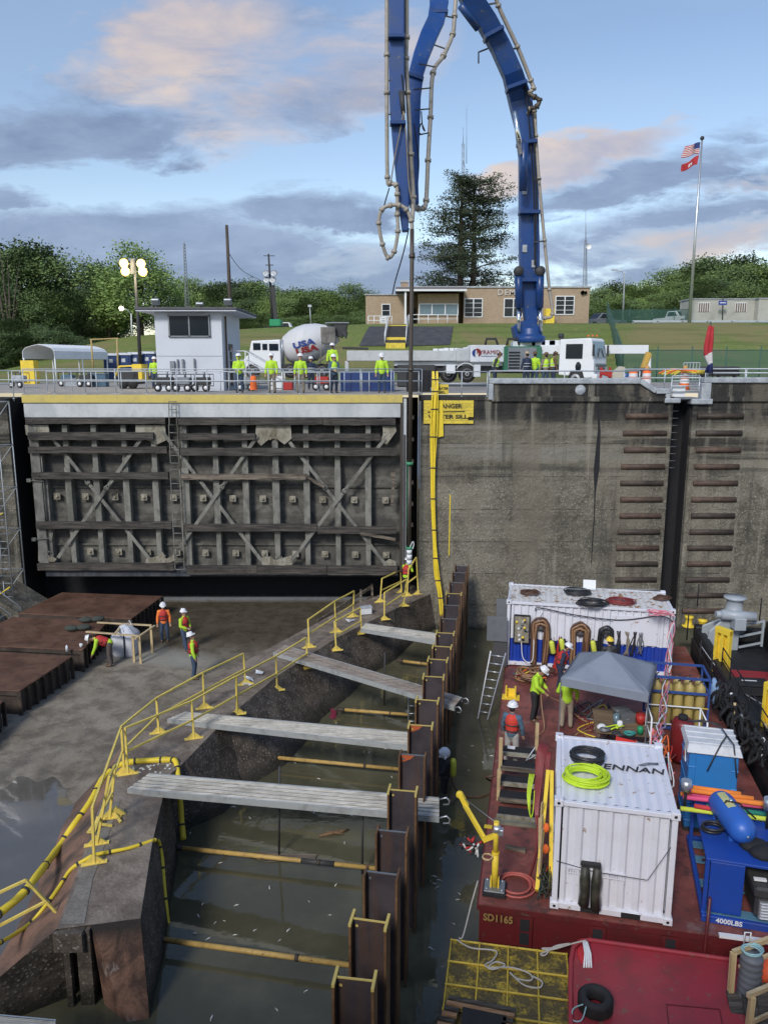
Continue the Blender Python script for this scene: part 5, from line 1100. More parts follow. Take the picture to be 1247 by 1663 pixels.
# ---------------------------------------------------------------- mixer truck
YM = 56.0
mt = thing('mixer_truck', 'white concrete mixer truck with tilted drum parked behind the railing', 'truck', (F(470, 600, YM).x, YM, ZE)); MF = lambda x, y, d=0: F(x, y, YM + d)
ax0, ax1 = MF(462, 570, 1.3), MF(547, 541, 1.3); L_ = (ax1 - ax0).length; q = (ax1 - ax0).to_track_quat('X', 'Z').to_matrix()
m = MB(); m.lathe([(0, 0), (.7, 0), (1.02, .25), (1.25, .8), (1.36, 1.4), (1.36, 2.0), (1.15, 2.8), (.8, 3.5), (.62, L_)], ax0, 28, 'X', q); m.build('drum', paint('dusty_drum_white', (.56,.57,.58), .55, dirt=.45, scale=1, dirtcol=(.3,.28,.24)), mt, True)
m = MB()
for sx in (0,): m.tube([ax0 + q @ Vector((1.9 + .5*k/12, 1.375*math.cos(-2.4 + k*.23), 1.375*math.sin(-2.4 + k*.23))) for k in range(14)], .03)
m.build('drum_seam', M_DARK, mt, True)
M_LBL = paint('logo_blue', (.02, .05, .24), .5); M_LRD = paint('logo_red', (.28, .02, .02), .5)
for tx, x, y, mt_, sx in (('USA', 493, 558, M_LBL, 1.0), ('USA', 498, 568, M_LRD, 1.0)):
    o = text_mesh(tx, 1.0, mt_, 'lettering', None, ext=.02, bold=.045, sx=1)
    c = MF(x, y, 0)
    for v in o.data.vertices:      # wrap the letters on the drum's curved side
        X, Z = v.co.x*.86, v.co.y*.55; ang = R(14); X, Z = X*math.cos(ang) - Z*math.sin(ang), X*math.sin(ang) + Z*math.cos(ang)
        P = Vector((c.x + X, 0, c.z + Z)); d_ = P - Vector((ax0.x, 0, ax0.z)); axx = Vector((ax1.x - ax0.x, 0, ax1.z - ax0.z)).normalized(); s_ = d_.dot(axx); h_ = (d_ - axx*s_).length
        prof_ = [(0, .7), (.25, 1.02), (.8, 1.25), (1.4, 1.36), (2.0, 1.36), (2.8, 1.15), (3.5, .8), (9, .6)]; r_ = .7
        for (sa, ra), (sb, rb) in zip(prof_, prof_[1:]):
            if sa <= s_ <= sb: r_ = ra + (rb-ra)*(s_-sa)/(sb-sa)
        P.y = ax0.y - math.sqrt(max(.05, r_*r_ - h_*h_)) - .04 - v.co.z; v.co = P - mt.location
    o.rotation_euler = (0, 0, 0); o.scale = (1, 1, 1); o.parent = mt
m = MB(); 
a, b = MF(521, 531, .4), MF(545, 557, .4); m.bb(a.x, b.x, YM + .2, YM + 2.2, b.z, a.z); m.tube([MF(523, 557), MF(520, 590)], .06); m.tube([MF(543, 557), MF(540, 590)], .06)
for k in range(7): m.bb(MF(527, 0+557, 0).x, MF(535, 557, 0).x, YM + .1, YM + .15, MF(0, 558 + k*5, 0).z, MF(0, 557 + k*5, 0).z)
m.bar(MF(515, 590), MF(540, 570), .12, .12); m.build('rear_frame', m_rib('dusty_grey_frame', (.10,.095,.085), (.2,.19,.17)), mt, True, .03)
m = MB(); m.prism([MF(541, 524, .6), MF(564, 524, .6), MF(562, 536, .6), MF(555, 548, .6), MF(545, 545, .6)], (0, 1.2, 0)); m.prism([MF(553, 540, .5), MF(564, 537, .5), MF(562, 550, .5)], (0, 1.0, 0)); m.bar(MF(556, 565, .5), MF(598, 566, .5), .35, .16); m.build('chute', M_DARK, mt, True, .03); m = MB(); m.bb(MF(528, 522, .6).x, MF(566, 522, .6).x, YM + .5, YM + 1.9, MF(0, 524).z, MF(0, 522).z); m.build('hopper_rim', M_STEEL, mt, True)
m = MB(); m.bb(MF(398, 0+600).x, MF(545, 600).x, YM + .4, YM + 2.2, MF(0, 600).z, MF(0, 591).z); m.build('chassis', M_DARK, mt, True)
cabp = [(394, 603), (396, 582), (404, 575), (408, 553), (455, 551), (457, 603)]
m = MB(); m.prism([MF(x, y, .2) for x, y in cabp], (0, 2.2, 0)); m.build('cab', M_WHITE, mt, True, .08, 2)
for (xa_, xb_, ya, yb_) in ((411, 423, 557, 568), (426, 434, 558, 568), (437, 452, 558, 569)):
    a, b = MF(xa_, ya, .2), MF(xb_, yb_, .2); MB().bb(a.x, b.x, YM + .16, YM + .2, b.z, a.z).build('window', M_GLASS, mt, True)
MB().cone(MF(458, 585, .5), MF(458, 552, .5), .09).build('exhaust_stack', M_ALU, mt, True)
def wheel(parent, c, r, w_=.3, axis='Y'):
    o = MB().lathe([(0,-w_/2),(r*.85,-w_/2),(r,-w_/2+.06),(r,w_/2-.06),(r*.85,w_/2),(0,w_/2)], c, 24, axis).build('wheel', M_TYRE, parent, True); return MB().lathe([(0,-w_/2+.03),(r*.2,-w_/2-.02),(r*.3,-w_/2+.04),(r*.5,-w_/2+.05),(r*.58,-w_/2-.02),(r*.6,-w_/2+.02)], c, 20, axis).build('rim', M_HUB, parent, True)
for x in (411, 472, 499, 523): wheel(mt, MF(x, 602, .3), .52)
# ---------------------------------------------------------------- concrete pump truck with boom
YP = 50.0
pt_ = thing('pump_truck', 'white concrete pump truck whose blue folding boom arches high over the lock', 'truck', (F(860, 600, YP).x, YP, ZE)); PF = lambda x, y, d=0: F(x, y, YP + d)
m = MB(); a, b = PF(563, 569), PF(741, 586); m.bb(a.x, b.x, YP, YP + 1.8, b.z, a.z); m.bb(PF(560, 0+580).x, PF(566, 580).x, YP + .1, YP + .4, -.1, b.z); m.build('outrigger_beam', paint('truck_light_grey', (.50,.52,.52), .5, dirt=.3), pt_, True, .03)
m = MB(); [m.box(PF(x, 566 + (x % 3), .8), (.3, .4, .16)) for x in (707, 716, 724, 733, 742, 756)]; m.build('fittings', M_WHITE, pt_, True)
m = MB(); a, b = PF(741, 565, -.1), PF(764, 588); m.bb(a.x, b.x, YP - .05, YP + 1.7, b.z, a.z); m.build('water_tank', paint('truck_light_grey', (.5,.52,.52)), pt_, True, .1)
m = MB(); a, b = PF(764, 560, -.1), PF(820, 588); m.bb(a.x, b.x, YP - .1, YP + 2.2, b.z, a.z); m.build('side_panel', M_WHITE, pt_, True, .04)
for ch_, x, mt_, w_ in (('PYRAMID', 793, M_LRD, 1.0),):
    o = text_mesh(ch_, .36, mt_, 'lettering', pt_, PF(x, 572, -.15) - pt_.location, ext=.005)
MB().bb(PF(781, 578, -.15).x, PF(806, 578, -.15).x, YP - .13, YP - .11, PF(0, 578.4, -.15).z, PF(0, 577.8, -.15).z).build('print', M_LBL, pt_, True)
lc = PF(774, 573, -.14)
for col_, ang0, ang1 in ((M_LRD, -1.0, 1.9), (M_LBL, 1.9, 4.3)):
    m = MB(); N_ = 9
    for k in range(N_ + 1): t = ang0 + (ang1 - ang0)*k/N_; w_ = .09*math.sin(math.pi*k/N_) + .03; m.v += [lc + Vector((math.cos(t)*(.22-w_), 0, math.sin(t)*(.24-w_))), lc + Vector((math.cos(t)*(.22+w_*.6), 0, math.sin(t)*(.24+w_*.6)))]
    for k in range(N_): m.f.append([2*k, 2*k+1, 2*k+3, 2*k+2]); m.mi.append(0); m.sm.append(False)
    m.build('emblem', col_, pt_, True)
m = MB(); a, b = PF(819, 562, -.3), PF(877, 603); m.bb(a.x, b.x, YP - .3, YP + 2.0, b.z, a.z); m.build('engine_housing', paint('truck_green', (.03, .17, .09), .5), pt_, True, .05)
m = MB(); a, b = PF(825, 564, -.3), PF(868, 601); m.bb(a.x, b.x, YP - .34, YP - .3, b.z, a.z)
m.build('louvre_panel', M_STEEL, pt_, True); m = MB(); [m.bb(PF(826, 0+580, -.3).x, PF(844, 580, -.3).x, YP - .37, YP - .345, PF(0, y+2.6, -.3).z, PF(0, y, -.3).z) for y in (571, 576, 581, 586, 591, 596)]; m.build('louvre', M_BLACK, pt_, True)
m = MB(); [m.tube([PF(x, 560, .3), PF(x+2, 550, .3), PF(x+17, 550, .3), PF(x+20, 560, .3)], .08) for x in (788, 823)]; m.build('guard_hoop', M_DARK, pt_, True)
m = MB(); [m.box(PF(x, 557 + (x % 4), .8), (.9, 1, .35)) for x in (842, 856, 872, 888, 900)]; m.bb(PF(878, 560, 0).x, PF(912, 560).x, YP, YP + 2, PF(0, 575).z, PF(0, 560).z); m.bb(PF(640, 590).x, PF(820, 590).x, YP + .3, YP + 2, PF(0, 594).z, PF(0, 586).z); m.build('deck', M_WHITE, pt_, True, .03)
m = MB(); m.bb(PF(640, 600, .5).x, PF(915, 600).x, YP + .5, YP + 2.0, PF(0, 606).z, PF(0, 592).z); m.build('chassis', M_DARK, pt_, True)
for x in (700, 728, 758): wheel(pt_, PF(x, 607, .2), .56)
m = MB(); c_ = PF(756, 607, .2); m.tube([c_ + Vector((math.cos(t)*.68, -.1, math.sin(t)*.68)) for t in [k*.3 for k in range(1, 10)]], .04); m.build('mudguard', M_WHITE, pt_, True)
m = MB(); m.bb(PF(645, 600, -.4).x, PF(705, 600).x, YP - 1, YP + .2, -.1, PF(0, 592).z); m.build('hopper', M_DARK, pt_, True, .05)
m = MB(); a, b = PF(725, 592, -.5), PF(738, 606); m.bb(a.x, b.x, YP - .5, YP, b.z, a.z); m.build('tool_box', M_WHITE, pt_, True, .02); m = MB(); a, b = PF(770, 592, -.5), PF(780, 612, -.5); m.bb(a.x, b.x, YP - .5, YP, b.z, a.z); m.build('tool_box', M_WHITE, pt_, True, .02)
# cab, turned towards the lock
cc = PF(945, 614); cabm = Matrix.Translation((cc.x + .0, YP - .2, ZE)) @ Matrix.Rotation(R(-36), 4, 'Z')
m = MB(cabm); m.prism([(-1.2, -1.1, .75), (-1.2, -1.1, 2.95), (.72, -1.1, 3.0), (.88, -1.1, 2.9), (1.08, -1.1, 1.75), (1.12, -1.1, .6), (.5, -1.1, .55), (.35, -1.1, 1.0), (-.4, -1.1, 1.0), (-.5, -1.1, .7)], (0, 2.2, 0)); m.build('cab', M_WHITE, pt_, True, .06, 2)
m = MB(cabm); m.add([(.9, -.95, 2.8), (.9, .95, 2.8), (1.1, .95, 1.8), (1.1, -.95, 1.8)], [(0,1,2,3)]); m.build('windscreen', M_GLASSB, pt_, True, solid=.02); m = MB(cabm); m.bb(-.75, .35, -1.13, -1.1, 1.75, 2.65); m.build('side_window', M_GLASS, pt_, True); m = MB(cabm); m.ball((.1, -1.1, 1.25), .28, 12, 8, (.7, .1, 1.1)); m.build('lower_window', M_GLASS, pt_, True)
m = MB(cabm); m.bb(1.1, 1.16, -.9, .9, .95, 1.45); m.build('grille', M_STEEL, pt_, True); [MB(cabm).bb(1.16, 1.18, -.85, .85, 1.0 + k*.14, 1.05 + k*.14).build('grille_bar', M_DARK, pt_, True) for k in range(3)]; m = MB(cabm); m.bb(1.0, 1.35, -1.15, 1.15, .45, .8); m.build('bumper', M_WHITE, pt_, True, .04)
for s in (-.85, .85): m = MB(cabm); m.bb(1.14, 1.2, s - .2, s + .2, .98, 1.25); m.build('headlight', M_ALU, pt_, True); m = MB(cabm); m.tube([(1.12, s*.6, 1.85), (1.06, s*.2, 2.4)], .025); m.build('wiper', M_BLACK, pt_, True); m = MB(cabm); m.bb(1.05, 1.12, s*1.45 - .1, s*1.45 + .1, 1.9, 2.6); m.build('mirror', M_DARK, pt_, True)
m = MB(cabm); m.lathe([(0, -.15), (.45, -.15), (.52, -.09), (.52, .09), (.45, .15), (0, .15)], (-.05, -.95, .52), 24, 'Y'); m.build('wheel', M_TYRE, pt_, True); m = MB(cabm); m.lathe([(0, -.13), (.3, -.17), (.3, -.1)], (-.05, -.95, .52), 20, 'Y'); m.build('rim', M_HUB, pt_, True)
m = MB(); m.cone(PF(910, 600, .3), PF(912, 545, .3), .12); m.cone(PF(907, 545, .3), PF(915, 545, .3), .15); m.build('exhaust_stack', M_DARK, pt_, True); m = MB(); [MB().box(PF(x, 545, 1), (.12, .1, .08)).build('marker_light', M_ORANGE, pt_, True) for x in (955, 962, 969)]
m = MB(); a, b = PF(978, 560, .6), PF(1058, 574); m.bb(a.x, b.x, YP + .6, YP + 1.0, b.z, a.z); m.cone(PF(1054, 574, .8), PF(1054, 612, .8), .12); m.bb(PF(1046, 612).x, PF(1062, 612).x, YP + .4, YP + 1.2, -.12, -.02); m.build('outrigger_arm', M_WHITE, pt_, True, .02)
# boom
def ribbon(pts, Y, th, name, mat, bev=.05):
    m = MB(); n = len(pts); vs = []
    for i, (x, y, hw) in enumerate(pts):
        a = pts[max(0, i-1)]; b = pts[min(n-1, i+1)]; dx, dy = b[0]-a[0], b[1]-a[1]; l = math.hypot(dx, dy); nx, ny = -dy/l, dx/l; YY = Y[i] if isinstance(Y, list) else Y
        p, q = F(x + nx*hw, y + ny*hw, YY), F(x - nx*hw, y - ny*hw, YY); vs += [p - Vector((0, th/2, 0)), q - Vector((0, th/2, 0)), q + Vector((0, th/2, 0)), p + Vector((0, th/2, 0))]
    fs = [(0,1,2,3), (4*n-1, 4*n-2, 4*n-3, 4*n-4)]
    for i in range(n-1):
        for e in range(4): fs.append((4*i+e, 4*i+(e+1) % 4, 4*i+4+(e+1) % 4, 4*i+4+e))
    m.add(vs, fs); return m.build(name, mat, pt_, True, bev, 2)
Pf = lambda x, y, Y: F(x, y, Y)
m = MB(); m.lathe([(0, 0), (1.0, 0), (1.0, .35), (.75, .5), (.75, .9), (0, .95)], Pf(860, 556, 50.8), 20); m.prism([Pf(838,552,50.3), Pf(882,552,50.3), Pf(880,536,50.3), Pf(868,520,50.3), Pf(850,520,50.3), Pf(834,530,50.3)], (0, 1.2, 0)); m.build('turret', M_BLUE, pt_, True, .04)
ribbon([(862, 525, 9), (861, 500, 13), (860, 470, 15), (859, 400, 15.5), (858, 330, 15), (857, 255, 14), (852, 205, 15), (845, 165, 18), (832, 120, 15.5), (812, 75, 15.5), (790, 35, 16), (766, 0, 17), (747, -45, 18), (728, -110, 18)], [51]*8 + [50, 49.6, 49, 48.4, 47.6, 46.6], .8, 'boom_section', M_BLUE)
ribbon([(700, -110, 14), (710, -30, 14), (713, 5, 15), (708, 32, 14), (696, 58, 14), (684, 90, 13), (676, 118, 12), (672, 160, 11), (671, 230, 10), (670, 300, 9), (671, 332, 9)], [43, 42, 41.5, 41, 40.5, 40, 39.6, 39.3, 38.6, 38, 37.8], .45, 'boom_section', M_BLUE)
ribbon([(644, -60, 12.5), (644, 30, 12.5), (644, 100, 12.5), (645, 180, 12), (649, 240, 11), (653, 290, 10), (656, 340, 8), (658, 376, 5)], 36.4, .45, 'boom_section', M_BLUE)
for x in (842, 877):   # lift cylinders either side
    m = MB(); m.cone(Pf(x, 437, 50.2), Pf(x + (1 if x < 860 else -1), 500, 50.2), .26, .24, 14); m.build('cylinder', M_BLUED, pt_, True); m = MB(); m.cone(Pf(x, 500, 50.2), Pf(x + 1, 538, 50.2), .12, .12, 12); m.build('cylinder_rod', M_CHROME, pt_, True); m = MB(); m.lathe([(0, -.2), (.3, -.2), (.3, .2), (0, .2)], Pf(x, 440, 50.1), 16, 'Y'); m.build('pin', M_DARK, pt_, True)
m = MB(); m.cone(Pf(851, 232, 49.3), Pf(849, 310, 49.8), .24, .22, 12); m.build('cylinder', M_BLUED, pt_, True); m = MB(); m.cone(Pf(836, 180, 49), Pf(846, 250, 49.3), .14, .14, 12); m.build('cylinder_rod', M_CHROME, pt_, True)
m = MB(); m.cone(Pf(748, 8, 47.3), Pf(776, 46, 48), .22, .2, 12); m.build('cylinder', M_BLUED, pt_, True)
m = MB(); m.cone(Pf(652, 148, 36.1), Pf(655, 183, 36.1), .13, .1, 10); m.build('cylinder', M_DARK, pt_, True)
def pipe(pts, r, mat, name='concrete_pipe', clamps=True, n=8, smooth=True):
    P = [Pf(*p) for p in pts]; P2 = curve_pts(P, 4) if smooth else P; m = MB(); m.tube(P2, r, n)
    if clamps:
        for i in range(1, len(P) - 1):
            d = (P[i+1] - P[i-1]).normalized()*.07; m.cone(P[i] - d, P[i] + d, r*1.5, r*1.5, n)
    return m.build(name, mat, pt_, True)
pipe([(628, -60, 36.2), (628, 88, 36.2), (628, 150, 36.2), (629, 287, 36.2), (634, 297, 36.1), (643, 300, 36), (645, 315, 36), (645, 348, 36), (646, 375, 36), (640, 408, 36), (630, 418, 36), (621, 396, 35.9), (615, 362, 35.8), (620, 340, 35.8), (634, 333, 35.8), (648, 333, 35.8), (660, 340, 35.8), (668, 358, 35.8), (669, 375, 35.8)], .085, M_TPIPE)
pipe([(660, -60, 36.6), (660, 60, 36.6), (659, 94, 36.6), (662, 150, 36.6), (667, 250, 36.6), (671, 320, 36.6), (669, 358, 36)], .10, M_TPIPE)
pipe([(742, -30, 41.5), (738, 25, 41), (735, 55, 40.8), (720, 90, 40.2), (703, 118, 39.6), (699, 190, 39), (695, 260, 38.5), (692, 325, 38), (688, 337, 37.8), (678, 338, 37.6), (668, 335, 37)], .10, M_TPIPE)
pipe([(800, -30, 48.5), (809, 8, 49), (840, 75, 49.6), (862, 130, 50), (866, 143, 50), (858, 150, 50)], .12, M_TPIPE)
pipe([(858, 150, 50), (868, 157, 49.8), (876, 162, 49.8), (872, 172, 49.8), (862, 175, 50)], .12, M_DPIPE)
pipe([(857, 185, 50.6), (860, 176, 50.4), (868, 180, 50.4), (870, 220, 50.4), (875, 290, 50.4), (884, 390, 50.4), (892, 470, 50.4), (897, 510, 50.4), (885, 516, 50.4), (872, 516, 50.4)], .10, M_TPIPE)
m = MB()
for a, b in (((629, 130), (636, 130)), ((629, 185), (636, 185)), ((671, 145), (700, 142)), ((673, 178), (698, 176)), ((671, 220), (697, 215)), ((680, 103), (707, 108)), ((705, 72), (722, 78)), ((722, 25), (737, 28))): m.bar(Pf(a[0], a[1], 38.5 if a[0] > 640 else 36.2), Pf(b[0], b[1], 38.6 if a[0] > 640 else 36.2), .05, .05, (0, 1, 0))
for a, b in (((782, 8), (806, 4)), ((815, 85), (836, 78)), ((868, 190), (870, 190)), ((872, 290), (878, 290)), ((866, 393), (884, 391))): m.bar(Pf(*a, 50), Pf(*b, 50), .08, .08, (0, 1, 0))
m.build('pipe_bracket', M_DARK, pt_, True)
for k, (pts, Y) in enumerate((([(815, 70), (835, 110), (852, 145), (858, 190), (862, 240), (866, 300), (868, 380), (868, 430)], 50.2), ([(820, 65), (842, 110), (857, 150), (866, 200), (868, 260), (871, 330), (869, 400), (870, 440)], 50.1), ([(672, 200), (676, 230), (680, 260), (678, 300)], 38), ([(684, 180), (686, 205), (690, 212), (684, 200), (680, 214), (686, 218)], 38.2), ([(652, 120), (655, 145)], 36.1), ([(655, 180), (650, 210), (640, 260), (634, 300)], 36.0), ([(656, 182), (660, 230), (664, 300), (670, 330)], 36.0), ([(632, 305), (626, 325), (622, 340)], 36), ([(662, 470), (650, 560), (643, 600)][:0] + [(664, 370), (655, 410), (642, 455), (637, 478)], 36))):
    m = MB(); m.tube(curve_pts([Pf(x, y, Y) for x, y in pts], 5), .03 if k > 1 else .045, 5); m.build('hydraulic_hose' if k not in (5, 6, 8) else 'sling', M_BLACK if k not in (5, 6) else M_KHAKI, pt_, True)
for (x, y, a_, Y_, w_) in ((861,455,0,50.5,17),(859,345,0,50.5,16.5),(855,232,.1,50.5,15.5),(838,140,.35,50,17),(801,55,.5,49,17),(675,125,-.35,39.4,13),(712,20,0,41.2,15),(644,60,0,36.1,13.5),(646,200,0,36.1,13)):
    c, s_ = math.cos(a_), math.sin(a_); ribbon([(x - 3*s_, y - 3*c, w_), (x + 3*s_, y + 3*c, w_)], Y_, .5 if Y_ < 45 else .95, 'boom_collar', M_BLUED, .02)
m = MB()
for (x, y, Y_) in ((851, 395, 50.0), (851, 300, 50.0), (866, 420, 50.0)): a, b = Pf(x, y, 50.0), Pf(x + 7, y + 12, 50.0); MB().bb(a.x, b.x, 50.52, 50.58, b.z, a.z).build('decal_plate', M_COPE, pt_, True)
m = MB(); m.tube([Pf(792, 78, 49.2), Pf(777, 84, 49), Pf(777, 102, 49)], .05); m.build('hook', M_DARK, pt_, True)
# vertical delivery pipe down to the sill
pipe([(669, 372, 35.8), (669, 416, 35.6), (667, 600, 35.4), (665, 752, 35.3)], .095, M_DPIPE, smooth=False, n=10)
pipe([(665, 752, 35.3), (664, 888, 35.3)], .10, M_DPIPE, 'delivery_hose', smooth=False, n=10)
m = MB(); m.cone(Pf(665, 750, 35.3), Pf(665, 755, 35.3), .17, .17, 12); m.cone(Pf(664.5, 888, 35.3), Pf(664.5, 891, 35.3), .18, .18, 12); m.tube([Pf(661, 888, 35.3), Pf(662, 755, 35.2)], .012); m.build('green_collar', paint('faded_green', (.05,.28,.14), .5), pt_, True)
m = MB(); 
for y0, y1 in ((893, 899), (900.5, 908), (909.5, 916)): m.cone(Pf(664.5, y0, 35.2), Pf(664.5, y1, 35.2), .13, .13, 10)
m.tube(curve_pts([Pf(665, 890, 35.2), Pf(670, 880, 35.2), Pf(672, 884, 35.2), Pf(670, 892, 35.2)], 4), .02); m.build('hose_end', M_WHITE, pt_, True)
# things behind the railings
o = MB(); a, b = F(553, 602, 41), F(641, 640, 41); o.bb(a.x, b.x, 41, 42.6, ZE, a.z); [o.bb(a.x + k*.5, a.x + k*.5 + .06, 40.96, 41, ZE, a.z) for k in range(6)]; tag(o.build('blue_tank', paint('tank_blue', (.015, .045, .17), .6, dirt=.5), bevel=.03), 'long blue steel tank behind the gate railing left of the vertical pipe', 'tank')
bx_ = MB(); a, b = F(661, 601, 40.2), F(699, 640, 40.2); bx_.bb(a.x, b.x, 40.2, 41.6, ZE, a.z); [bx_.bb(a.x + .2 + k*.3, a.x + .25 + k*.3, 40.17, 40.2, 0, .8) for k in range(4)]; tag(bx_.build('black_box', M_BLACK, bevel=.04), 'black equipment box behind the end of the gate railing', 'box')
rd = random.Random(9)
for i, (x, y, c_) in enumerate(((412, 622, M_ORANGE), (505, 608, M_HAT), (513, 606, M_HAT))):
    if i == 0:
        t = thing('traffic_cone', 'orange traffic barrel behind the gate railing', 'barrel', F(x, 633, 39.5)); m = MB(); m.lathe([(.2, 0), (.17, .3), (.15, .65), (.06, .72), (0, .72)], (0, 0, 0), 14); m.build('body', M_ORANGE, t)
# cluttered yard behind the right wall
yard = [('steel_rack', 'white slatted frame among the yard gear behind the right railing', 'rack', 1123, 596, M_RAIL, (.9, .3, 1.5)), ('steel_stand', 'dark red steel frame in the yard beside the cab', 'frame', 988, 590, M_RED, (1.0, .5, 1.2)),
        ('cream_cabinet', 'cream cabinet with a sloped top in the yard beside the red frame', 'cabinet', 1003, 596, paint('cream', (.5,.47,.38)), (.7, .5, 1.2)), ('pipe_stack', 'dark stack of pipes at right behind the railing', 'pipes', 1170, 592, M_DARK, (1.8, .7, .3)),
        ('blue_drum', 'blue plastic drum in the yard behind the coping', 'drum', 1016, 606, M_BLUE, (.6, .6, .9))]
for nm, lb, ct, x, y, mt_, d_ in yard:
    c = F(x, y, 44); t = thing(nm, lb, ct, (c.x, 44, ZE)); m = MB()
    if nm == 'pipe_stack':
        for k, (dx, dz) in enumerate(((0, .9), (.3, .9), (.15, 1.15))): m.cone((-1.1, dx, dz), (1.1, dx, dz), .14, .14, 12)
        [m.bar((q, .1, 0), (q, .1, .8), .08, .4) for q in (-.9, 0, .9)]
    elif nm == 'steel_rack': [m.bar((-d_[0]/2 + k*.18, 0, 0), (-d_[0]/2 + k*.18, 0, d_[2]), .04, .04) for k in range(6)]; [m.bar((-d_[0]/2, 0, z), (d_[0]/2, 0, z), .05, .05) for z in (.3, .9, 1.5)]
    elif nm == 'blue_drum': m.lathe([(0, 0), (.29, 0), (.3, .3), (.28, .32), (.3, .6), (.29, .9), (0, .9)], n=16)
    elif nm == 'steel_stand': [m.bar((q, 0, 0), (q, 0, 1.25), .12, .12) for q in (-.4, .1)]; m.bar((-.4, 0, 1.0), (.6, 0, .7), .3, .3); m.bar((-.4, 0, .5), (.4, 0, .5), .1, .1)
    else: m.prism([(-.35, -.25, 0), (.35, -.25, 0), (.35, -.25, 1.25), (.1, -.25, 1.3), (-.35, -.25, .9)], (0, .5, 0))
    m.build('body', mt_, t, bevel=.01)
for i, (x, y, lb) in enumerate(((1028, 600, 'leftmost orange and white warning drum in the yard'), (1050, 598, 'orange and white warning drum in the middle of the yard'), (1112, 596, 'orange and white warning drum right of the yellow hoses'))):
    c = F(x, 610, 43 + i*.4); t = thing('warning_drum', lb, 'drum', (c.x, 43 + i*.4, ZE), 0, 'warning drums'); m = MB(); m.lathe([(0, 0), (.3, 0), (.26, .35), (.24, .7), (.22, 1.05), (0, 1.08)], n=14); m.build('barrel', M_ORANGE, t); m = MB(); m.lathe([(.268, .36), (.252, .6)], n=14); m.lathe([(.245, .74), (.232, .92)], n=14); m.build('reflective_band', M_REFL, t)
    if i: m = MB(); m.ball((0, 0, 1.22), .13); m.build('lamp', paint('amber_lamp', (.6, .3, .08), .3), t)
yh = thing('hose_pile', 'heap of yellow and orange hoses lying on the yard behind the right railing', 'hoses', F(1090, 612, 43)); 
for k in range(6): m = MB(); a = F(1070 + k*5, 606 + k % 3, 43); b = F(1135 + k*3, 602 + (k*2) % 5, 43.5); m.tube(curve_pts([a, a.lerp(b, .35) + Vector((0, .3, .18)), a.lerp(b, .7) + Vector((0, -.2, .05)), b], 5), .045, 6); m.build('hose', M_YSIGN if k % 3 else M_ORANGE, yh, True)
yf = thing('yellow_mast_arm', 'leaning yellow folded arm of a small lift in the yard', 'lift', F(1050, 590, 45)); m = MB(); m.bar(F(1043, 600, 45), F(1053, 572, 45), .25, .25); m.bar(F(1056, 575, 45), F(1047, 598, 45), .15, .15); m.build('arm', paint('dull_orange_yellow', (.6, .38, .08)), yf, True); MB().box(F(1042, 604, 45), (.8, .8, .5)).build('base', M_DARK, yf, True, .05)
# striped cloth flag on the coping
def cflag():
    m = MB(); pts = [(1150, 528, 1158, 530), (1147, 545, 1158, 548), (1144, 562, 1158, 562), (1144, 578, 1157, 570), (1150, 592, 1158, 588), (1143, 605, 1157, 606)]
    nx = 6
    for j, (xa, ya, xb, yb_) in enumerate(pts):
        for i in range(nx + 1): t = i/nx; p = F(xa + (xb-xa)*t, ya + (yb_-ya)*t, 36.3); p.y += .09*math.sin(i*1.9 + j*.7); m.v.append(p)
    for j in range(5):
        for i in range(nx): m.f.append([j*7+i, j*7+i+1, (j+1)*7+i+1, (j+1)*7+i]); m.mi.append(0 if j < 3 else (1 if j < 4 else 2)); m.sm.append(True)
    return m.build('cloth', [M_FR, M_FW, M_FB], tf, True, solid=.015)
tf = thing('tricolour_flag', 'limp red, white and blue flag on the coping right of the ladder slot', 'flag', F(1157, 610, 36.6)); cflag(); MB().cone(F(1157, 612, 36.4), F(1154, 522, 36.4), .025).build('staff', M_DARK, tf, True)
# ---------------------------------------------------------------- people up on the wall
def pg(x, Y, face, label, z=-.06, **k): c = F(x, 600, Y); return person((c.x, Y, z), face, label, **k)
grip = (((-.25, -.02, 1.16), (-.12, -.26, 1.08)), ((.25, -.02, 1.16), (.12, -.26, 1.08)))
pg(388, 37.2, 8, 'worker in hooded lime jacket and blue jeans, leftmost on the gate walkway', hood=True, arms=grip, hat=M_HAT, H=1.82)
pg(441, 37.2, -5, 'worker in lime jacket and tan trousers standing second from left on the gate walkway', legs=M_KHAKI, H=1.84)
pg(488, 37.2, 4, 'worker in lime jacket and khaki trousers in front of the mixer drum', legs=M_KHAKI, H=1.82, headturn=15)
pg(542, 37.2, 25, 'worker in lime safety vest over blue shirt with hands joined at the gate railing', top=M_GBLUE, legs=M_NAVY, vest=('vest', M_HV), arms=grip, H=1.78, headturn=35)
pg(620, 37.3, 0, 'worker in lime jacket and blue jeans looking down near the vertical pipe', H=1.86, headt=24)
pg(540, 41.5, 5, 'bearded worker in lime shirt without vest behind the railing at the mixer chute', z=.55, skin=M_SKIND, legs=M_NAVY, H=1.8)
pg(505, 44, 10, 'worker in dark vest with silver stripes behind the gate beneath the drum lettering', top=M_NAVY, legs=M_NAVY, vest=('vest', M_NAVY), z=ZE)
pg(251, 46, 10, 'worker in lime jacket beside the portable toilets and the generator', z=ZE)
pg(803, 42, 70, 'bent worker in dark coat and lime vest left of the engine louvres', z=ZE + .25, top=M_DARK, legs=M_NAVY, vest=('vest', M_HV), lean=14, headt=20, hat=M_BROWNC)
pg(855, 42, 200, 'worker in dark green coat with silver patches in front of the engine louvres', z=ZE + .25, top=M_NAVY, legs=M_NAVY, hat=paint('tan_hard_hat', (.4,.3,.2), .4), vest=('vest', M_NAVY))
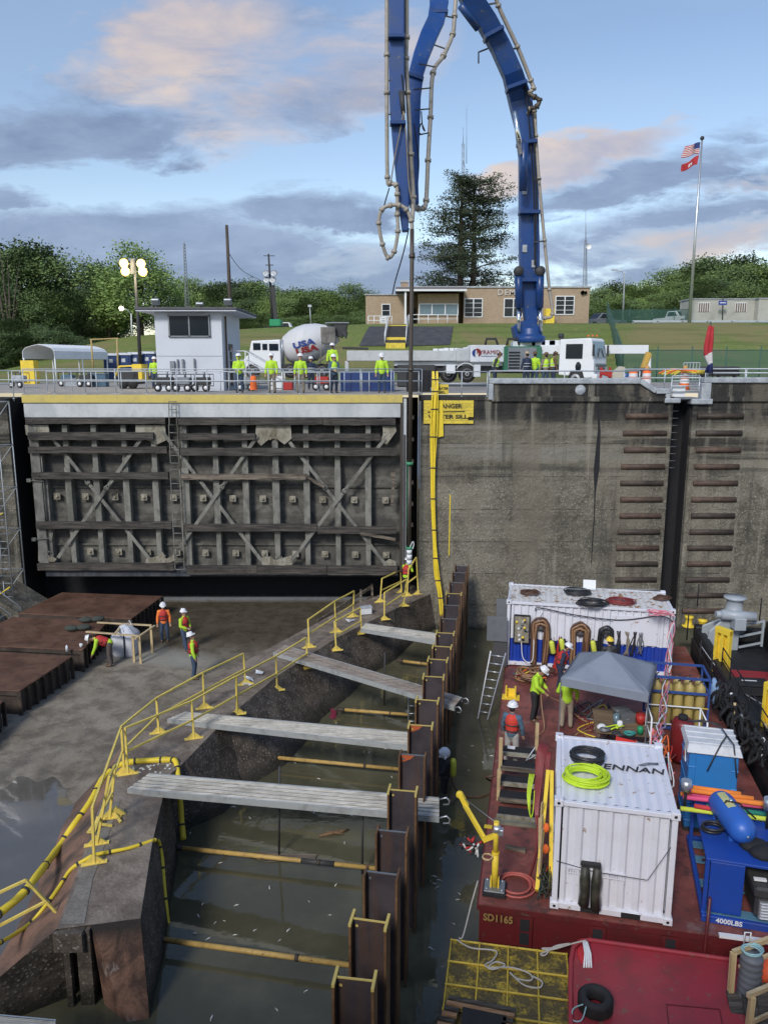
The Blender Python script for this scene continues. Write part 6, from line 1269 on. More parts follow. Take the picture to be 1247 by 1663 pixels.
pg(868, 42.6, 160, 'worker in bright lime jacket partly behind the dark coated worker', z=ZE + .25, hat=M_BROWNC)
pg(886, 42.4, 190, 'worker in lime vest close left of the brown coated worker near the cab', z=ZE + .2, top=M_KHAKI, vest=('vest', M_HV), hat=M_BROWNC)
pg(898, 42, 100, 'worker in brown coat and lime vest looking down beside the truck cab', z=ZE + .25, top=M_BROWNC, legs=M_NAVY, vest=('vest', M_HV), headt=25, hat=M_BROWNC)

# second rank of railings and wheeled gear on the deck behind the gate
railing('guard_rail', 'grey pipe railing set back on the paving left of the control house', (-32, 44, ZE), (-13.4, 44, ZE), 12, 1.05)
railing('guard_rail', 'grey pipe railing set back on the paving between control house and black box', (-8, 40.2, ZE), (0, 40.2, ZE), 7, 1.0)
CL = ['small wheeled pump at the foot of the control house, left one', 'small wheeled pump at the foot of the control house, middle one', 'small wheeled pump at the foot of the control house, right one', 'wheeled welder in front of the carport', 'wheeled compressor left of the yellow gantry', 'wheeled pump right of the control house stairs', 'wheeled unit behind the lime-vested worker at the railing', 'small wheeled unit at the far left of the paving']
def cart(x, Y, label, body):
    c = F(x, 600, Y); t = thing('wheeled_pump', label, 'pump', (c.x, Y, ZE), random.uniform(-.3, .3)); MB().box((0, 0, .55), (.8, .5, .4)).build('engine', body, t, bevel=.05)
    m = MB(); m.tube([(-.5, -.28, .3), (-.5, -.28, .9), (.5, -.28, .9), (.5, -.28, .3), (-.5, -.28, .3)], .025); m.tube([(-.5, .28, .3), (-.5, .28, .9), (.5, .28, .9), (.5, .28, .3), (-.5, .28, .3)], .025); m.build('frame', M_DARK, t); m = MB(); m.cone((.1, 0, .7), (.1, 0, 1.05), .06); m.build('muffler', M_STEEL, t)
    for q in (-.3, .3): w_ = MB().lathe([(0,-.05),(.18,-.05),(.21,-.02),(.21,.02),(.18,.05),(0,.05)], (q, -.33, .21), 16, 'Y').build('wheel', M_TYRE, t); MB().lathe([(0,-.06),(.1,-.06),(.11,-.03)], (q, -.33, .21), 12, 'Y').build('rim', M_WHITE, w_)
for k, (x, Y, b_) in enumerate(((268, 40.6, M_DARK), (297, 40.4, M_STEEL), (328, 40.6, M_DARK), (110, 50, M_GBLUE), (140, 49, M_DARK), (402, 41.5, M_STEEL), (524, 42.5, M_RED), (30, 47, M_COPE))): cart(x, Y, CL[k], b_)
for k, (x, w_, h_, mt_, lb) in enumerate(((60, 1.6, .5, M_COPE, 'pale stack of boards on the paving under the carport'), (95, 1.1, .8, M_GBLUE, 'blue grey covered crate beside the carport post'), (448, .7, .8, M_WHITE, 'white cabinet behind the tan-trousered worker'), (468, .5, .45, M_RED, 'small red toolbox behind the railing'), (590, 1.2, .5, M_COPE, 'pale concrete block in front of the outrigger beam'))):
    c = F(x, 600, 43.5); t = thing('stored_gear', lb, 'gear', (c.x, 43.5 + (6 if x < 100 else 0), ZE)); MB().box((0, 0, h_/2), (w_, .6, h_)).build('body', mt_, t, bevel=.03); MB().box((0, 0, h_ + .03), (w_*1.05, .65, .05)).build('lid', M_STEEL, t, bevel=.01)
# ================================================================ chamber floor and sill
from mathutils.bvhtree import BVHTree
def bvh_of(root):
    vs, fs = [], []
    for o in children(root):
        b = len(vs); M_ = Matrix.Translation(root.location); vs += [M_ @ v.co for v in o.data.vertices]; fs += [[b + i for i in p.vertices] for p in o.data.polygons]
    return BVHTree.FromPolygons(vs, fs)
SB = bvh_of(sw)
def on_sill(x, y, lift=.05):
    r = ray(x, y).normalized(); h = SB.ray_cast(Vector((0, 0, CZ)), r)
    p = h[0] if h[0] is not None else G(x, y, ZS)
    return p - r * lift * .6 + Vector((0, 0, lift * .5))
def platform(name, label, corners, h=.92, inset=.12):
    """corners: back-left, back-right, front-right, front-left photo points on the plate's top"""
    z = ZFL + h; C_ = [G(x, y, z) for x, y in corners]; t = thing(name, label, 'steel platform', C_[2] - Vector((0, 0, h)))
    MB().prism([c - Vector((0,0,.05)) for c in C_], (0, 0, .05)).build('deck_plate', M_RUSTP, t, True, .01)
    m = MB(); c = sum(C_, Vector()) / 4; I = [p + (c - p).normalized()*inset for p in C_]
    m.prism([p - Vector((0,0,h)) for p in I], (0, 0, h - .06)); m.build('frame', M_RUSTD, t, True)
    m = MB()
    a, b = C_[2], C_[1]; n = max(4, int((b - a).length / .42)); o = (a - C_[3]).normalized()
    for k in range(n + 1): p = a.lerp(b, k / n) - o*.03; m.bar(p - Vector((0,0,h)), p - Vector((0,0,.05)), .05, .14, o)
    a, b = C_[3], C_[2]; m.bar(a - Vector((0,0,.12)), b - Vector((0,0,.12)), .03, .14)
    m.build('stiffener', M_RUSTD, t, True); return t
platform('steel_platform', 'large rusty steel deck platform furthest back, nearest the lock gate', [(100,962),(264,968),(213,1005),(30,996)])
platform('steel_platform', 'rusty steel deck platform second from the gate, sandbags lying on it', [(20,1002),(176,1008),(134,1056),(-70,1046)])
platform('steel_platform', 'rusty steel deck platform in front of the sandbag platform', [(-60,1055),(117,1066),(32,1122),(-150,1115)])
platform('steel_platform', 'rusty steel platform nearest the viewer, only its corner at the left edge', [(-90,1128),(6,1138),(-60,1200),(-190,1190)])
for k, (x, y, lb) in enumerate(((150, 1010, 'dark sandbags slumped on the rear timber of the frame'), (127, 1024, 'dark sandbags slumped on the front timber of the frame'))):
    t = thing('sandbag', lb, 'sandbag', G(x, y, ZFL + .95)); 
    for j in range(2): m = MB(); m.ball((-.28 + j*.5, .05*j, .1), .3, 14, 8, (1.0, .6, .42)); o = m.build('bag', paint('sandbag_cloth', (.05, .06, .05), .9, bump=.5), t); o.rotation_euler = (0, 0, .3*j)
fr = thing('timber_enclosure', 'light wooden enclosure built round the white bulk bag', 'frame', G(205, 1062, ZFL)); zt_ = ZFL + 1.18
q = [G(186, 1031, zt_), G(200, 1013, zt_), G(245, 1017, zt_), G(226, 1033, zt_)]
e1, e2 = G(140, 1026, zt_), G(158, 1011, zt_)
m = MB(); m.bar(e1, q[3], .09, .05); m.bar(e2, q[2] + Vector((0,.1,0)), .09, .05); m.bar(q[0], q[1], .09, .05); m.bar(q[3] + Vector((-.1,-.2,-.05)), q[2] + Vector((.1,.2,-.05)), .09, .05); m.build('rail', M_LUMX, fr, True)
for p in (q[3], q[2], q[3].lerp(q[0], .3) + Vector((0, .1, 0))): MB().bar(Vector((p.x, p.y, ZFL)), p, .09, .06).build('post', M_LUM, fr, True)
def bulkbag():
    t = thing('bulk_bag', 'white woven bulk bag standing inside the wooden frame on the floor', 'bag', G(206, 1062, ZFL)); m = MB(); rd = random.Random(4); n = 20; prof = [(.0, .0), (.5, .0), (.53, .15), (.54, .55), (.53, .88), (.48, .95), (.2, 1.22), (.0, 1.28)]
    vs = []
    for (r_, z) in prof:
        for i in range(n):
            a = 2*math.pi*i/n; sq = 1/max(abs(math.cos(a)), abs(math.sin(a)))**.92; rr = r_*.93*sq*(1 + .06*noise.noise(Vector((math.cos(a)*2, math.sin(a)*2, z*3)))); vs.append((rr*math.cos(a), rr*math.sin(a), z + (.08*noise.noise(Vector((a*2, z, 3))) if z > .9 else 0)))
    m.add(vs, [(j*n+i, j*n+(i+1) % n, (j+1)*n+(i+1) % n, (j+1)*n+i) for j in range(7) for i in range(n)], True); m.build('bag', paint('bag_white', (.58,.60,.64), .8, dirt=.35, dirtcol=(.25,.26,.28), bump=.5), t)
    m = MB(); m.bb(.08, .13, -.56, -.53, .05, 1.0); m.build('strap', M_BLKC, t); m = MB(); m.tube([(-.3,-.4,1.0),(-.1,-.3,1.35),(.1,-.35,1.0)], .02); m.tube([(.0,.2,1.1),(.15,.1,1.45),(.3,.2,1.05)], .02); m.build('lifting_loop', M_WHITE, t)
bulkbag()
tag(MB().lathe([(0,0),(.05,0),(.05,.2),(.02,.25),(0,.26)], G(109, 1058, ZFL+.93), 10).build('bottle', M_WHITE), 'small white bottle on the corner of the platform in front', 'bottle')
tag(MB().lathe([(0,0),(.06,0),(.07,.14),(0,.15)], G(132, 1051, ZFL+.93), 10).build('cup', M_WHITE), 'small white cup on the corner of the sandbag platform', 'cup')
rail_arms = (((-.26, -.04, 1.14), (-.12, -.22, 1.05)), ((.26, -.04, 1.14), (.12, -.22, 1.05)))
person(G(268, 1042, ZFL), 12, 'worker in orange jacket with dark red life vest beside the wet patch on the floor', top=M_HVO, vest=('life', M_LIFE), H=1.78, headt=18)
person(G(301, 1056, ZFL), 62, 'worker in lime jacket and dark red life vest right of the orange jacket', vest=('life', M_LIFE), H=1.8, arms=rail_arms, legp=(((-.12, -.10, .50), (-.13, -.18, .09)), ((.12, .06, .50), (.13, .18, .10))))
person(G(316, 1102, ZFL), 95, 'worker in lime jacket and red life vest looking up, nearest the yellow guard rail', vest=('life', M_LIFE), H=1.86, headt=-18)
person(G(180, 1081, ZFL), -78, 'worker bent forward over the platform edge beside the white bulk bag', legs=paint('grey_brown_trousers', (.10,.085,.075), .85), lean=68, headt=10, H=1.86, vest=('life', M_LIFE), arms=(((-.22, -.50, .85), (-.20, -.62, .58)), ((.22, -.50, .85), (.2, -.62, .58))))
# slurry puddle sheen and floor litter
# ---------------------------------------------------------------- yellow guard rails on the sill wall
def yrail(label, posts, thick=.028, foot=True):
    P = [on_sill(x, y, 0) for (x, y, a, b) in posts]; T = [F(a, b, p.y) for p, (x, y, a, b) in zip(P, posts)]; t = thing('yellow_guard_rail', label, 'guard rail', P[0])
    for p, q in zip(P, T):
        MB().bar(p, q, thick*2, thick*2).build('post', M_YEL, t, True)
        if foot:
            d = Vector((.95, .3, 0)).normalized(); m = MB(); 
            for s in (-1, 1): m.prism([p + d*s*.26 + Vector((0,-.02,0)), p + Vector((0,-.02,0)), p + Vector((0,-.02,.24))], (0, .035, 0))
            m.bar(p - d*.28 + Vector((0,0,.015)), p + d*.28 + Vector((0,0,.015)), .13, .02); m.build('foot', M_YEL, t, True)
    for k in range(len(P) - 1):
        for s in (1.0, .5): a, b = P[k].lerp(T[k], s), P[k+1].lerp(T[k+1], s); MB().bar(a, b, thick*1.8, thick*1.8).build('rail', M_YEL, t, True)
    return t
yrail('longest yellow guard rail run, along the floor side of the sill', [(153,1403,150,1311),(202,1256,197,1180),(258,1191,254,1134),(332,1151,329,1093),(399,1112,395,1062)])
yrail('yellow guard rail frames on the floor side beside the loose timbers', [(502,1052,500,1007),(546,1027,543,977),(573,1002,575,960)])
yrail('yellow guard rail at the far floor side beside the worker with the white hose', [(617,978,620,940),(652,962,650,926)])
yrail('short yellow guard rail frame at the far end against the lock wall', [(661,968,663,925),(679,965,676,905)])
yrail('yellow guard rail run on the water side between the first and second planks', [(208,1258,203,1183),(315,1200,311,1139),(385,1161,383,1099)])
yrail('yellow guard rail run on the water side over the inclined third plank', [(386,1160,384,1099),(450,1122,448,1066),(500,1086,497,1036)])
yrail('yellow guard rail frame on the water side between the third and fourth planks', [(546,1057,543,1010),(587,1030,585,987)])
yrail('yellow guard rail frame on the water side near the cooler', [(624,1007,624,963),(655,985,660,941)])
yrail('yellow guard rail frame leaning at the bend of the sill beside the hose', [(157,1372,177,1262),(178,1330,187,1243)], foot=True)
lr = thing('yellow_guard_rail', 'bent yellow guard rail corner jutting over the ramp at the left edge', 'guard rail', on_sill(90, 1478)); m = MB(); pts = [F(-60, 1485, 12.9), F(42, 1430, 13.3), F(90, 1480, 13.9)]; pts[2] = on_sill(91, 1482, 0); Yr = pts[2].y
pts = [F(-80, 1487, Yr - .6), F(42, 1430, Yr - .1), pts[2]]; m.bar(pts[0], pts[1], .05, .05); m.bar(pts[1], pts[2], .05, .05); m.bar(F(-60, 1535, Yr - .6), pts[1].lerp(pts[2], .66), .05, .05); m.build('rail', M_YEL, lr, True)
for k, (x, y) in enumerate(((186, 1328), (160, 1345))):
    p = on_sill(x, y, .02); t = thing('rail_foot', ('loose yellow rail foot lying tilted on the sill top', 'loose yellow rail foot lying under the leaning frame')[k], 'rail foot', p, .5 + k); m = MB(); m.prism([(-.28, 0, 0), (.28, 0, 0), (.05, 0, .25)], (0, .05, .02)); m.box((0, .1, .02), (.5, .16, .03)); m.bar((0, 0, .1), (.1, -.3, .0), .05, .05); m.build('plate', M_YEL, t)
def wrapped(label, pts, r=.05, n=5, lift=.06):
    P = curve_pts([on_sill(x, y, lift) for x, y in pts], n); t = thing('yellow_hose', label, 'hose', P[0]); m = MB().tube(P, r, 8, rs=[r*(1 + .25*noise.noise(p*3)) for p in P]); m.cur = 1
    for k in range(2, len(P)-1, 5): d = (P[k+1]-P[k]).normalized()*.025; m.cone(P[k]-d, P[k]+d, r*1.25, r*1.25, 8)
    m.build('hose', [M_YELT, M_DARK], t, True)

wrapped('pair of thick yellow wrapped hoses running down the ramp', [(-20,1500),(29,1462),(58,1428),(95,1379),(121,1341),(147,1304),(170,1263),(202,1242),(245,1237),(280,1236)], .085)
wrapped('thin yellow wrapped hose crossing the sill top and dropping to the strut', [(-20,1545),(38,1511),(69,1480),(95,1445),(115,1415),(144,1396),(162,1389),(208,1380),(250,1367)], .045)
wrapped('yellow wrapped hose hanging down the sill face near the front corner', [(250,1367),(258,1370),(263,1395),(267,1442),(272,1490),(276,1520)], .045)
wrapped('thick yellow wrapped hose hanging down the sill face by the first plank', [(278,1236),(286,1240),(290,1270),(294,1320),(298,1366)], .075)
# planks spanning sill to piles
def plank(label, L0, L1, R0, R1, zl, zr, hooks=False, mat=None, groove=True):
    A, B, C, D = G(*L0, zl), G(*L1, zl), G(*R1, zr), G(*R0, zr); t = thing('scaffold_plank', label, 'plank', A); m = MB(); d = (D - A).normalized()
    N_ = 5 if groove else 2
    for k in range(N_):
        s0, s1 = (k + (.2 if groove else .1))/N_, (k + (.8 if groove else .9))/N_; a, b = A.lerp(B, s0), A.lerp(B, s1); c, e = D.lerp(C, s1), D.lerp(C, s0); m.prism([p - Vector((0,0,.03)) for p in (a, b, c, e)], (0, 0, .03))
    m.build('deck', mat or M_PLK, t, True); m = MB(); m.prism([p - Vector((0,0,.045)) for p in (A.lerp(B,.01), B.lerp(A,.01), C.lerp(D,.01), D.lerp(C,.01))], (0, 0, .012)); m.build('underside', M_DARK, t, True)
    for p, q in ((A, D), (B, C)): m = MB(); m.bar(p - Vector((0,0,.08)), q - Vector((0,0,.08)), .04, .16); m.build('side_rail', M_ALU2, t, True)
    if hooks:
        for p in (D, C): m = MB(); m.tube([p - Vector((0,0,.05)), p + d*.18 + Vector((0,0,.02)), p + d*.26 - Vector((0,0,.06)), p + d*.24 - Vector((0,0,.16)), p + d*.1 - Vector((0,0,.18))], .022, 6); m.build('hook', M_ALU, t, True)
M_PLK = m_wood('weathered_plank_deck', (.46, .43, .36), (.74, .70, .61), 0, .75, .8); M_ALU2 = paint('plank_side_aluminium', (.46, .48, .47), .5, .3, dirt=.5, scale=3)
plank('long grey grooved scaffold plank nearest the viewer with hooked right end', (207,1281), (242,1256), (713,1326), (713,1296), -9.74, -9.28, True)
plank('long pale scaffold plank crossing just above the nearest one', (272,1168), (300,1156), (690,1214), (690,1192), -9.74, -9.5)
plank('brownish scaffold plank sloping down to the piles with hooked end', (444,1059), (462,1048), (738,1147), (750,1133), -9.72, -9.2, True, m_wood('brown_plank_deck', (.24,.19,.15), (.42,.36,.30), 0, .8, .8), False)
plank('short pale plank furthest away beside the lock wall', (586,1021), (592,1012), (712,1042), (712,1029), -9.76, -9.6, groove=False)
plank('pale plank end at the bottom left edge of the picture', (-60,1662), (-60,1644), (90,1675), (90,1658), -9.7, -9.7, groove=True)
# piles
PX = [(576,1590),(600,1495),(620,1418),(637,1350),(654,1284),(670,1226),(683,1178),(694,1137),(704,1099),(711,1071),(718,1050),(723,1028),(729,1005),(733,983),(737,964),(742,946),(746,930),(750,919)]
ORD = ['nearest', 'second', 'third', 'fourth', 'fifth', 'sixth', 'seventh', 'eighth', 'ninth', 'tenth', 'eleventh', 'twelfth', 'thirteenth', 'fourteenth', 'fifteenth', 'sixteenth', 'seventeenth', 'farthest']
M_YTIP = paint('yellow_tip_paint', (.55, .42, .12), .6, dirt=.3); M_OTIP = paint('orange_primer', (.45, .10, .03), .7, dirt=.5, scale=6)
for k, (x, y) in enumerate(PX):
    rd = random.Random(k*3+1); p = G(x, y, -8.15 + rd.uniform(-.03, .03)); yellow = k in (0, 1, 4, 6, 7, 8, 9, 10, 11, 14)
    t = thing('steel_pile', ORD[k] + ' dark rusty H-section steel pile of the row standing in the water' + (', yellow tips' if yellow else ''), 'steel pile', (p.x, p.y, -13.2), R(-9.4 + rd.uniform(-2, 2)), 'H-piles in a row'); H = p.z + 13.2
    MB().bb(-.31, .31, -.012, .012, 0, H).build('web', M_PILE, t)
    for s in (-1, 1): MB().bb(s*.31 - .02, s*.31 + .02, -.19, .19, 0, H + .02).build('flange', M_PILEF, t)
    m = MB(); m.lathe([(0, -.03), (.03, -.03)], (-.22, 0, H - .12), 8, 'Y'); m.bb(-.31 + .02, .31 - .02, -.016, .016, H - .5 * 0 - .015, H + .004); m.build('top_edge', M_YTIP if yellow else M_STEEL, t)
    if yellow:
        [MB().bb(s*.31 - .024, s*.31 + .024, -.195, .195, H - .03, H + .026).build('flange_tip', M_YTIP, t) for s in (-1, 1)]
    if k in (6, 5): m = MB(); m.prism([(-.28, -.014, H - .02), (.05, -.014, H - .02), (-.05, -.014, H - .12), (-.28, -.014, H - .22)], (0, -.004, 0)); m.build('primer_patch', M_OTIP, t)
for k, (a, b, lb) in enumerate((((268,1527),(574,1569),'yellow tubular strut nearest the viewer just above the water'), ((297,1378),(612,1411),'yellow tubular strut with black sleeve, second from the viewer'), ((452,1231),(652,1250),'yellow tubular strut in the water under the second plank'), ((560,1153),(664,1161),'yellow tubular strut below the sloping brown plank'), ((655,1074),(696,1079),'short yellow strut furthest away'))):
    p, q = G(*a, ZW + .28), G(*b, ZW + .32); t = thing('strut', lb, 'strut', p); MB().cone(p, q, .06, .06, 10).build('tube', M_PIPEY, t, True); r_ = p.lerp(q, .72); MB().cone(r_, q, .047, .047, 10).build('inner_tube', M_RAIL if k == 3 else M_PIPEY, t, True); d = (q-p).normalized(); MB().cone(p.lerp(q, .70), p.lerp(q, .72), .075, .075, 10).build('collar', M_RUSTD, t, True); MB().cone(p - d*.3, p, .09, .07, 8).build('end_clamp', M_RUSTD, t, True)
    if k == 1: MB().cone(p.lerp(q, .62), p.lerp(q, .79), .066, .066, 10).build('black_sleeve', M_DARK, t, True)
for k, (x, y0, y1, lb) in enumerate(((453, 1245, 1395, 'thin dark rod standing in the water left of the middle'), (588, 1318, 1425, 'thin dark rod standing in the water beside the fifth pile'), (624, 1060, 1150, 'thin dark rod with a pale tip in the water behind the brown plank'))):
    b_ = G(x, y1, ZW - .1); a_ = F(x + 1, y0, b_.y); tag(MB().cone(b_, a_, .03, .03, 8).build('rod', M_DARK), lb, 'rod')
lt = thing('ladder', 'small metal ladder standing in the water left of the seventh pile', 'ladder', G(668, 1172, ZW)); m = MB(); b0, b1 = G(663, 1180, ZW), G(675, 1180, ZW); [m.cone(b, b + Vector((0,0,1.6)), .025) for b in (b0, b1)]; [m.cone(b0 + Vector((0,0,z)), b1 + Vector((0,0,z)), .02) for z in (.2,.5,.8,1.1,1.4)]; m.build('rails', M_ALU, lt, True)
dw = thing('driftwood', 'brown piece of driftwood floating left of the fifth pile', 'driftwood', G(542, 1356, ZW)); m = MB(); m.tube([(-.4,-.1,.02),(-.1,.0,.05),(.2,.1,.04),(.42,.22,.02)], .05, 7, rs=[.02,.06,.05,.015]); m.tube([(-.2,.1,.03),(.1,.0,.05),(.3,.0,.02)], .03, 6, rs=[.01,.03,.01]); m.build('branch', m_wood('driftwood_brown', (.16,.09,.045), (.34,.21,.11)), dw)
o = MB().prism([G(x, y, ZW + .004) for x, y in ((405,1392),(420,1385),(515,1390),(512,1396),(430,1401))], (0, 0, .03)).build('floating_board', M_TIMB2); tag(o, 'waterlogged board floating under the second strut', 'board')
# floating pale flecks (dead fish)
MFISH = paint('pale_fish', (.62, .62, .56), .4, dirt=.1); m = MB(); m.tube([(-.09,0,.0),(-.05,.012,.012),(.03,.01,.016),(.09,0,.006),(.12,.03,.0)], .02, 6, rs=[.006,.022,.024,.008,.014]); fish = m.build('dead_fish', MFISH); rd = random.Random(12)
spots = [(402,1388),(440,1443),(384,1470),(470,1512),(360,1401),(502,1465),(538,1485),(412,1510),(456,1528),(545,1440),(498,1610),(344,1655),(448,1640),(604,1620),(636,1262),(520,1264),(572,1325),(512,1320),(408,1330),(311,1354),(380,1309),(756,1228),(760,1250),(765,1160),(800,1228),(775,1122),(770,1112),(772,1050),(783,1240),(768,1210),(748,1300),(722,1370),(706,1425),(712,1430),(709,1442),(745,1452),(742,1462),(697,1540),(737,1500),(706,1437),(716,1395),(730,1340),(741,1345),(560,1368),(380,1520),(350,1500),(365,1497),(330,1470),(318,1515),(340,1525),(322,1488),(600,1222),(625,1216),(590,1222),(700,1432),(680,1300),(604,1100),(650,1105),(640,1050),(545,1175),(480,1240)]
for k, (x, y) in enumerate(spots):
    o = fish if k == 0 else fish.copy()
    if k: COL.objects.link(o)
    o.location = G(x + rd.uniform(-2, 2), y + rd.uniform(-2, 2), ZW + .004); o.rotation_euler = (0, 0, rd.uniform(0, 6.28)); s = rd.uniform(.35, .75); o.scale = (s, s, s); tag(o, 'small pale dead fish floating on the dark green water', 'fish', 'dead fish floating on the water')
# pink spray on the sill face
for k, (x, y, s) in enumerate(((430, 1221, 10), (541, 1160, 8), (336, 1303, 8))):
    rd = random.Random(k); c = on_sill(x, y, .02); m = MB(); vs = [c]; 
    for q in range(16): a = q*6.283/16; rr = s*rd.uniform(.5, 1.25); vs.append(on_sill(x + rr*math.cos(a)*.8, y + rr*1.3*math.sin(a), .025))
    m.add(vs, [(0, 1+q, 1+(q+1) % 16) for q in range(16)]); o = m.build('spray_paint', M_PINKP, sw, True)
# bits on the sill
ck = thing('cooler', 'small white cooler box on the sill between yellow rails', 'cooler', on_sill(594, 997, 0), .3); MB().box((0, 0, .16), (.5, .32, .3)).build('box', M_WHITE, ck, bevel=.02); MB().box((0, 0, .33), (.54, .36, .05)).build('lid', M_COPE, ck, bevel=.01)
wt = thing('timber_rail', 'loose grey timbers on posts at the floor side of the sill by the gate', 'timber', on_sill(530, 1010)); m = MB(); m.bar(F(515, 1010, 34.5), F(605, 952, 37.5), .05, .16); m.bar(F(520, 1022, 34.3), F(606, 968, 37.4), .05, .14); m.bar(F(585, 1000, 36.0), F(586, 958, 36.0), .14, .1); m.bar(F(605, 985, 37.4), F(604, 948, 37.4), .12, .1); m.build('timbers', M_TIMB2, wt, True)
for k, (x, y) in enumerate(((420, 1096), (405, 1104), (568, 1010), (402, 1115))):
    rd = random.Random(k); p = on_sill(x, y, .01); m = MB(); m.add([(rd.uniform(-.25,.25), rd.uniform(-.2,.2), rd.uniform(0,.12)) for _ in range(7)], [(0,1,2),(2,3,4),(4,5,6),(0,3,5),(1,4,6)]); o = m.build('litter', M_WHITE, solid=.01); o.location = p; tag(o, ('crumpled white plastic beside the rails left of the brown plank', 'smaller white scrap next to the crumpled plastic', 'white scrap by the far rail frames', 'tiny white scrap left of the crumpled plastic')[k], 'litter')
for k in range(26):
    rd = random.Random(k+50); p = on_sill(rd.uniform(212, 278), rd.uniform(1240, 1256), .005)
    if k == 0: m = MB(); m.ball((0,0,0), .035, 6, 4, (1.3, .9, .4)); sh0 = m.build('shell', MFISH); o = sh0
    else: o = sh0.copy(); COL.objects.link(o)
    o.location = p; o.rotation_euler = (0, 0, rd.random()*6); tag(o, 'small white shell on the sill beside the first plank', 'shell', 'shells on the sill')
person(on_sill(659, 966, 0), 155, 'worker in lime jacket and red life vest guiding the white hose end', legs=M_BLKC, vest=('life', M_LIFE), H=1.82, lean=12, arms=(((-.28, -.12, 1.2), (-.14, -.34, 1.35)), ((.28, -.12, 1.2), (.14, -.34, 1.2))))
# ================================================================ barge and everything on it
YAW = R(-11.3); BO = Vector((2.13, 15.18, ZD)); BMX = Matrix.Translation(BO) @ Matrix.Rotation(YAW, 4, 'Z'); BIN = BMX.inverted()
Wb = lambda u, v, h=0: BMX @ Vector((u, v, h))
def BL(x, y, h=0): return BIN @ G(x, y, ZD + h)                 # local point at height h under a photo point
def BV(x, y, v):                                                # local point on the plane v = const
    o = BIN @ Vector((0, 0, CZ)); d = (BIN.to_3x3() @ ray(x, y)); return o + d * ((v - o.y) / d.y)
def bt(name, label, cat, u=0, v=0, h=0, rz=0.0, group=None): return thing(name, label, cat, Wb(u, v, h), YAW + rz, group)
def atb(parent, *p): return Vector(p)
def m_deck():
    t = NT('oxide_red_deck', .6); p = t.wp(); med = t.noise(p, .9, 7, .65, .5); fine = t.noise(p, 16, 5, .7)
    b = t.mix(t.ss(med, .35, .65), (.155, .045, .037), (.26, .085, .07)); b = t.mix(t.math('MULTIPLY', t.ss(t.noise(p, 2.7, 7, .7), .5, .66), .8), b, (.065, .038, .033)); b = t.mix(t.math('MULTIPLY', t.ss(t.noise(t.map(p, (1,1,1), (7,3,1)), 1.1, 6, .65), .58, .68), .45), b, (.24, .19, .17)); b = t.mix(t.math('MULTIPLY', t.ss(fine, .6, .78), .4), b, (.26, .11, .085))
    t.col(b); t.set('Roughness', t.math('ADD', .32, t.math('MULTIPLY', med, .45))); t.bump(fine, .2, .01); return t.m
M_DECK = m_deck(); M_HULL = paint('dark_red_hull', (.115, .014, .016), .42, dirt=.6, scale=1.8, dirtcol=(.035,.015,.015), chips=.5, chipcol=(.10,.06,.05)); M_RDK = paint('bright_red_deck', (.34, .035, .05), .45, dirt=.75, scale=1.4, dirtcol=(.13,.045,.04), chips=.6, chipcol=(.22,.10,.08))
bg = bt('deck_barge', 'dark red flat deck barge carrying the containers, canopy and divers', 'barge')
m = MB(); m.bb(0, 7.35, 0, 17.6, -2.3, -.04); m.build('hull', M_HULL, bg); m = MB(); m.bb(-.02, 7.37, -.02, 17.6, -.039, 0); m.build('deck', M_DECK, bg)
m = MB(); m.bb(-.05, 7.37, -.06, -.021, -.14, -.03); m.bb(-.06, -.021, 0, 17.6, -.14, -.03); m.build('rub_rail', M_HULL, bg)
for u in (1.0, 2.55, 4.05, 5.6): m = MB(); [m.bb(u - .1, u + .1, -.075, -.061, -.5 - .34*k, -.22 - .34*k) for k in range(5)]; m.build('slot', M_BLACK, bg); MB().bb(u - .17, u + .17, -.06, -.0605, -2.2, -.16).build('slot_plate', M_HULL, bg)
M_BT = paint('faded_yellow_lettering', (.26, .16, .05), .7, dirt=.5)
text_mesh('SD1165', .24, M_BT, 'lettering', bg, (.42, -.085, -.28), ext=.003, bold=.008, sx=.85)
m = MB(); m.cone((4.72, -.1, -1.6), (4.75, -.08, .9), .035); m.tube([(4.75,-.08,.4),(4.8,.1,.6)], .02); m.build('pipe', M_HULL, bg)
M_CW = paint('container_white', (.70, .71, .77), .5, dirt=.22, scale=1.4, dirtcol=(.42,.36,.3), bump=.05, chips=.45, chipcol=(.33,.22,.15)); M_CB = paint('container_blue', (.012, .05, .36), .45, dirt=.3, scale=1.5)
M_CWR = paint('rust_streaked_roof_white', (.66, .66, .64), .6, dirt=.35, scale=1.1, dirtcol=(.42,.28,.18), chips=1.1, chipcol=(.32,.17,.07))
def corr(m, a, b, z0, z1, nrm, step=.28, dep=.05, blue=None):
    """corrugated wall from a to b (xy), outward normal nrm"""
    a, b = Vector((*a, 0)), Vector((*b, 0)); L_ = (b-a).length; d = (b-a)/L_; n = Vector((*nrm, 0)); k = max(1, int(L_/step)); s = L_/k; pr = []
    for i in range(k): pr += [(i*s, 0), (i*s + s*.3, 0), (i*s + s*.45, -dep), (i*s + s*.85, -dep)]
    pr.append((L_, 0)); zs = [z0, z1] if blue is None else [z0, blue, z1]
    vs = [(a + d*x + n*o + Vector((0,0,z))) for z in zs for (x, o) in pr]; q = len(pr)
    m.cur = 0
    for r_ in range(len(zs)-1):
        m.cur = 1 if (blue is not None and r_ == 0) else 0
        base = vs if r_ == 0 else None
        if base: b0 = len(m.v); m.v += [m.m @ v for v in vs]
        for i in range(q-1): m.f.append([b0+r_*q+i, b0+r_*q+i+1, b0+(r_+1)*q+i+1, b0+(r_+1)*q+i]); m.mi.append(m.cur); m.sm.append(False)
    m.cur = 0
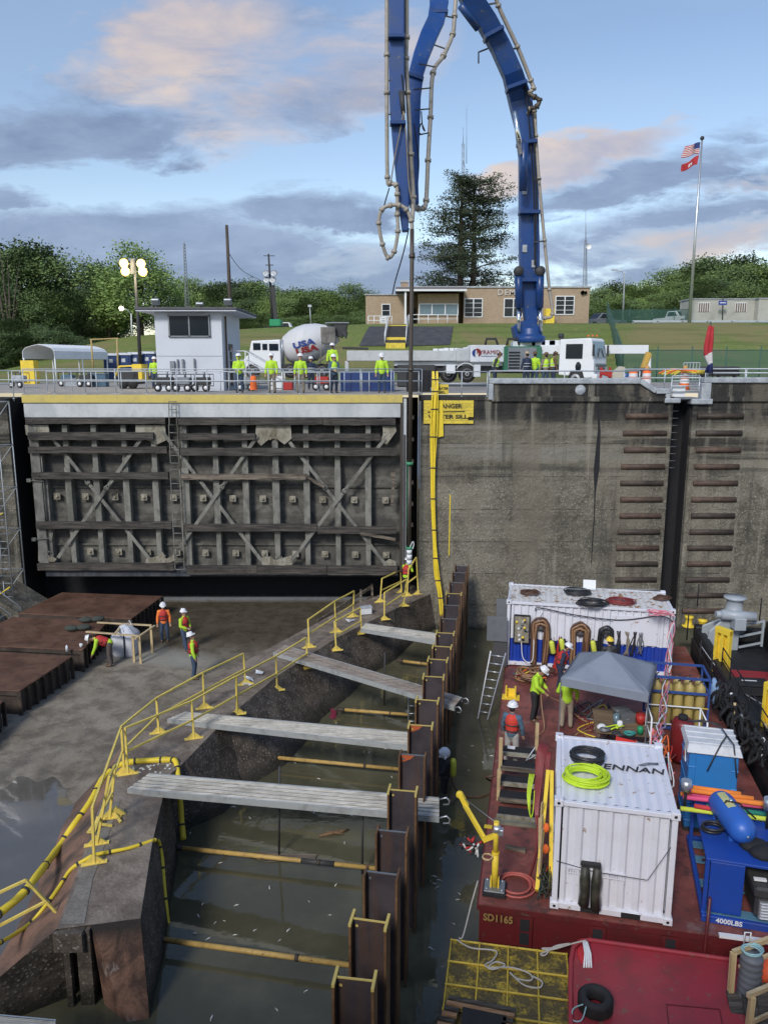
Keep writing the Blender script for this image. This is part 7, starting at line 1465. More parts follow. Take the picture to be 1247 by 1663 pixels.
def container(label, u, v, rz, W, D, H, roofmat, blue=None, mats=None, roofdir=0):
    t = bt('shipping_container', label, 'container', u, v, .06, rz); mats = mats or [M_CW, M_CB]; f_ = .1
    walls = [((f_, 0), (W - f_, 0), (0, -1)), ((0, f_), (0, D - f_), (-1, 0)), ((W, f_), (W, D - f_), (1, 0)), ((f_, D), (W - f_, D), (0, 1))]
    for a, b, n in walls: m = MB(); corr(m, a, b, .12, H - .1, n, blue=blue); m.build('wall', mats, t)
    m = MB(); vs = []; n = int((W if roofdir == 0 else D)/.21)
    for i in range(n*2 + 1):
        s_ = i/(n*2); z = H - (.0 if i % 2 else .03)
        vs += ([(W*s_, .08, z), (W*s_, D - .08, z)] if roofdir == 0 else [(.08, D*s_, z), (W - .08, D*s_, z)])
    m.add(vs, [(2*i, 2*i+1, 2*i+3, 2*i+2) for i in range(n*2)]); m.build('roof', roofmat, t)
    m = MB()
    for (x, y) in ((0, 0), (W, 0), (0, D), (W, D)): m.box((x, y, H/2), (.12, .12, H))
    for z in (.07, H - .04):
        for y in (-.01, D + .01): m.box((W/2, y, z), (W, .1, .14 if z < 1 else .1))
        for x in (-.01, W + .01): m.box((x, D/2, z), (.1, D, .14 if z < 1 else .1))
    m.build('frame', mats[0], t, bevel=.008)
    for (x, y) in ((0, 0), (W, 0), (0, D), (W, D)):
        for z in (.07, H - .02): m = MB(); m.box((x, y, z), (.19, .19, .16)); c_ = m.build('corner_casting', mats[0], t, bevel=.01); s = MB(); s.lathe([(0, 0), (.035, 0)], (0, 0, 0), 10, 'Y'); s.v = [v + Vector((x, y - .098, z)) for v in s.v]; s.build('casting_hole', M_BLACK, c_) if y == 0 else None
    for x in (W*.32, W*.68): MB().bb(x - .2, x + .2, -.065, -.061, .0, .13).build('fork_pocket', M_BLACK, t)
    return t
c1 = container('small white shipping container on the barge front with coiled hoses on its roof', 1.62, .15, R(-1.5), 2.36, 2.95, 2.56, M_CW)
M_PRT = paint('black_print', (.03,.03,.035), .6)
text_mesh('BRENNAN', .34, M_PRT, 'lettering', c1, (1.42, 1.66, 2.572), (0, 0, R(1)), .004, .004, 1.15, shear=.2)
m = MB(); [m.tube([(1.78 + .05*k, 1.84, 2.585), (1.98 + .04*k, 1.98 - .03*k, 2.6), (2.25, 2.06 - .04*k, 2.585)], .007, 4) for k in range(3)]; m.build('line_mark', M_PRT, c1)
for x0, x1 in ((.25, .62), (.98, 1.45)):
    m = MB(); m.bb(x0, x1, -.05, -.03, 1.0, 1.03); m.bb(x0, x1, -.05, -.03, .88, .9); [m.bb(x0 + k*.055, x0 + .02 + k*.055, -.05, -.03, .9, 1.0) for k in range(int((x1-x0)/.055))]; m.build('hook_rack', M_CW, c1)
wd_ = bt('waders', 'black rubber waders hanging on the front of the small white container', 'clothing', 1.62+.72, .08, .5); 
for s, h0 in ((-.11, 0), (.13, -.06)): m = MB(); m.tube([(s*1.05, -.06, .72), (s, -.1, .4), (s*.9, -.1, .1), (s*1.1, -.12, -.18 + h0)], .1, 8, rs=[.08, .11, .10, .115]); m.build('leg', paint('rubber_black', (.025,.026,.02), .5, dirt=.6, dirtcol=(.14,.12,.08), scale=5), wd_)
MB().box((.0, -.05, .76), (.42, .1, .12)).build('top_band', M_BLKC, wd_, bevel=.03)
tag(MB(BMX).tube([(1.62, .03, 1.25), (2.4, .0, 1.12), (3.5, -.04, 1.1), (3.92, .0, 1.9)], .008, 4).build('wire', M_DARK), 'thin wire strung across the front of the small white container', 'wire')
def coil_thing(label, c, r, turns, thick, mat, name='hose_coil', oval=.85, seed=0, wob=.12, height=None, cat='hose'):
    t = thing(name, label, cat, Wb(*c), YAW); MB().tube(coil((0, 0, 0), r, turns, thick, wob, 18, oval, seed, 0, height), thick, 6).build('hose', mat, t); return t
M_LIMEH = paint('lime_hose', (.52, .72, .03), .45, dirt=.1); M_BLKH = paint('black_hose', (.025,.027,.03), .4, dirt=.15); M_REDH = paint('red_hose', (.22, .035, .035), .45, dirt=.25)
M_BRNH = paint('brown_black_hose', (.11,.055,.035), .5, dirt=.6, scale=8, dirtcol=(.02,.02,.02), bump=.3)
p = BL(953, 1235, 2.65); t = coil_thing('coil of black cable on the roof of the small white container', (p.x, p.y, 2.65), .36, 16, .021, M_BLKH, seed=3, height=2.6)
p = BL(952, 1268, 2.65); coil_thing('coil of bright lime hose on the roof in front of the black cable coil', (p.x, p.y, 2.65), .44, 22, .022, M_LIMEH, seed=5, height=2.6, oval=.85)
# stuff along the left side of the small container
hg = bt('hanging_hoses', 'thick bundle of dark red hoses hanging at the corner of the small white container', 'hoses', 1.25, 3.0, 0)
for k in range(9): d = k*.024; pts = [(.26 - d*.5, 1.2 + d, 1.75), (.15 - d, .9, 1.7 + .02*k), (.06 - d*.8, .4 + d, 1.2), (.0 - d*.4, -.1, .6), (.03, -.35, .22), (.1, -.1, .5), (.2, .4, 1.2), (.28 - d, .95, 1.72)]; MB().tube(curve_pts(pts, 5), .022, 6).build('hose', M_REDH, hg)
m = MB(); m.tube(curve_pts([(.0, -.35, .4), (-.03, -1.0, .1), (-.12, -1.6, .04), (-.2, -2.1, .04), (-.1, -2.4, .04)], 6), .025, 6); m.build('hose', M_REDH, hg)
lg = bt('hanging_line', 'tangle of lime line hanging beside the dark red hoses', 'rope', 1.12, 3.2, 0)
for k in range(5): MB().tube(curve_pts([(.0 - k*.03, .2, 1.35), (-.08 - k*.02, -.1, .9), (-.06, -.3 - k*.03, .5), (.0, -.25, .55), (.02, .0, 1.0)], 4), .012, 5).build('line', M_LIMEH, lg)
for k in range(2):
    a, b = BL(872 + 22*k, 1447 - 4*k, .1), BV(898 + 14*k, 1285, 2.9); t = bt('yellow_beam', ('left', 'right')[k] + ' of the two long yellow beams leaning by the small white container', 'beam', a.x, a.y, 0); MB(BMX).bar(a, Vector((1.45 + .09*k, 2.9, 1.75)), .09, .13).build('beam', M_YELB, t, True)
m = MB(BMX); [m.bar((1.30, .7 + k*.28, .05), (1.32, .75 + k*.28, 1.5 - .25*(k % 2)), .02, .12) for k in range(6)]; m.bar((1.28, .6, .5), (1.28, 2.6, .6), .05, .05); tag(m.build('pallet', M_LUM), 'pale slatted pallet stood on edge behind the yellow beams', 'pallet')
net = bt('net_heap', 'heap of dark green netting and line at the foot of the yellow beams', 'net', 1.35, .55, 0)
rd = random.Random(8)
for k in range(14): MB().tube(curve_pts([(rd.uniform(-.12,.22), rd.uniform(-.35,.8), rd.uniform(.02,.45)) for _ in range(5)], 4), .012, 4).build('cord', paint('net_green', (.05,.07,.05), .8) if k % 3 else M_ORANGE if k > 10 else M_DARK, net)
for k, z in enumerate((.75, 1.1)): p = Vector((1.42, 1.15 + .3*k, z)); tag(MB(BMX).ball(p, .1, 8, 6, (.8, .8, 1.2)).build('buoy', M_ORANGE), ('lower', 'upper')[k] + ' small orange float hanging on the side of the small white container', 'float')
# stair frame / grating with timber posts
sf = bt('boarding_steps', 'black slatted boarding steps between two timber posts at the barge edge', 'steps', .14, 3.3, 0)
for k in range(5): m = MB(); m.bb(.08, 1.02, .05 + k*.6, .42 + k*.6, .10 + .13*k, .14 + .13*k); m.build('tread', M_BLACK, sf); MB().bb(.05, 1.05, -.06 + k*.6, .02 + k*.6, .06 + .13*k, .16 + .13*k).build('timber_edge', M_TIMB2 if k % 2 else M_GUS, sf)
MB().bb(.0, 1.08, -.22, -.1, 0, .1).build('timber_edge', m_wood('green_grey_timber', (.12,.12,.09), (.24,.23,.18)), sf)
for u, v, h in ((.04, 1.9, 1.35), (1.05, 3.15, 1.3)): MB().bb(u - .05, u + .05, v - .05, v + .05, 0, h).build('post', M_LUM, sf)
MB().bb(.0, .09, .9, 1.0, 0, .9).build('post', M_LUM, sf)
MB().box((.32, 2.62, .72), (.22, .15, .02)).build('bracket', M_WHITE, sf); MB().tube([(1.0, 2.3, .7), (.75, 2.1, .62), (1.0, 2.4, .9)], .02).build('cord', M_WHITE, sf)
# davit
dv = bt('davit_crane', 'yellow davit crane with angled jib at the front left corner of the barge', 'crane', .30, .45, 0)
MB().box((0, 0, .06), (.52, .5, .1)).build('pad', M_BLACK, dv, bevel=.01); MB().box((0, 0, .13), (.46, .44, .03)).build('base_plate', M_STEEL, dv, bevel=.005)
for x in (-.17, .17):
    for y in (-.16, .16): MB().cone((x, y, .14), (x, y, .18), .025, .025, 6).build('bolt', M_ALU, dv)
m = MB(); m.bb(-.1, -.07, -.08, .08, .14, .34); m.bb(.07, .1, -.08, .08, .14, .34); m.cone((0, 0, .14), (0, 0, 1.0), .075, .075, 14); m.build('socket', M_YELB, dv); m = MB(); m.cone((0, 0, .9), (.0, 0, 1.75), .06, .06, 12); m.lathe([(.09, 0), (.09, .05)], (0, 0, .95), 12); m.build('mast', M_YELB, dv)
tipw = BV(745, 1322, .9); base = Vector((.30, .45, 0)); tip = Vector((-.78, .75, 1.62)); m = MB(); m.bar((0, 0, 1.42), (-.28, .06, 1.22), .08, .1); m.bar((-.22, .06, 1.18), tip, .075, .10); m.build('jib', M_YELB, dv); m = MB(); m.bar(tip + Vector((.05,0,-.04)), tip + Vector((-.1,.04,.22)), .1, .12); m.lathe([(0,-.04),(.09,-.04),(.09,.04),(0,.04)], tip + Vector((-.12,.04,.22)), 12, 'Y'); m.build('jib_head', M_YELB, dv, bevel=.01)
m = MB(); m.tube([tip + Vector((0,0,.15)), (0, 0, 1.72)], .01, 4); m.build('cable', M_STEEL, dv); m = MB(); m.lathe([(0,-.07),(.09,-.07),(.09,.07),(0,.07)], (.02,-.05,1.6), 12, 'X'); m.box((.1, -.05, 1.55), (.12, .14, .14)); m.build('winch', M_ALU, dv, bevel=.01); m = MB(); m.tube(coil((-.17,-.05,.85), .12, 3, .012, .1), .012, 5); m.build('rope_loop', M_LUM, dv)
bd2 = thing('dive_umbilical_float', 'bundle of pink and white diving hose hanging over the water under the yellow jib', 'hoses', G(765, 1375, ZW + .7)); rd = random.Random(6)
for k in range(10): MB().tube(curve_pts([(rd.uniform(-.3,.3), rd.uniform(-.15,.15), rd.uniform(-.25,.2)) for _ in range(4)], 4), .03, 6).build('hose', (M_LIFE, M_WHITE, M_DARK)[k % 3], bd2)
p = BL(838, 1441, 0); coil_thing('loose coil of red hose lying on the deck beside the davit', (p.x, p.y, .02), .38, 4.2, .025, paint('pale_red_hose', (.42,.10,.08), .5, dirt=.2), oval=1.0, seed=2, wob=.2, height=.6)
bdw = bt('timber_block', 'short dark timber lying on the deck below the boarding steps', 'timber', BL(837, 1382).x, BL(837, 1382).y, 0, -.15); MB().box((0, 0, .05), (.5, .12, .09)).build('block', M_TIMB2, bdw, bevel=.01)
MB_ = MB(BMX); MB_.box((.0, 2.9, .02), (.2, .12, .03)); tag(MB_.build('yellow_mark_plate', M_YELB), 'small yellow plate at the foot of the boarding steps', 'plate')
# back container
FV = 14.05
c2 = container('long white and blue shipping container at the back of the barge hung with hoses', 0.02, FV, 0, 6.1, 2.44, 2.6, M_CWR, blue=1.1)
MB().box((-.42, -.35, 1.55), (.78, .04, 1.0)).build('door', M_STEEL, c2); MB().box((-.30, .4, 2.1), (.4, .04, .9)).build('door', M_STEEL, c2); MB().bb(-.55, .0, -.30, -.27, 0, 1.02).build('lower_door', paint('dark_grey_door', (.07,.07,.075), .6), c2)
pbx = bt('panel_box', 'open gas panel box with fittings on the front of the long container', 'panel box', .55, FV - .02, 1.0); MB().bb(-.31, .31, -.10, -.0, 0, 1.15).build('case', M_BLACK, pbx); m = MB(); m.bb(-.27, .27, -.12, -.1, .05, 1.1); m.build('backing', M_GUS, pbx); rd = random.Random(3)
for k in range(16): MB().lathe([(0,-.03),(.05,-.03),(.05,.02),(0,.02)], (rd.uniform(-.2,.2), -.13, .12 + rd.random()*.9), 10, 'Y').build('gauge', (M_WHITE, M_STEEL, M_DARK, M_YELB)[k % 4], pbx)
MB().tube(curve_pts([(.0, -.12, .05), (.1, -.3, -.55), (.45, -.3, -.6), (.5, -.1, .6), (.75, -.05, 1.3)], 6), .018, 5).build('hose', M_WHITE, pbx)
def uloop(x0, x1, ytop, ybot, label, mat, strands=4, r=.045):
    a, b = BV(x0, ytop + 10, FV - .12), BV(x1, ytop + 10, FV - .12); zb = max(.15, BV(x0, ybot, FV - .12).z); zt = BV(x0, ytop, FV - .12).z; t = bt('hose_loop', label, 'hoses', (a.x+b.x)/2, FV - .02, 0); hw = (b.x - a.x)/2
    for k in range(strands):
        w_ = hw*(1 - .13*k); pts = [(-w_, -.06 - .05*(k % 2), zb), (-w_*1.05, -.08 - .05*(k % 2), (zb+zt)/2)] + [(w_*math.cos(math.pi*(1 - q/6)), -.1 - .05*(k % 2), zt - hw - .03*k + w_*math.sin(math.pi*q/6)) for q in range(7)] + [(w_*1.0, -.08, (zb+zt)/2), (w_*.9, -.06, zb)]
        jr = random.Random(k + int(x0)); pts = [(a_ + jr.uniform(-.035, .035), b_ + jr.uniform(-.03, .02), c_ + jr.uniform(-.03, .03)) for a_, b_, c_ in pts]; MB().tube(curve_pts(pts, 4), r, 7).build('hose', mat if k % 2 == 0 else M_BLKH if mat is not M_BRNH else M_BRNH2, t)
    m = MB(); m.lathe([(.0,-.05),(hw*.5,-.05),(hw*.5,.03)], (0, -.05, zt - hw*1.2), 12, 'Y'); m.build('hanger', M_STEEL, t)
M_BRNH2 = paint('tan_spiral_hose', (.30, .17, .09), .5, dirt=.5, scale=9, dirtcol=(.02,.02,.02))
uloop(865, 892, 1003, 1092, 'brown and black hose bundle looped over the hanger left of the yellow cylinders', M_BRNH, 5); uloop(928, 956, 1011, 1080, 'brown and black hose bundle looped over the middle hanger', M_BRNH, 5); uloop(973, 997, 1017, 1070, 'black cable bundle looped over the hanger behind the canopy', M_BLKH, 5, .035)
t = bt('umbilical_pile', 'large tangled pile of brown and tan diving hose on the deck at the long container', 'hoses', 1.1, 12.9, 0); rd = random.Random(4)
for k in range(5): MB().tube(coil((rd.uniform(-.3,.3), rd.uniform(-.25,.25), .03 + .07*k), .55 - .05*k, 2.6, .035, .25, 16, .7, k, k), .035, 6).build('hose', M_BRNH if k % 2 else M_BRNH2, t)
for k, (x, y, lb) in enumerate(((897, 1052, 'left of two yellow air cylinders held in a rack on the long container'), (913, 1049, 'right of two yellow air cylinders held in a rack on the long container'), (964, 1052, 'yellow air cylinder behind the canopy peak'))):
    c = BV(x, y, FV - .25); t = bt('air_cylinder', lb, 'air cylinder', c.x, FV - .25, c.z); m = MB(); m.lathe([(0, -.25), (.08, -.24), (.1, -.2), (.1, .2), (.08, .26), (.03, .3), (0, .3)], (0, 0, 0), 14); o = m.build('cylinder', paint('cylinder_lime_yellow', (.60, .66, .08), .5, dirt=.15), t); o.rotation_euler = (0, R(-12), 0); m = MB(); m.cone((-.05, 0, .28), (-.06, 0, .36), .03, .03); m.build('valve', M_DARK, t); MB().bb(-.13, .13, .08, .11, -.3, .25).build('harness', M_BLKC, t)
MB(BMX).prism([(BV(894,1040,FV-.04).x, FV-.1, BV(0,1047,FV-.04).z), (BV(922,1040,FV-.04).x, FV-.1, BV(0,1047,FV-.04).z), (BV(908,1030,FV-.04).x, FV-.1, BV(908,1031,FV-.04).z)], (0, .04, 0)).build('rack_top', M_RED, c2, True)
hat_ = BV(986, 1054, FV - .4); person(Wb(hat_.x, FV - 1.1, 0), 185, 'diver tender with yellow hard hat mostly hidden behind the canopy', top=M_DARK, legs=M_NAVY, hat=M_YELB)
for k, x in enumerate((1004, 1019, 1030, 1041)):
    c = BV(x, 1020, FV - .08); t = bt('hanging_gear', ('black straps and webbing', 'bundle of tan rope', 'black harness', 'grey pry bars')[k] + ' hanging on the right half of the long container front', 'gear', c.x, FV - .08, 0); rd = random.Random(k)
    for q in range(5): MB().tube(curve_pts([(rd.uniform(-.1,.1), rd.uniform(-.05,.02), 1.75), (rd.uniform(-.12,.12), -.05, 1.3), (rd.uniform(-.12,.12), -.05, .8 if k != 3 else .9)], 4), .018, 5).build('strap', (M_BLKC, M_KHAKI, M_BLKC, M_STEEL)[k], t)
m = MB(); m.bb(3.95, 5.6, -.05, -.03, 1.16, 2.3); m.build('smooth_panel', M_CW, c2)
cb = BMX; tag(MB(BMX).tube(curve_pts([(1.05, FV - .08, 2.35), (1.2, FV - .1, 2.5), (2.5, FV - .1, 2.3), (4.2, FV - .1, 2.2), (5.6, FV - .1, 2.45), (6.1, FV - .15, 2.3), (6.25, FV - .2, 2.0)], 6), .022, 5).build('cable', M_BLKH), 'long black cable strung along the top of the long container front', 'cable')
for x, y, r_, n_, mt_, lb in ((860, 963, .30, 5, M_BRNH, 'coil of brown hose at the left end of the long container roof'), (937, 962, .38, 8, M_BLKH, 'coil of black hose on the middle of the long container roof'), (962, 980, .42, 6, M_BLKH, 'flat heap of black hose near the front edge of the long container roof'), (1008, 977, .40, 7, M_REDH, 'coil of dark red hose on the right half of the long container roof'), (1075, 972, .24, 4, M_BRNH, 'small hose coil at the right rear corner of the long container roof')):
    p = BL(x, y, 2.72); coil_thing(lb, (p.x, p.y, 2.68), r_*1.15, n_*1.7, .022, mt_, oval=.75, seed=int(x), height=1.6, wob=.2)
p = BL(957, 958, 2.7); t = bt('white_board', 'white board propped on the long container roof beside the black coil', 'board', p.x, p.y, 2.68); o = MB().box((0, 0, .22), (.5, .03, .42)).build('board', M_WHITE, t); o.rotation_euler = (R(-25), 0, 0)
p = BL(1072, 997, 2.7); t = bt('pink_netting', 'crumpled pink netting at the front right of the long container roof', 'netting', p.x, p.y, 2.68); rd = random.Random(1); M_PINK = paint('pink_rope', (.75, .22, .28), .6, dirt=.1)
for k in range(12): MB().tube(curve_pts([(rd.uniform(-.5,.5), rd.uniform(-.2,.25), rd.uniform(0,.12)) for _ in range(4)], 4), .014, 4).build('cord', M_PINK, t)
m = MB(BMX); m.cone((.03, FV + .2, 2.6), (.03, FV + .2, 3.35), .015, .015, 6); tag(m.build('antenna_rod', M_RAIL), 'thin upright rod at the left end of the long container roof', 'rod')
tag(MB(BMX).tube(curve_pts([(.03, FV + .2, 3.25), (2.5, FV + 1.2, 2.95), (5.9, FV + 2.2, 2.85)], 6), .012, 4).build('line', M_RAIL), 'pale line strung from the rod across the long container roof', 'rope')
# canopy
ct = bt('canopy_tent', 'dark grey pop-up canopy with peaked top over the dive table', 'tent'); H0 = 2.02
A_, B_, C_, D_ = [BL(x, y, H0 + .2) for x, y in ((911,1101), (940,1059), (1066,1078), (1053,1128))]; pk = (A_ + B_ + C_ + D_)/4 + Vector((-.1, .1, .62))
m = MB(); N_ = 10
def cl(p): return p
cs = [A_, B_, C_, D_]
for i in range(4):
    p, q = cs[i], cs[(i+1) % 4]; b0 = len(m.v)
    for j in range(N_ + 1):
        for k in range(N_ + 1):
            t_ = j/N_; e = p.lerp(q, k/N_); v = e.lerp(pk, t_); sag = .10*math.sin(math.pi*k/N_)*(1 - t_)*math.sin(math.pi*min(1, t_*1.2 + .15)); v = v - Vector((0, 0, sag)) + Vector((0,0,.015*noise.noise(v*4))); m.v.append(v)
    for j in range(N_):
        for k in range(N_): m.f.append([b0+j*(N_+1)+k, b0+j*(N_+1)+k+1, b0+(j+1)*(N_+1)+k+1, b0+(j+1)*(N_+1)+k]); m.mi.append(0); m.sm.append(True)
M_TENT = paint('grey_canopy_cloth', (.22, .25, .30), .7, dirt=.2, scale=1.5, dirtcol=(.05,.055,.06), bump=.2); m.build('roof_cloth', M_TENT, ct, solid=.008)
m = MB()
for i in range(4): p, q = cs[i], cs[(i+1) % 4]; m.add([p, q, q - Vector((0,0,.26)), p - Vector((0,0,.26))], [(0,1,2,3)])
m.build('valance', M_TENT, ct, solid=.008)
for p in cs: m = MB(); m.bar((p.x, p.y, 0), p - Vector((0,0,.05)), .035, .035); m.build('leg', M_STEEL, ct)
tb = bt('work_table', 'plywood work table under the front edge of the canopy covered with dive gear', 'table', 3.9, 8.1, 0); MB().box((0, 0, .78), (1.9, 1.7, .03)).build('table_top', m_wood('stained_plywood', (.14,.095,.055), (.26,.19,.12)), tb)
for x in (-.85, .85):
    for y in (-.75, .75): MB().bar((x, y, 0), (x, y, .76), .05, .05).build('leg', M_TIMB2, tb)
rd = random.Random(15); gear = [('tool_case', 'grey tool case standing open on the work table', (.0, .05, .95), (.5, .35, .3), M_STEEL), ('red_bucket', 'dark red bucket on the work table', (.45, .0, .95), (.3, .3, .3), M_RED), ('blue_bucket', 'blue bucket on the deck behind the small white container', (-1.0, -1.4, .2), (.34, .34, .4), M_BLUE), ('folding_chair', 'bright red folding chair seen behind the small white container', (-.15, -1.45, .6), (.6, .12, .5), paint('bright_red_cloth', (.72,.04,.03), .7)),
    ('cable_heap', 'heap of grey cables and fittings at the front of the work table', (.6, -.9, .5), (.8, .4, .3), M_STEEL), ('yellow_hose_bit', 'yellow and green hose draped over the work table front', (-.35, -.6, .9), (.6, .3, .1), M_LIMEH), ('dark_bag', 'black equipment bag on deck left of the work table', (-.75, -.9, .3), (.6, .5, .55), M_BLKC), ('clear_jug', 'pale blue jug on the work table', (-.3, -.2, .95), (.2, .2, .35), M_GLASSB), ('white_helmet', 'white helmet resting at the left edge of the work table', (-.75, -.5, .9), (.28, .28, .25), M_WHITE)]
for nm, lb, c, d, mt_ in gear:
    t = bt(nm, lb, nm.split('_')[-1], 3.9 + c[0], 8.1 + c[1], c[2] - d[2]/2, rd.uniform(-.5, .5)); m = MB()
    if 'bucket' in nm or 'jug' in nm: m.lathe([(0, 0), (d[0]*.42, 0), (d[0]*.5, d[2]), (d[0]*.46, d[2]), (d[0]*.4, .03), (0, .03)], n=16); m.tube([(-d[0]*.5, 0, d[2]), (0, 0, d[2]*1.5), (d[0]*.5, 0, d[2])], .01)
    elif 'helmet' in nm: m.ball((0, 0, 0), .15, 14, 8, (1, 1.1, .9), 0); m.lathe([(.15, 0), (.18, 0)], n=14)
    elif nm in ('cable_heap', 'yellow_hose_bit'): [m.tube(curve_pts([(rd.uniform(-.5,.5)*d[0], rd.uniform(-.5,.5)*d[1], rd.uniform(0, 1)*d[2]) for _ in range(4)], 4), .022, 5) for k in range(10 if nm[0] == 'c' else 3)]
    elif nm == 'folding_chair': m.box((0, 0, .35), (.55, .05, .5)); m.box((0, -.25, .1), (.55, .5, .04)); [m.cone((x, -.45, -.3), (x, .1, .6), .015) for x in (-.28, .28)]; [m.cone((x, .1, -.3), (x, -.45, .12), .015) for x in (-.28, .28)]
    elif nm == 'dark_bag': m.ball((0, 0, .25), .35, 12, 8, (1, .7, .75)); m.tube([(-.2, 0, .45), (0, 0, .65), (.2, 0, .45)], .02)
    else: m.box((0, 0, d[2]/2), d); m.box((0, d[1]/2 + .1, d[2]), (d[0], .25, .04)); m.tube([(-.08, -d[1]/2, d[2]*.5), (0, -d[1]/2 - .05, d[2]*.6), (.08, -d[1]/2, d[2]*.5)], .012)
    m.build('body', mt_, t, bevel=.01 if nm in ('tool_case',) else 0)
rd = random.Random(33)
for k in range(9):
    t = bt('clutter_item', ('coiled grey strap', 'dark glove pile', 'small white tub', 'teal rope hank', 'green canister', 'dark tool roll', 'orange flag bundle', 'steel shackle pile', 'brown rag')[k] + ' among the gear around the work table', 'gear', 3.2 + .24*k + rd.uniform(-.1,.1), 7.15 + rd.uniform(-.3, .5), .82 if k < 5 else .02); m = MB(); mt_ = (M_STEEL, M_DARK, M_WHITE, paint('teal', (.05,.3,.27)), M_GREEN, M_NAVY, M_ORANGE, M_STEEL, M_BROWNC)[k]
    if k in (2, 4): m.lathe([(0, 0), (.09, 0), (.09, .2), (.05, .24), (0, .24)], n=12)
    elif k in (0, 3, 7): m.tube(coil((0,0,0), .13, 5, .018, .3, 10, .8, k), .018, 5)
    else: [m.ball((rd.uniform(-.12,.12), rd.uniform(-.1,.1), .06), .12, 8, 6, (1.2, .7, .5)) for _ in range(3)]
    m.build('body', mt_, t)
# cylinder rack
ck_ = bt('cylinder_rack', 'blue steel rack filled with tan gas cylinders right of the canopy', 'gas cylinders', 5.75, 10.2, 0); MC_T = paint('tan_cylinder', (.42, .33, .11), .5, dirt=.25)
for r_ in range(2):
    for k in range(5):
        x = -.72 + k*.34; y = -.5 + r_*.36; MB().lathe([(0, .1), (.14, .1), (.15, .15), (.15, 1.4), (.12, 1.52), (.05, 1.58), (.05, 1.66), (0, 1.66)], (x, y, 0), 16).build('cylinder', MC_T, ck_); m = MB(); m.tube([(x, y, 1.66), (x + .06, y - .02, 1.75), (x + .1, y + .1, 1.7)], .02); m.build('valve', M_DARK, ck_)
m = MB(); [m.bb(x - .03, x + .03, y - .03, y + .03, 0, 1.85) for x in (-.95, .85) for y in (-.72, .5)]; [m.bb(-.95, .85, y - .03, y + .03, z, z + .07) for y in (-.72, .5) for z in (.05, 1.3, 1.8)]; [m.bb(x - .03, x + .03, -.72, .5, z, z + .07) for x in (-.95, .85) for z in (.05, 1.3, 1.8)]; m.build('frame', paint('rack_blue', (.03,.08,.28), .5, dirt=.4), ck_); m = MB(); m.cone((-.95, -.74, .85), (.85, -.74, .85), .025); m.build('rail', M_YEL, ck_)
rt_ = bt('red_tank', 'upright dark red tank with black lid behind the blue portable toilet', 'tank', 5.45, 7.4, 0); MB().lathe([(0, .1), (.3, .1), (.32, .2), (.32, 1.25), (.26, 1.38), (0, 1.4)], n=22).build('tank', paint('dark_red_tank', (.17,.012,.014), .35), rt_); MB().lathe([(0, 1.38), (.14, 1.38), (.14, 1.5), (0, 1.5)], n=14).build('lid', M_BLACK, rt_)
wr_ = bt('white_rail_frame', 'white pipe frame around the red tank', 'frame', 5.3, 7.4, 0); m = MB()
for z in (.9, 1.5): m.tube([(-.8, -.4, z), (-.8, .6, z), (.75, .6, z), (.75, -.4, z)], .025)
[m.cone((x, y, 0), (x, y, 1.5), .025) for x in (-.8, .75) for y in (-.4, .6)]; m.build('frame', M_WHITE, wr_)
eg = bt('engine_unit', 'dark engine unit with pale pipes between the container and the blue toilet', 'engine', 4.55, 6.0, 0); m = MB(); m.box((0, 0, .4), (.7, .9, .7)); m.box((.1, .2, .85), (.4, .4, .25)); m.cone((-.2, -.3, .75), (.2, -.3, .95), .1); m.build('block', M_DARK, eg, bevel=.04)
for k in range(4): MB().tube(curve_pts([(-.3 + k*.15, -.5, .1), (-.25 + k*.15, -.6, .9), (-.1 + k*.15, -.2, 1.25), (.2 + k*.05, .2, 1.0)], 5), .045 if k < 2 else .025, 6).build('pipe', M_WHITE if k < 2 else (M_ORANGE if k == 2 else M_RED), eg)
# pink rope lashing stretched from the long container to the small one
rp = bt('rope_lashing', 'pink and white rope lashing stretched from the long container to the small container', 'rope', 6.1, FV, 2.4)
A1, B1 = Vector((6.12, FV - .1, 2.45)), Vector((4.05, 3.15, 2.66)); rd = random.Random(2)
for k in range(6):
    n_ = 26; pts = []
    for q in range(n_ + 1):
        t_ = q/n_; sg_ = -1.15*math.sin(math.pi*t_)*(.75 + .05*k); o_ = .10*math.sin(t_*19 + k*2.1); pts.append(A1.lerp(B1, t_) + Vector((o_ + rd.uniform(-.02,.02), .04*math.cos(t_*17 + k), sg_ + rd.uniform(-.04, .04))))
    MB(BMX).tube(pts, .016 + .006*(k % 2), 5).build('rope', (M_PINK, M_WHITE, M_PINK, paint('lilac_rope', (.45,.38,.5)), M_ORANGE, M_STEEL)[k], rp, True)
for k in range(7): MB(BMX).tube(curve_pts([(4.15 + rd.uniform(-.1,.5), 3.3 + rd.uniform(0,1.5), 2.4 - rd.uniform(0,1.6)) for _ in range(4)], 5), .016, 5).build('rope', (M_ORANGE, M_PINK, M_WHITE)[k % 3], rp, True)
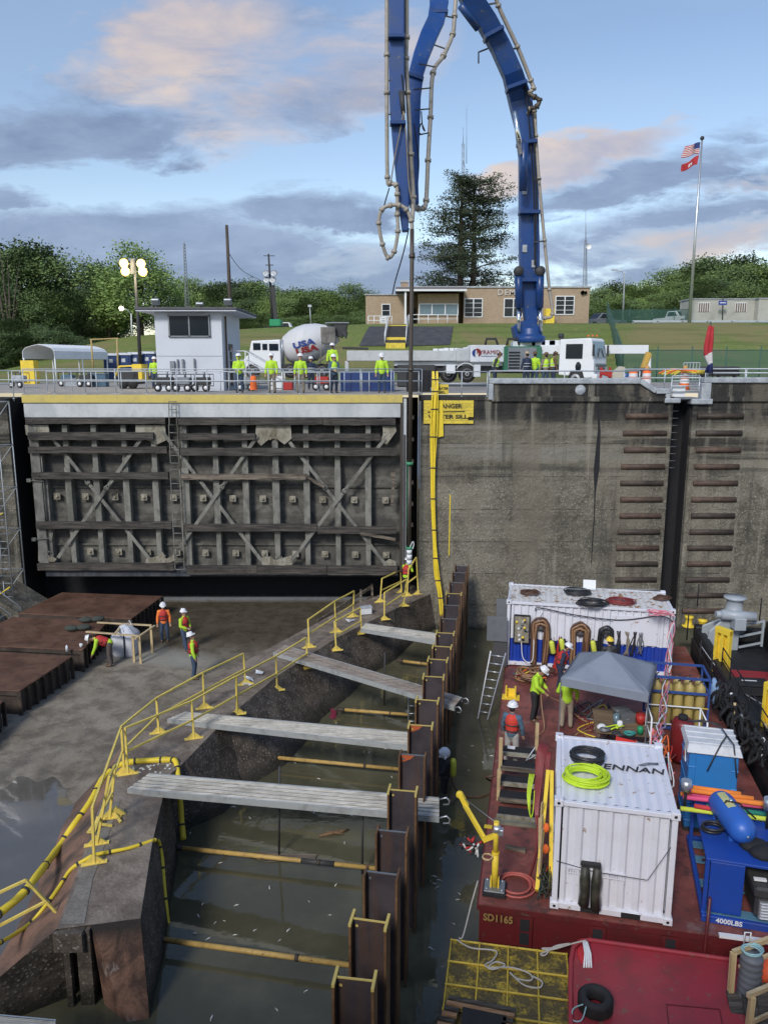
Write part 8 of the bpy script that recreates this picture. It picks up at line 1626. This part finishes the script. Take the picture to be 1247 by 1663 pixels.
# blue toilet
M_TB2 = paint('bright_toilet_blue', (.03, .20, .52), .45, dirt=.15, scale=2); wt_ = toilet(Wb(5.55, 4.35, 0), YAW - .05, 'bright blue portable toilet with white roof between the container and the tug', None, M_TB2)
wt_.scale = (1.0, 1.05, 1.08)
for o in list(bpy.data.objects):
    if o.name.startswith('sticker') and o.parent and o.parent.parent == wt_: bpy.data.objects.remove(o)
m = MB(); m.prism([(-.62, .05, 1.55), (-.62, -.25, 1.6), (-.62, -.1, 1.95), (-.62, .1, 1.85)], (.02, 0, 0)); m.build('side_label', M_WHITE, wt_); m = MB(); m.ball((-.64, -.08, 1.74), .07, 8, 6, (.2, 1, 1)); m.build('side_emblem', M_RED, wt_)
sl2 = bt('lifting_sling', 'dark lifting slings lying over the white toilet roof', 'sling', 5.55, 4.35, 2.4); [MB().tube(P_, .02, 5).build('sling', M_DARK, sl2) for P_ in ([(-.5,.6,.05),(0,.5,.14),(.3,.3,.1),(.35,-.1,.08),(.1,-.62,.1),(-.2,-.75,-.6)], [(.35,-.1,.08),(.4,-.62,.1),(.5,-.75,-.7)], [(-.5,.6,.05),(-.1,.66,.1),(.3,.5,.08)])]
# compressor skid
sk = bt('compressor_skid', 'blue steel compressor skid marked with its weight at the right front of the barge', 'compressor', 4.72, .35, 0, R(-4)); SB_ = paint('skid_blue', (.012, .06, .34), .4, dirt=.25, scale=1.5); SBL = paint('skid_pale_blue', (.10,.24,.36), .5, dirt=.3)
m = MB(); [m.bb(x0, x1, y0, y1, 0, .16) for x0, x1, y0, y1 in ((0, 2.4, 0, .1), (0, 2.4, 2.9, 3.0), (0, .1, .1, 2.9), (2.3, 2.4, .1, 2.9))]; m.build('base_frame', SB_, sk, bevel=.01)
m = MB(); [m.bb(.1, 2.3, y, y + .25, .06, .1) for y in (.2, 1.1, 2.0, 2.6)]; m.bb(.35, .43, .2, 2.8, .1, .25); m.build('base_plate', SBL, sk)
m = MB(); m.bb(.02, 2.35, .15, 2.75, 1.36, 1.42); m.build('top_deck', SB_, sk, bevel=.01); MB().bb(.12, .8, .15, .2, .16, 1.36).build('front_panel', SB_, sk, bevel=.01); MB().bb(1.45, 1.75, .15, .2, .16, 1.36).build('front_panel', SB_, sk, bevel=.01)
for x, y in ((.06, .2), (2.3, .2), (.06, 2.7), (2.3, 2.7)): MB().bb(x - .04, x + .04, y - .04, y + .04, .16, 1.4).build('post', SB_, sk)
text_mesh('4000LBS', .15, M_WHITE, 'lettering', sk, (.55, -.006, .09), ext=.003, bold=.004)
en = bt('diesel_engine', 'black and grey diesel engine inside the compressor skid', 'engine', 6.05, .85, .12); m = MB(); m.box((0, 0, .4), (.55, .9, .6)); m.box((0, -.1, .78), (.7, 1.0, .25)); m.build('block', M_DARK, en, bevel=.05); m = MB(); m.box((0, -.48, .32), (.42, .1, .4)); [m.box((0, -.54, .16 + .07*k), (.38, .04, .025)) for k in range(6)]; m.build('radiator', M_ALU, en, bevel=.02); m = MB(); m.cone((.12, -.5, .6), (.12, -.58, .6), .08, .08, 14); m.build('pulley', M_ALU, en); m = MB(); m.box((-.2, -.35, .95), (.25, .08, .04)); m.box((.2, -.4, .93), (.22, .06, .04)); m.build('decal', M_WHITE, en)
bgz = bt('black_cover', 'black tarpaulin and cables heaped over the engine at the right edge', 'tarpaulin', 6.2, 1.15, 1.42); m = MB(); rd = random.Random(4); [m.ball((rd.uniform(-.4,.4), rd.uniform(-.4,.4), .06), .25, 10, 7, (1.3, 1, .6)) for _ in range(6)]; m.build('cover', M_BLACK, bgz)
ls_ = bt('engine_parts', 'brown and black machine parts low behind the blue skid panel', 'machine', 5.35, 1.3, .12); rd = random.Random(5)
for k in range(8): m = MB(); c = (rd.uniform(-.2,.3), rd.uniform(-.5,.9), rd.uniform(.1,.8)); m.box(c, (rd.uniform(.12,.3),)*3) if k % 2 else m.cone(c, (c[0]+.2, c[1], c[2]+.1), .1, .1); m.build('part', (M_DARK, M_STEEL, M_BLACK, M_BRNH)[k % 4], ls_, bevel=.02)
at_ = bt('air_tank', 'blue cylindrical air receiver lying on top of the compressor skid', 'tank', 5.5, 1.7, 1.75, R(12)); MC_ = paint('receiver_blue', (.03, .13, .50), .4, dirt=.25, scale=2)
m = MB(); m.lathe([(0, -.78), (.16, -.74), (.27, -.62), (.3, -.5), (.3, .5), (.27, .62), (.16, .74), (0, .78)], n=26, axis='Y'); m.build('vessel', MC_, at_); m = MB(); [m.bb(-.22, .22, y - .03, y + .03, -.34, -.2) for y in (-.4, .4)]; m.build('saddle', MC_, at_); m = MB(); [m.add([(.305*math.cos(a), y, .305*math.sin(a)) for a in (1.45, 1.65, 1.85, 2.05) for y in (-.1, .5)], [(0,1,3,2),(2,3,5,4),(4,5,7,6)])]; m.build('label_plate', paint('label_cream', (.55,.55,.25)), at_)
m = MB(); m.cone((0, .1, .3), (0, .1, .36), .04); m.cone((0, -.78, .0), (0, -.8, .0), .03, .02); m.build('fitting', M_ALU, at_); MB().tube(coil((-.45, -.1, -.28), .24, 3.5, .03, .15, 14, .8), .03, 6).build('hose', M_BLKH, at_); MB().tube([(-.3, .1, -.1), (-.1, .1, .33), (.15, 0, .32), (.5, -.1, 0)], .022, 6).build('strap', M_BLACK, at_)
nd = bt('foam_floats', 'bundle of orange, pink, yellow and green foam tubes strapped across the skid', 'foam tubes', 5.6, 2.5, 1.5)
for k, (c_, y, z, x0, x1) in enumerate((((.85,.25,.04), .1, .28, -.85, .55), ((.85,.25,.04), -.08, .25, -.1, 1.15), ((.80,.10,.25), .0, .15, -1.0, 1.0), ((.80,.10,.25), .2, .15, -.8, .2), ((.02,.22,.16), -.15, .06, -.5, .9), ((.02,.22,.16), .12, .05, -.4, .8), ((.65,.75,.08), -.3, .02, -1.1, 1.3), ((.85,.25,.04), .3, .06, -1.0, 1.45), ((.6,.05,.06), -.3, .12, -.8, -.1), ((.85,.25,.04), .22, .3, -.75, .3))):
    MB().cone((x0, y, z), (x1, y - .12, z + .02), .055, .055, 10).build('foam_tube', paint('foam_%d' % int(c_[0]*100 + c_[1]*10), c_, .8, dirt=.08), nd)
for (u, v, lb) in ((4.62, 2.35, 'white capped black exhaust pipe at the rear left of the skid'), (6.32, 1.9, 'white capped black exhaust pipe right of the air receiver')):
    t = bt('exhaust_stack', lb, 'exhaust', u, v, 1.42); MB().cone((0, 0, 0), (0, 0, .55), .035).build('pipe', M_BLACK, t); MB().cone((0, 0, .5), (0, 0, .75), .12, .12, 16).build('cap', M_ALU, t)
ex = bt('fire_extinguisher', 'white and red fire extinguisher on the right post of the compressor skid', 'extinguisher', 6.62, .42, .75); MB().lathe([(0, 0), (.07, 0), (.07, .35), (.03, .42), (0, .42)], n=14).build('body', M_WHITE, ex); m = MB(); m.box((0, 0, .46), (.12, .04, .05)); m.lathe([(.073, .12), (.073, .22)], n=14); m.build('band', M_RED, ex)
# bracket, ladder, water-side bits
lb_ = bt('yellow_bracket', 'yellow steel ladder bracket on the left edge of the barge', 'bracket', .28, 11.0, 0); m = MB(); m.box((0, 0, .02), (.62, .4, .04)); m.bb(-.2, -.14, -.1, .1, .04, .42); m.bb(.12, .18, -.1, .1, .04, .42); m.bb(-.2, .18, .1, .14, .04, .3); m.build('bracket', M_YELB, lb_)
la = thing('aluminium_ladder', 'aluminium boarding ladder sloping from the barge edge into the water', 'ladder', G(800, 1120, ZW)); tp = [F(808, 1076, 28.2), F(826, 1072, 28.2)]; bt_ = [F(777, 1172, 24.4), F(786, 1174, 24.3)]; tp = [Wb(-.55, 12.6, 1.1), Wb(.02, 12.5, 1.1)]; bt_ = [G(775, 1176, ZW - .2), G(790, 1178, ZW - .2)]
m = MB(); [m.bar(a, b, .04, .1) for a, b in zip(tp, bt_)]; m.build('side_rail', M_ALU, la, True)
for k in range(9): t_ = (k + .5)/9; MB().cone(tp[0].lerp(bt_[0], t_), tp[1].lerp(bt_[1], t_), .022, .022, 7).build('rung', M_ALU, la, True)
# divers and tenders
person(Wb(.46, 6.2, 0), 150, 'person in blue grey shirt and red life vest, back turned, behind the boarding steps', top=M_GBLUE, legs=M_LGREY, vest=('life', paint('life_vest_bright', (.62,.05,.03), .7)), H=2.0, skin=M_SKIN)
person(Wb(1.12, 9.35, 0), 60, 'worker in lime jacket and dark bib trousers holding a hose near the umbilical pile', legs=M_BLKC, H=2.02, headt=35, lean=8, arms=(((-.28, -.14, 1.2), (-.16, -.32, 1.02)), ((.28, -.06, 1.16), (.2, -.28, 1.0))))
person(Wb(2.15, 9.0, 0), 170, 'worker in lime jacket and tan camouflage trousers standing under the canopy edge', legs=paint('camo_trousers', (.33,.27,.2), .85, dirt=.5, scale=8), H=1.92, arms=(((-.30, -.02, 1.14), (-.30, -.12, .92)), ((.28, -.06, 1.16), (.2, -.28, 1.0))))
person(Wb(2.0, 11.9, 0), 80, 'worker in navy jacket and red life vest half hidden by the canopy corner', top=M_NAVY, legs=M_NAVY, vest=('life', M_LIFE), H=1.9, headt=20, lean=12)
m = MB(BMX); m.tube(curve_pts([(1.3, 9.3, 1.1), (1.35, 9.1, .6), (1.45, 8.7, .05), (1.3, 8.3, .03)], 6), .025); m.tube(curve_pts([(1.5, 9.3, .9), (2.0, 9.6, .6), (2.7, 9.6, .05), (3.3, 9.3, .05), (3.4, 8.6, .04), (3.0, 8.2, .04), (2.7, 8.7, .04), (3.2, 9.0, .04)], 6), .028); tag(m.build('air_hose', M_BRNH2), 'tan hose held by the bib-trousered worker and looping across the deck', 'hose')
p = G(722, 1284, ZW); dvr = person(p + Vector((0, 0, -.42)), -85, 'diver in black suit and white helmet standing waist deep in water beside the piles', top=M_BLKC, legs=M_BLKC, boots=M_BLKC, hat=M_HAT, nohat=True, H=1.8, arms=(((-.3, -.1, 1.15), (-.2, -.35, 1.0)), ((.3, -.1, 1.2), (.3, -.35, 1.1)))); m = MB(); m.ball((0, -.02, 1.68), .17, 16, 12, (1, 1.05, 1.05)); m.box((0, -.17, 1.66), (.2, .06, .16)); m.cone((.15, .0, 1.62), (.22, -.05, 1.6), .04); m.cone((-.15, 0, 1.62), (-.22, -.05, 1.6), .04); m.build('diving_helmet', M_HAT, dvr); m = MB(); m.box((0, -.205, 1.68), (.15, .01, .1)); m.build('visor', M_GLASS, dvr); m = MB(); m.lathe([(0, .88), (.09, .9), (.1, .95), (.1, 1.38), (.07, 1.46), (0, 1.5)], (.0, .25, 0), 14); m.build('bailout_cylinder', paint('cylinder_lime_yellow', (.6,.66,.08)), dvr)
hd_ = Wb(.0, 5.4, .05); tag(MB().tube(curve_pts([p + Vector((.1, 0, .7)), p + Vector((.4, -.3, .1)), p + Vector((1.1, -.4, .03)), p + Vector((1.7, .1, .05)), hd_.lerp(p, .15), hd_], 7), .028, 6).build('diver_umbilical', M_BRNH), 'dark umbilical hose curving over the water from the barge to the diver', 'hose')
rp_ = thing('water_ripples', 'ring ripples on the water around the diver', 'ripples', p)
COL.objects.unlink(rp_); bpy.data.objects.remove(rp_)
# ---------------------------------------------------------------- tug beside the barge
tg = bt('towboat', 'black towboat hull with red decks lying along the right side of the barge', 'boat', 7.6, 4, 0); M_TUG = paint('black_tug_hull', (.012,.013,.016), .5, dirt=.35, dirtcol=(.06,.055,.05)); M_TUGR = paint('tug_red', (.30, .02, .03), .5, dirt=.35, scale=1.5)
m = MB(); m.bb(-.05, 8, -3, 13.5, -2, .5); m.build('hull', M_TUG, tg, bevel=.05); m = MB(); m.bb(.0, .35, -3, 13.5, .5, 1.0); m.bb(.0, 8, 13.1, 13.5, .5, 1.1); m.build('bulwark', M_TUG, tg, bevel=.08, seg=2)
for a in ((.36, 1.2, -.5, 5.6), (1.2, 5.0, 1.6, 4.6), (.36, 2.2, 8.6, 10.0)): MB().bb(a[0], a[1], a[2], a[3], .5, .515).build('red_deck', M_TUGR, tg)
MB().bb(1.35, 3.6, 5.2, 7.6, .5, .9).build('hatch_coaming', M_TUG, tg, bevel=.02); MB().bb(2.6, 6, 9.2, 12.8, .5, 1.6).build('fore_deck_block', M_TUG, tg, bevel=.02); MB().bb(3.0, 6, 9.6, 12.6, 1.6, 1.615).build('red_deck', M_TUGR, tg)
m = MB(); [m.bb(1.4 + .25*k, 1.58 + .25*k, 5.3, 7.5, .9, .93) for k in range(9)]; m.build('grating', M_BLACK, tg)
def yframe(x, y, hgt, label):
    p = BL(x, y, .6); t = bt('push_bumper', label, 'bumper frame', p.x, p.y, .5, R(-52)); m = MB(); 
    for a in ((-.45, -.3), (.3, .45), (-.08, .08)): m.bb(a[0], a[1], -.09, .09, 0, hgt)
    m.bb(-.45, .45, -.1, .1, 0, .25); m.bb(-.45, .45, -.1, .1, hgt - .2, hgt + .02); m.bb(-.45, .45, .06, .085, 0, hgt); m.build('frame', M_YELB, t, bevel=.02); t.scale = (.72, 1, 1)
yframe(1170, 1090, 1.75, 'yellow steel push bumper frame below the grey capstan'); yframe(1250, 1205, 1.9, 'yellow steel push bumper frame cut by the right edge of the picture')
p = BL(1178, 1046, .6); cp_ = bt('winch', 'large grey capstan winch on the towboat deck against the lock wall', 'winch', p.x, p.y, .5, R(10)); M_WG = paint('winch_grey', (.36,.40,.43), .4, dirt=.25, scale=2)
m = MB(); m.lathe([(0, 0), (.46, 0), (.46, .72), (.48, .78), (.44, .84), (.33, .92), (.30, 1.25), (.33, 1.35), (.43, 1.4), (.43, 1.47), (0, 1.48)], (.35, .3, .55), 26); m.build('capstan', M_WG, cp_)
m = MB(); m.prism([(-.95, -.5, 0), (.3, -.5, -.0), (.3, -.5, 1.3), (-.3, -.5, 1.4), (-.9, -.5, .8)], (0, .12, 0)); m.prism([(-.9, .2, 0), (.3, .2, 0), (.3, .2, 1.3), (-.9, .2, .8)], (0, .1, 0)); m.box((.1, -.75, 1.25), (.45, .5, .5)); m.build('housing', M_WG, cp_, bevel=.03); m = MB(); m.cone((-.55, -.6, 1.55), (.75, -.75, 1.5), .2, .2, 16); m.cone((-.75, -.6, 1.55), (-.5, -.6, 1.55), .14, .16, 14); m.build('motor', M_WG, cp_); m = MB(); [m.bar((.3, -.5, z), (1.2, -.5, z + .2), .07, .07) for z in (.15, .6, 1.05)]; m.bar((1.2, -.5, .2), (1.2, -.5, 1.3), .08, .08); m.build('frame', M_WG, cp_)
for x, y, lb in ((1140, 1020, 'yellow bollard left of the grey capstan'), (1118, 1014, 'yellow bollard just behind the right end of the long container')):
    p = BL(x, y, .6); t = bt('bollard', lb, 'bollard', p.x, p.y, .5); MB().lathe([(0, 0), (.28, 0), (.28, .05), (.15, .08), (.14, .36), (.19, .4), (.19, .48), (0, .49)], n=18).build('post', M_YELB, t)
p = BL(1218, 1122, .6); bc = bt('black_case', 'black storage case with a white label on the towboat deck', 'case', p.x, p.y, .52, R(4)); MB().box((0, 0, .18), (1.1, .65, .36)).build('case', M_BLACK, bc, bevel=.04); MB().box((0, 0, .39), (1.16, .7, .08)).build('lid', M_TUG, bc, bevel=.02); MB().box((-.05, .05, .435), (.5, .05, .01)).build('label', M_WHITE, bc)
for k, (x, y0) in enumerate(((1115, 1040), (1135, 1085), (1153, 1110), (1132, 985), (1233, 1010))):
    p = BL(x, y0, .5); tag(MB(BMX).cone((p.x, p.y, .5), (p.x, p.y, 1.6), .03).build('stanchion', M_BLACK), ('black stanchion beside the right end of the long container', 'black stanchion at the middle of the towboat edge', 'black stanchion in front of the yellow bumper', 'tall black stanchion by the left bollard', 'black stanchion at the far right of the towboat')[k], 'stanchion')
rd = random.Random(9)
for k, (x, y) in enumerate(((1168, 1140), (1178, 1158), (1190, 1178), (1204, 1200), (1218, 1222), (1234, 1240), (1242, 1215))):
    p = BL(x, y, .55); t = bt('black_gear_heap', ('first', 'second', 'third', 'fourth', 'fifth', 'sixth', 'rightmost')[k] + ' of the black gear heaps along the towboat edge, counted from the bumper', 'gear', p.x, p.y, .52)
    for q in range(9): x_, y_ = rd.uniform(-.25,.25), rd.uniform(-.25,.25); MB().tube(curve_pts([(x_ + rd.uniform(-.12,.12), y_ + rd.uniform(-.12,.12), .75 - .24*j_) for j_ in range(4)], 4), .05, 6, rs=None).build('gear', M_BLACK if q < 8 else (M_BLKC, M_WHITE, M_LUM, M_STEEL)[k % 4], t)
sh_ = bt('hung_shirt', 'pale blue and navy cloth hanging over the towboat edge line', 'cloth', BL(1158, 1120, 1).x, BL(1158, 1120, 1).y, .5); MB().tube([(0,0,.9),(.05,0,.6),(0,.05,.3),(.05,0,.0)], .1, 8, rs=[.05,.14,.13,.06]).build('cloth', paint('pale_blue_cloth', (.22,.36,.58), .8), sh_); MB().tube([(.1,0,.6),(.15,0,.3),(.1,.05,-.2)], .1, 8, rs=[.08,.12,.08]).build('cloth_navy', M_NAVY, sh_)
tag(MB(BMX).tube(curve_pts([(7.3, 14.6, 1.2), (7.7, 13, .8), (8.1, 12, .6), (8.3, 11.0, .7), (8.7, 9.5, .9)], 6), .02, 5).build('mooring_line', M_RAIL), 'pale mooring line sagging along the edge of the towboat', 'rope')
# ---------------------------------------------------------------- yellow float, small red boat, foreground
ZFT = -11.1
def_f = lambda x, y: G(x, y, ZFT)
yf_ = thing('yellow_float', 'dirty yellow ribbed floating platform at the bottom of the picture', 'float', def_f(731, 1525)); A_, B_ = def_f(731, 1525), def_f(922, 1549); ux = (B_ - A_).normalized(); uy = Vector((-ux.y, ux.x, 0)); Wd = (B_-A_).length; Dp = 3.4
def m_float():
    t = NT('dirty_yellow_plastic', .6); p = t.wp(); n = t.noise(p, 2.6, 8, .72, .4); f = t.noise(p, 21, 5, .7); b = t.mix(t.ss(n, .34, .56), (.48, .35, .035), (.10, .08, .03)); b = t.mix(t.math('MULTIPLY', t.ss(f, .46, .6), .8), b, (.05, .034, .016)); t.col(b); t.bump(f, .5, .02); return t.m
M_FL = m_float(); P2 = lambda a, b, z=0: A_ + ux*a - uy*b + Vector((0, 0, z))
MB().prism([P2(0, 0, -.7), P2(Wd, 0, -.7), P2(Wd, Dp, -.7), P2(0, Dp, -.7)], (0, 0, .68)).build('body', M_FL, yf_, True, .04); m = MB()
for k in range(5): a = .03 + (Wd - .06)*k/4; m.bar(P2(a, 0), P2(a, Dp), .035, .045)
for k in range(6): m.bar(P2(0, .03 + k*.62), P2(Wd, .03 + k*.62), .035, .043)
m.build('rib', paint('brighter_yellow_rib', (.56,.41,.05), .6, dirt=.75, scale=4), yf_, True, .01)
gr = thing('timber_crate', 'low crate of brown slats around a black mat on the yellow float', 'crate', P2(.6, 1.9)); a = G(728, 1621, ZFT + .15); b = G(838, 1643, ZFT + .15); dx = (b - a); 
M_SLAT = m_wood('crate_slat', (.22,.12,.06), (.36,.22,.12))
for k in range(6):
    o = -uy*(.13*k) - ux*.03*k
    for s0, s1 in (((0, .22), (.86, 1)) if k > 1 else ((0, 1),)): MB().bar(a + o + dx*s0, a + o + dx*s1, .085, .06).build('slat', M_SLAT if k % 2 else M_TIMB, gr, True)
MB().prism([a + dx*.22 - uy*.18, a + dx*.86 - uy*.18, a + dx*.86 - uy*1.2, a + dx*.22 - uy*1.2], (0, 0, .03)).build('mat', M_BLACK, gr, True)
M_ROPE = paint('grey_white_rope', (.42,.40,.36), .8, dirt=.3)
def zr(label, pts, z, r=.018): tag(MB().tube(curve_pts([G(x, y, z + dz) for x, y, dz in pts], 7), r, 6).build('rope', M_ROPE), label, 'rope')
zr('loose grey white rope coiled over the middle of the yellow float', [(742,1527,.08),(765,1540,.05),(805,1545,.05),(800,1560,.05),(788,1568,.05),(800,1575,.06),(820,1568,.06),(805,1563,.06),(795,1572,.06),(830,1572,.05),(860,1582,.05),(862,1593,.05),(840,1590,.05),(828,1580,.05),(850,1600,.05),(875,1605,.05),(880,1595,.05),(862,1585,.05)], ZFT)
zr('small loop of rope on the right rear corner of the yellow float', [(925,1533,.2),(900,1538,.08),(885,1552,.05),(878,1550,.05),(890,1545,.06),(910,1540,.08)], ZFT); zr('mooring rope from the barge corner down to the float', [(776,1431,.7),(765,1470,.4),(752,1520,.08),(745,1524,.05)], ZFT); zr('short rope between the red boat cleat and the float', [(952,1528,.3),(930,1533,.22),(895,1543,.1),(880,1541,.06),(900,1540,.1),(915,1535,.15)], ZFT)
# red boat
rb = thing('red_work_boat', 'bright red flat work boat deck with rounded corner at the bottom right', 'boat', G(925, 1560, -11)); Zb = -10.95; out = [(926,1663+80),(924,1600),(925,1560),(929,1540),(940,1530),(955,1528),(1190,1561),(1247,1569),(1420,1595),(1500,1743)]
P = [G(x, y, Zb) for x, y in out]; MB().prism([p - Vector((0,0,.9)) for p in P], (0, 0, .9)).build('hull', M_RDK, rb, True); m = MB(); m.tube([p + Vector((.02,-.02,.03)) for p in P[:8]], .05, 8); m.build('gunwale', M_RDK, rb, True)
q0, q1, q2, q3 = [G(x, y, Zb + .006) for x, y in ((1082,1632),(1168,1640),(1180,1700),(1090,1700))]; m = MB(); m.bar(q0, q1, .02, .01); m.bar(q0, q3, .02, .01); m.bar(q1, q2, .02, .01); m.build('hatch_edge', M_HULL, rb, True)
cl_ = thing('cleat', 'white rope wrapped cleat at the corner of the red work boat', 'cleat', G(950, 1560, Zb)); m = MB(); [m.tube([G(947+k*2, 1530, Zb+.2), G(950 + k*3, 1550, Zb+.08), G(948 + k*4, 1572, Zb+.03)], .02, 5) for k in range(4)]; m.build('rope', M_WHITE, cl_, True); MB().ball(G(950, 1553, Zb+.005), .2, 14, 6, (.8, 1.6, .15)).build('pad', paint('bright_red_pad', (.5,.03,.04), .5), cl_, True)
ty = thing('tyre', 'black tyre fender lying on the red work boat deck', 'tyre', G(966, 1640, Zb)); r0 = .30
m = MB(); m.lathe([(.16, .10), (.2, .02), (.27, .0), (.31, .05), (.325, .12), (.325, .24), (.30, .31), (.25, .34), (.2, .32), (.16, .27), (.15, .2), (.16, .10)], n=36); m.build('tyre', M_TYRE, ty); m = MB()
for k in range(44): a = k*2*math.pi/44; m.bar((.325*math.cos(a), .325*math.sin(a), .05), (.33*math.cos(a), .33*math.sin(a), .27), .02, .014, (math.cos(a), math.sin(a), 0))
m.build('tread', M_TYRE, ty); MB().tube(curve_pts([(-.3,-.2,.3),(-.45,-.1,.1),(-.5,-.3,.05),(-.35,-.35,.1),(-.25,-.25,.3)], 4), .014, 5).build('rope', paint('pale_teal_rope', (.3,.5,.52)), ty)
# wooden stair at right bottom
ws = thing('wooden_stairs', 'wooden boarding stairs with pale handrails at the bottom right edge', 'stairs', G(1200, 1640, Zb)); Yt = 12.9
g2 = lambda x, y, Y: F(x, y, Y)
m = MB(); m.bar(g2(1190, 1548, 13.1), g2(1290, 1510, 13.5), .07, .10); m.build('handrail', M_LUMX, ws, True); m = MB(); m.bar(g2(1200, 1572, 13.1), g2(1290, 1535, 13.5), .05, .08); m.build('handrail', M_LUMX, ws, True); m = MB(); m.bar(g2(1191, 1548, 13.1), g2(1186, 1612, 13.1), .09, .1); m.build('post', M_LUM, ws, True)
m = MB(); m.bar(g2(1214, 1618, 12.2), g2(1290, 1586, 12.6), .07, .1); m.build('handrail', M_LUMX, ws, True); m = MB(); m.bar(g2(1222, 1620, 12.2), g2(1214, 1680, 12.2), .09, .1); m.build('post', M_LUM, ws, True); m = MB(); m.bar(g2(1218, 1662, 12.2), g2(1290, 1630, 12.6), .05, .08); m.build('handrail', M_LUMX, ws, True)
for k in range(4): a, b = g2(1182 + k*22, 1612 - k*4, 13.1), g2(1200 + k*22, 1700, 12.1); MB().bar(a + Vector((.1,0,.05*k)), b + Vector((.1,0,.05*k)), .26, .05).build('tread', M_TIMB, ws, True)
bk_ = thing('plastic_barrel', 'grey ribbed plastic drum with pale rope on it behind the wooden stairs', 'barrel', G(1214, 1620, Zb)); m = MB(); pr_ = []
for k in range(7): pr_ += [(.2, .02 + k*.14), (.22, .06 + k*.14), (.2, .1 + k*.14)]
m.lathe([(0, 0)] + pr_ + [(0, 1.0)], n=20); m.build('drum', paint('grey_plastic', (.14,.155,.18), .5), bk_); MB().tube(coil((0, 0, 1.0), .17, 4, .018, .2, 12, .8, 3), .018, 5).build('rope', paint('pale_teal_rope', (.3,.5,.52)), bk_)
ob = thing('orange_buoy', 'round orange buoy behind the wooden stairs at the right edge', 'buoy', G(1250, 1605, Zb)); MB().ball((0, 0, .35), .3).build('buoy', paint('buoy_orange', (.75,.12,.05), .4), ob)
ow = thing('white_bent_pipe', 'white bent pipe handle on the barge edge by the skid', 'pipe', G(1213, 1530, ZD + .0)); MB().tube([(-.06,0,-.1),(-.06,0,.22),(.06,0,.22),(.06,0,-.1)], .02).build('pipe', M_WHITE, ow); tag(MB(BMX).box((5.5, -.03, .02), (1.0, .1, .06)).build('white_kerb', M_WHITE), 'white strip along the barge edge in front of the blue skid', 'strip')

# loose hoses, cables and small gear that crowd the deck
rd = random.Random(77)
HM = [M_BLKH, M_BRNH2, M_REDH, M_BRNH, M_YELB, M_STEEL, M_ORANGE, M_BLKH]
def snake(label, u0, u1, v0, v1, n, h=.05, top=.25, r=.022):
    for k in range(n):
        pts = [(rd.uniform(u0, u1), rd.uniform(v0, v1), h + rd.random()**2*top) for _ in range(5)]
        mt_ = HM[(k + int(u0*7)) % 8]; nm = {M_BLKH: 'black', M_BRNH2: 'tan', M_REDH: 'dark red', M_BRNH: 'brown', M_YELB: 'yellow', M_STEEL: 'grey', M_ORANGE: 'orange'}[mt_]
        t = tag(MB(BMX).tube(curve_pts(pts, 6), r, 6).build('loose_hose', mt_), nm + ' hose ' + label, 'hose', 'loose hoses ' + label)
snake('in the tangle between the canopy table and the white rail frame', 4.3, 5.2, 6.6, 8.0, 8, .05, .5)
snake('in the tangle beside the small white container by the blue toilet', 4.15, 4.75, 3.3, 6.0, 9, .05, .7)
snake('snaking over the deck under the canopy', 2.4, 3.8, 8.2, 11.5, 6, .03, .06)
snake('strewn inside the blue compressor skid', 4.95, 5.6, .9, 2.6, 7, .2, .9)
snake('heaped by the open panel box at the long container', .3, 1.6, 12.3, 13.6, 5, .03, .3)
snake('lying on the towboat deck by the black case', 8.6, 10.4, 4.6, 7.5, 6, .55, .25)
for k, (u, v, sx_, sy_, sz_, mt_, lb) in enumerate(((4.6, 5.2, .35, .5, .45, M_STEEL, 'grey control box between the small white container and the blue toilet'), (4.45, 6.9, .5, .35, .35, M_BLKC, 'black tool chest on deck right of the work table'), (3.1, 7.3, .3, .3, .5, M_DARK, 'dark pump unit on deck left of the work table'), (9.6, 11.4, .9, .7, .8, M_STEEL, 'grey deck locker on the raised towboat block'), (9.3, 8.4, .7, .5, .6, M_TUG, 'black vent box behind the yellow push bumper'), (10.6, 6.2, .8, .6, .9, M_TUG, 'black machinery casing at the right edge of the towboat'))):
    t = bt('equipment_box', lb, 'box', u, v, .52 if u > 7.5 and v < 9.2 else (1.6 if u > 7.5 else 0), rd.uniform(-.4, .4)); MB().box((0, 0, sz_/2), (sx_, sy_, sz_)).build('case', mt_, t, bevel=.03); MB().box((0, 0, sz_ + .02), (sx_*1.06, sy_*1.06, .04)).build('lid', mt_, t, bevel=.01)
    MB().tube([(-sx_*.2, -sy_*.53, sz_*.6), (0, -sy_*.6, sz_*.66), (sx_*.2, -sy_*.53, sz_*.6)], .015, 5).build('handle', M_ALU, t); MB().lathe([(0, -.02), (.06, -.02), (.06, .01)], (sx_*.25, -sy_*.51, sz_*.3), 10, 'Y').build('gauge', M_WHITE, t)
railing('towboat_rail', 'low black pipe rail along the towboat edge', Wb(7.75, 3, .95), Wb(7.75, 13, .95), 8, .75, (1.0, .5), M_BLACK, .022)
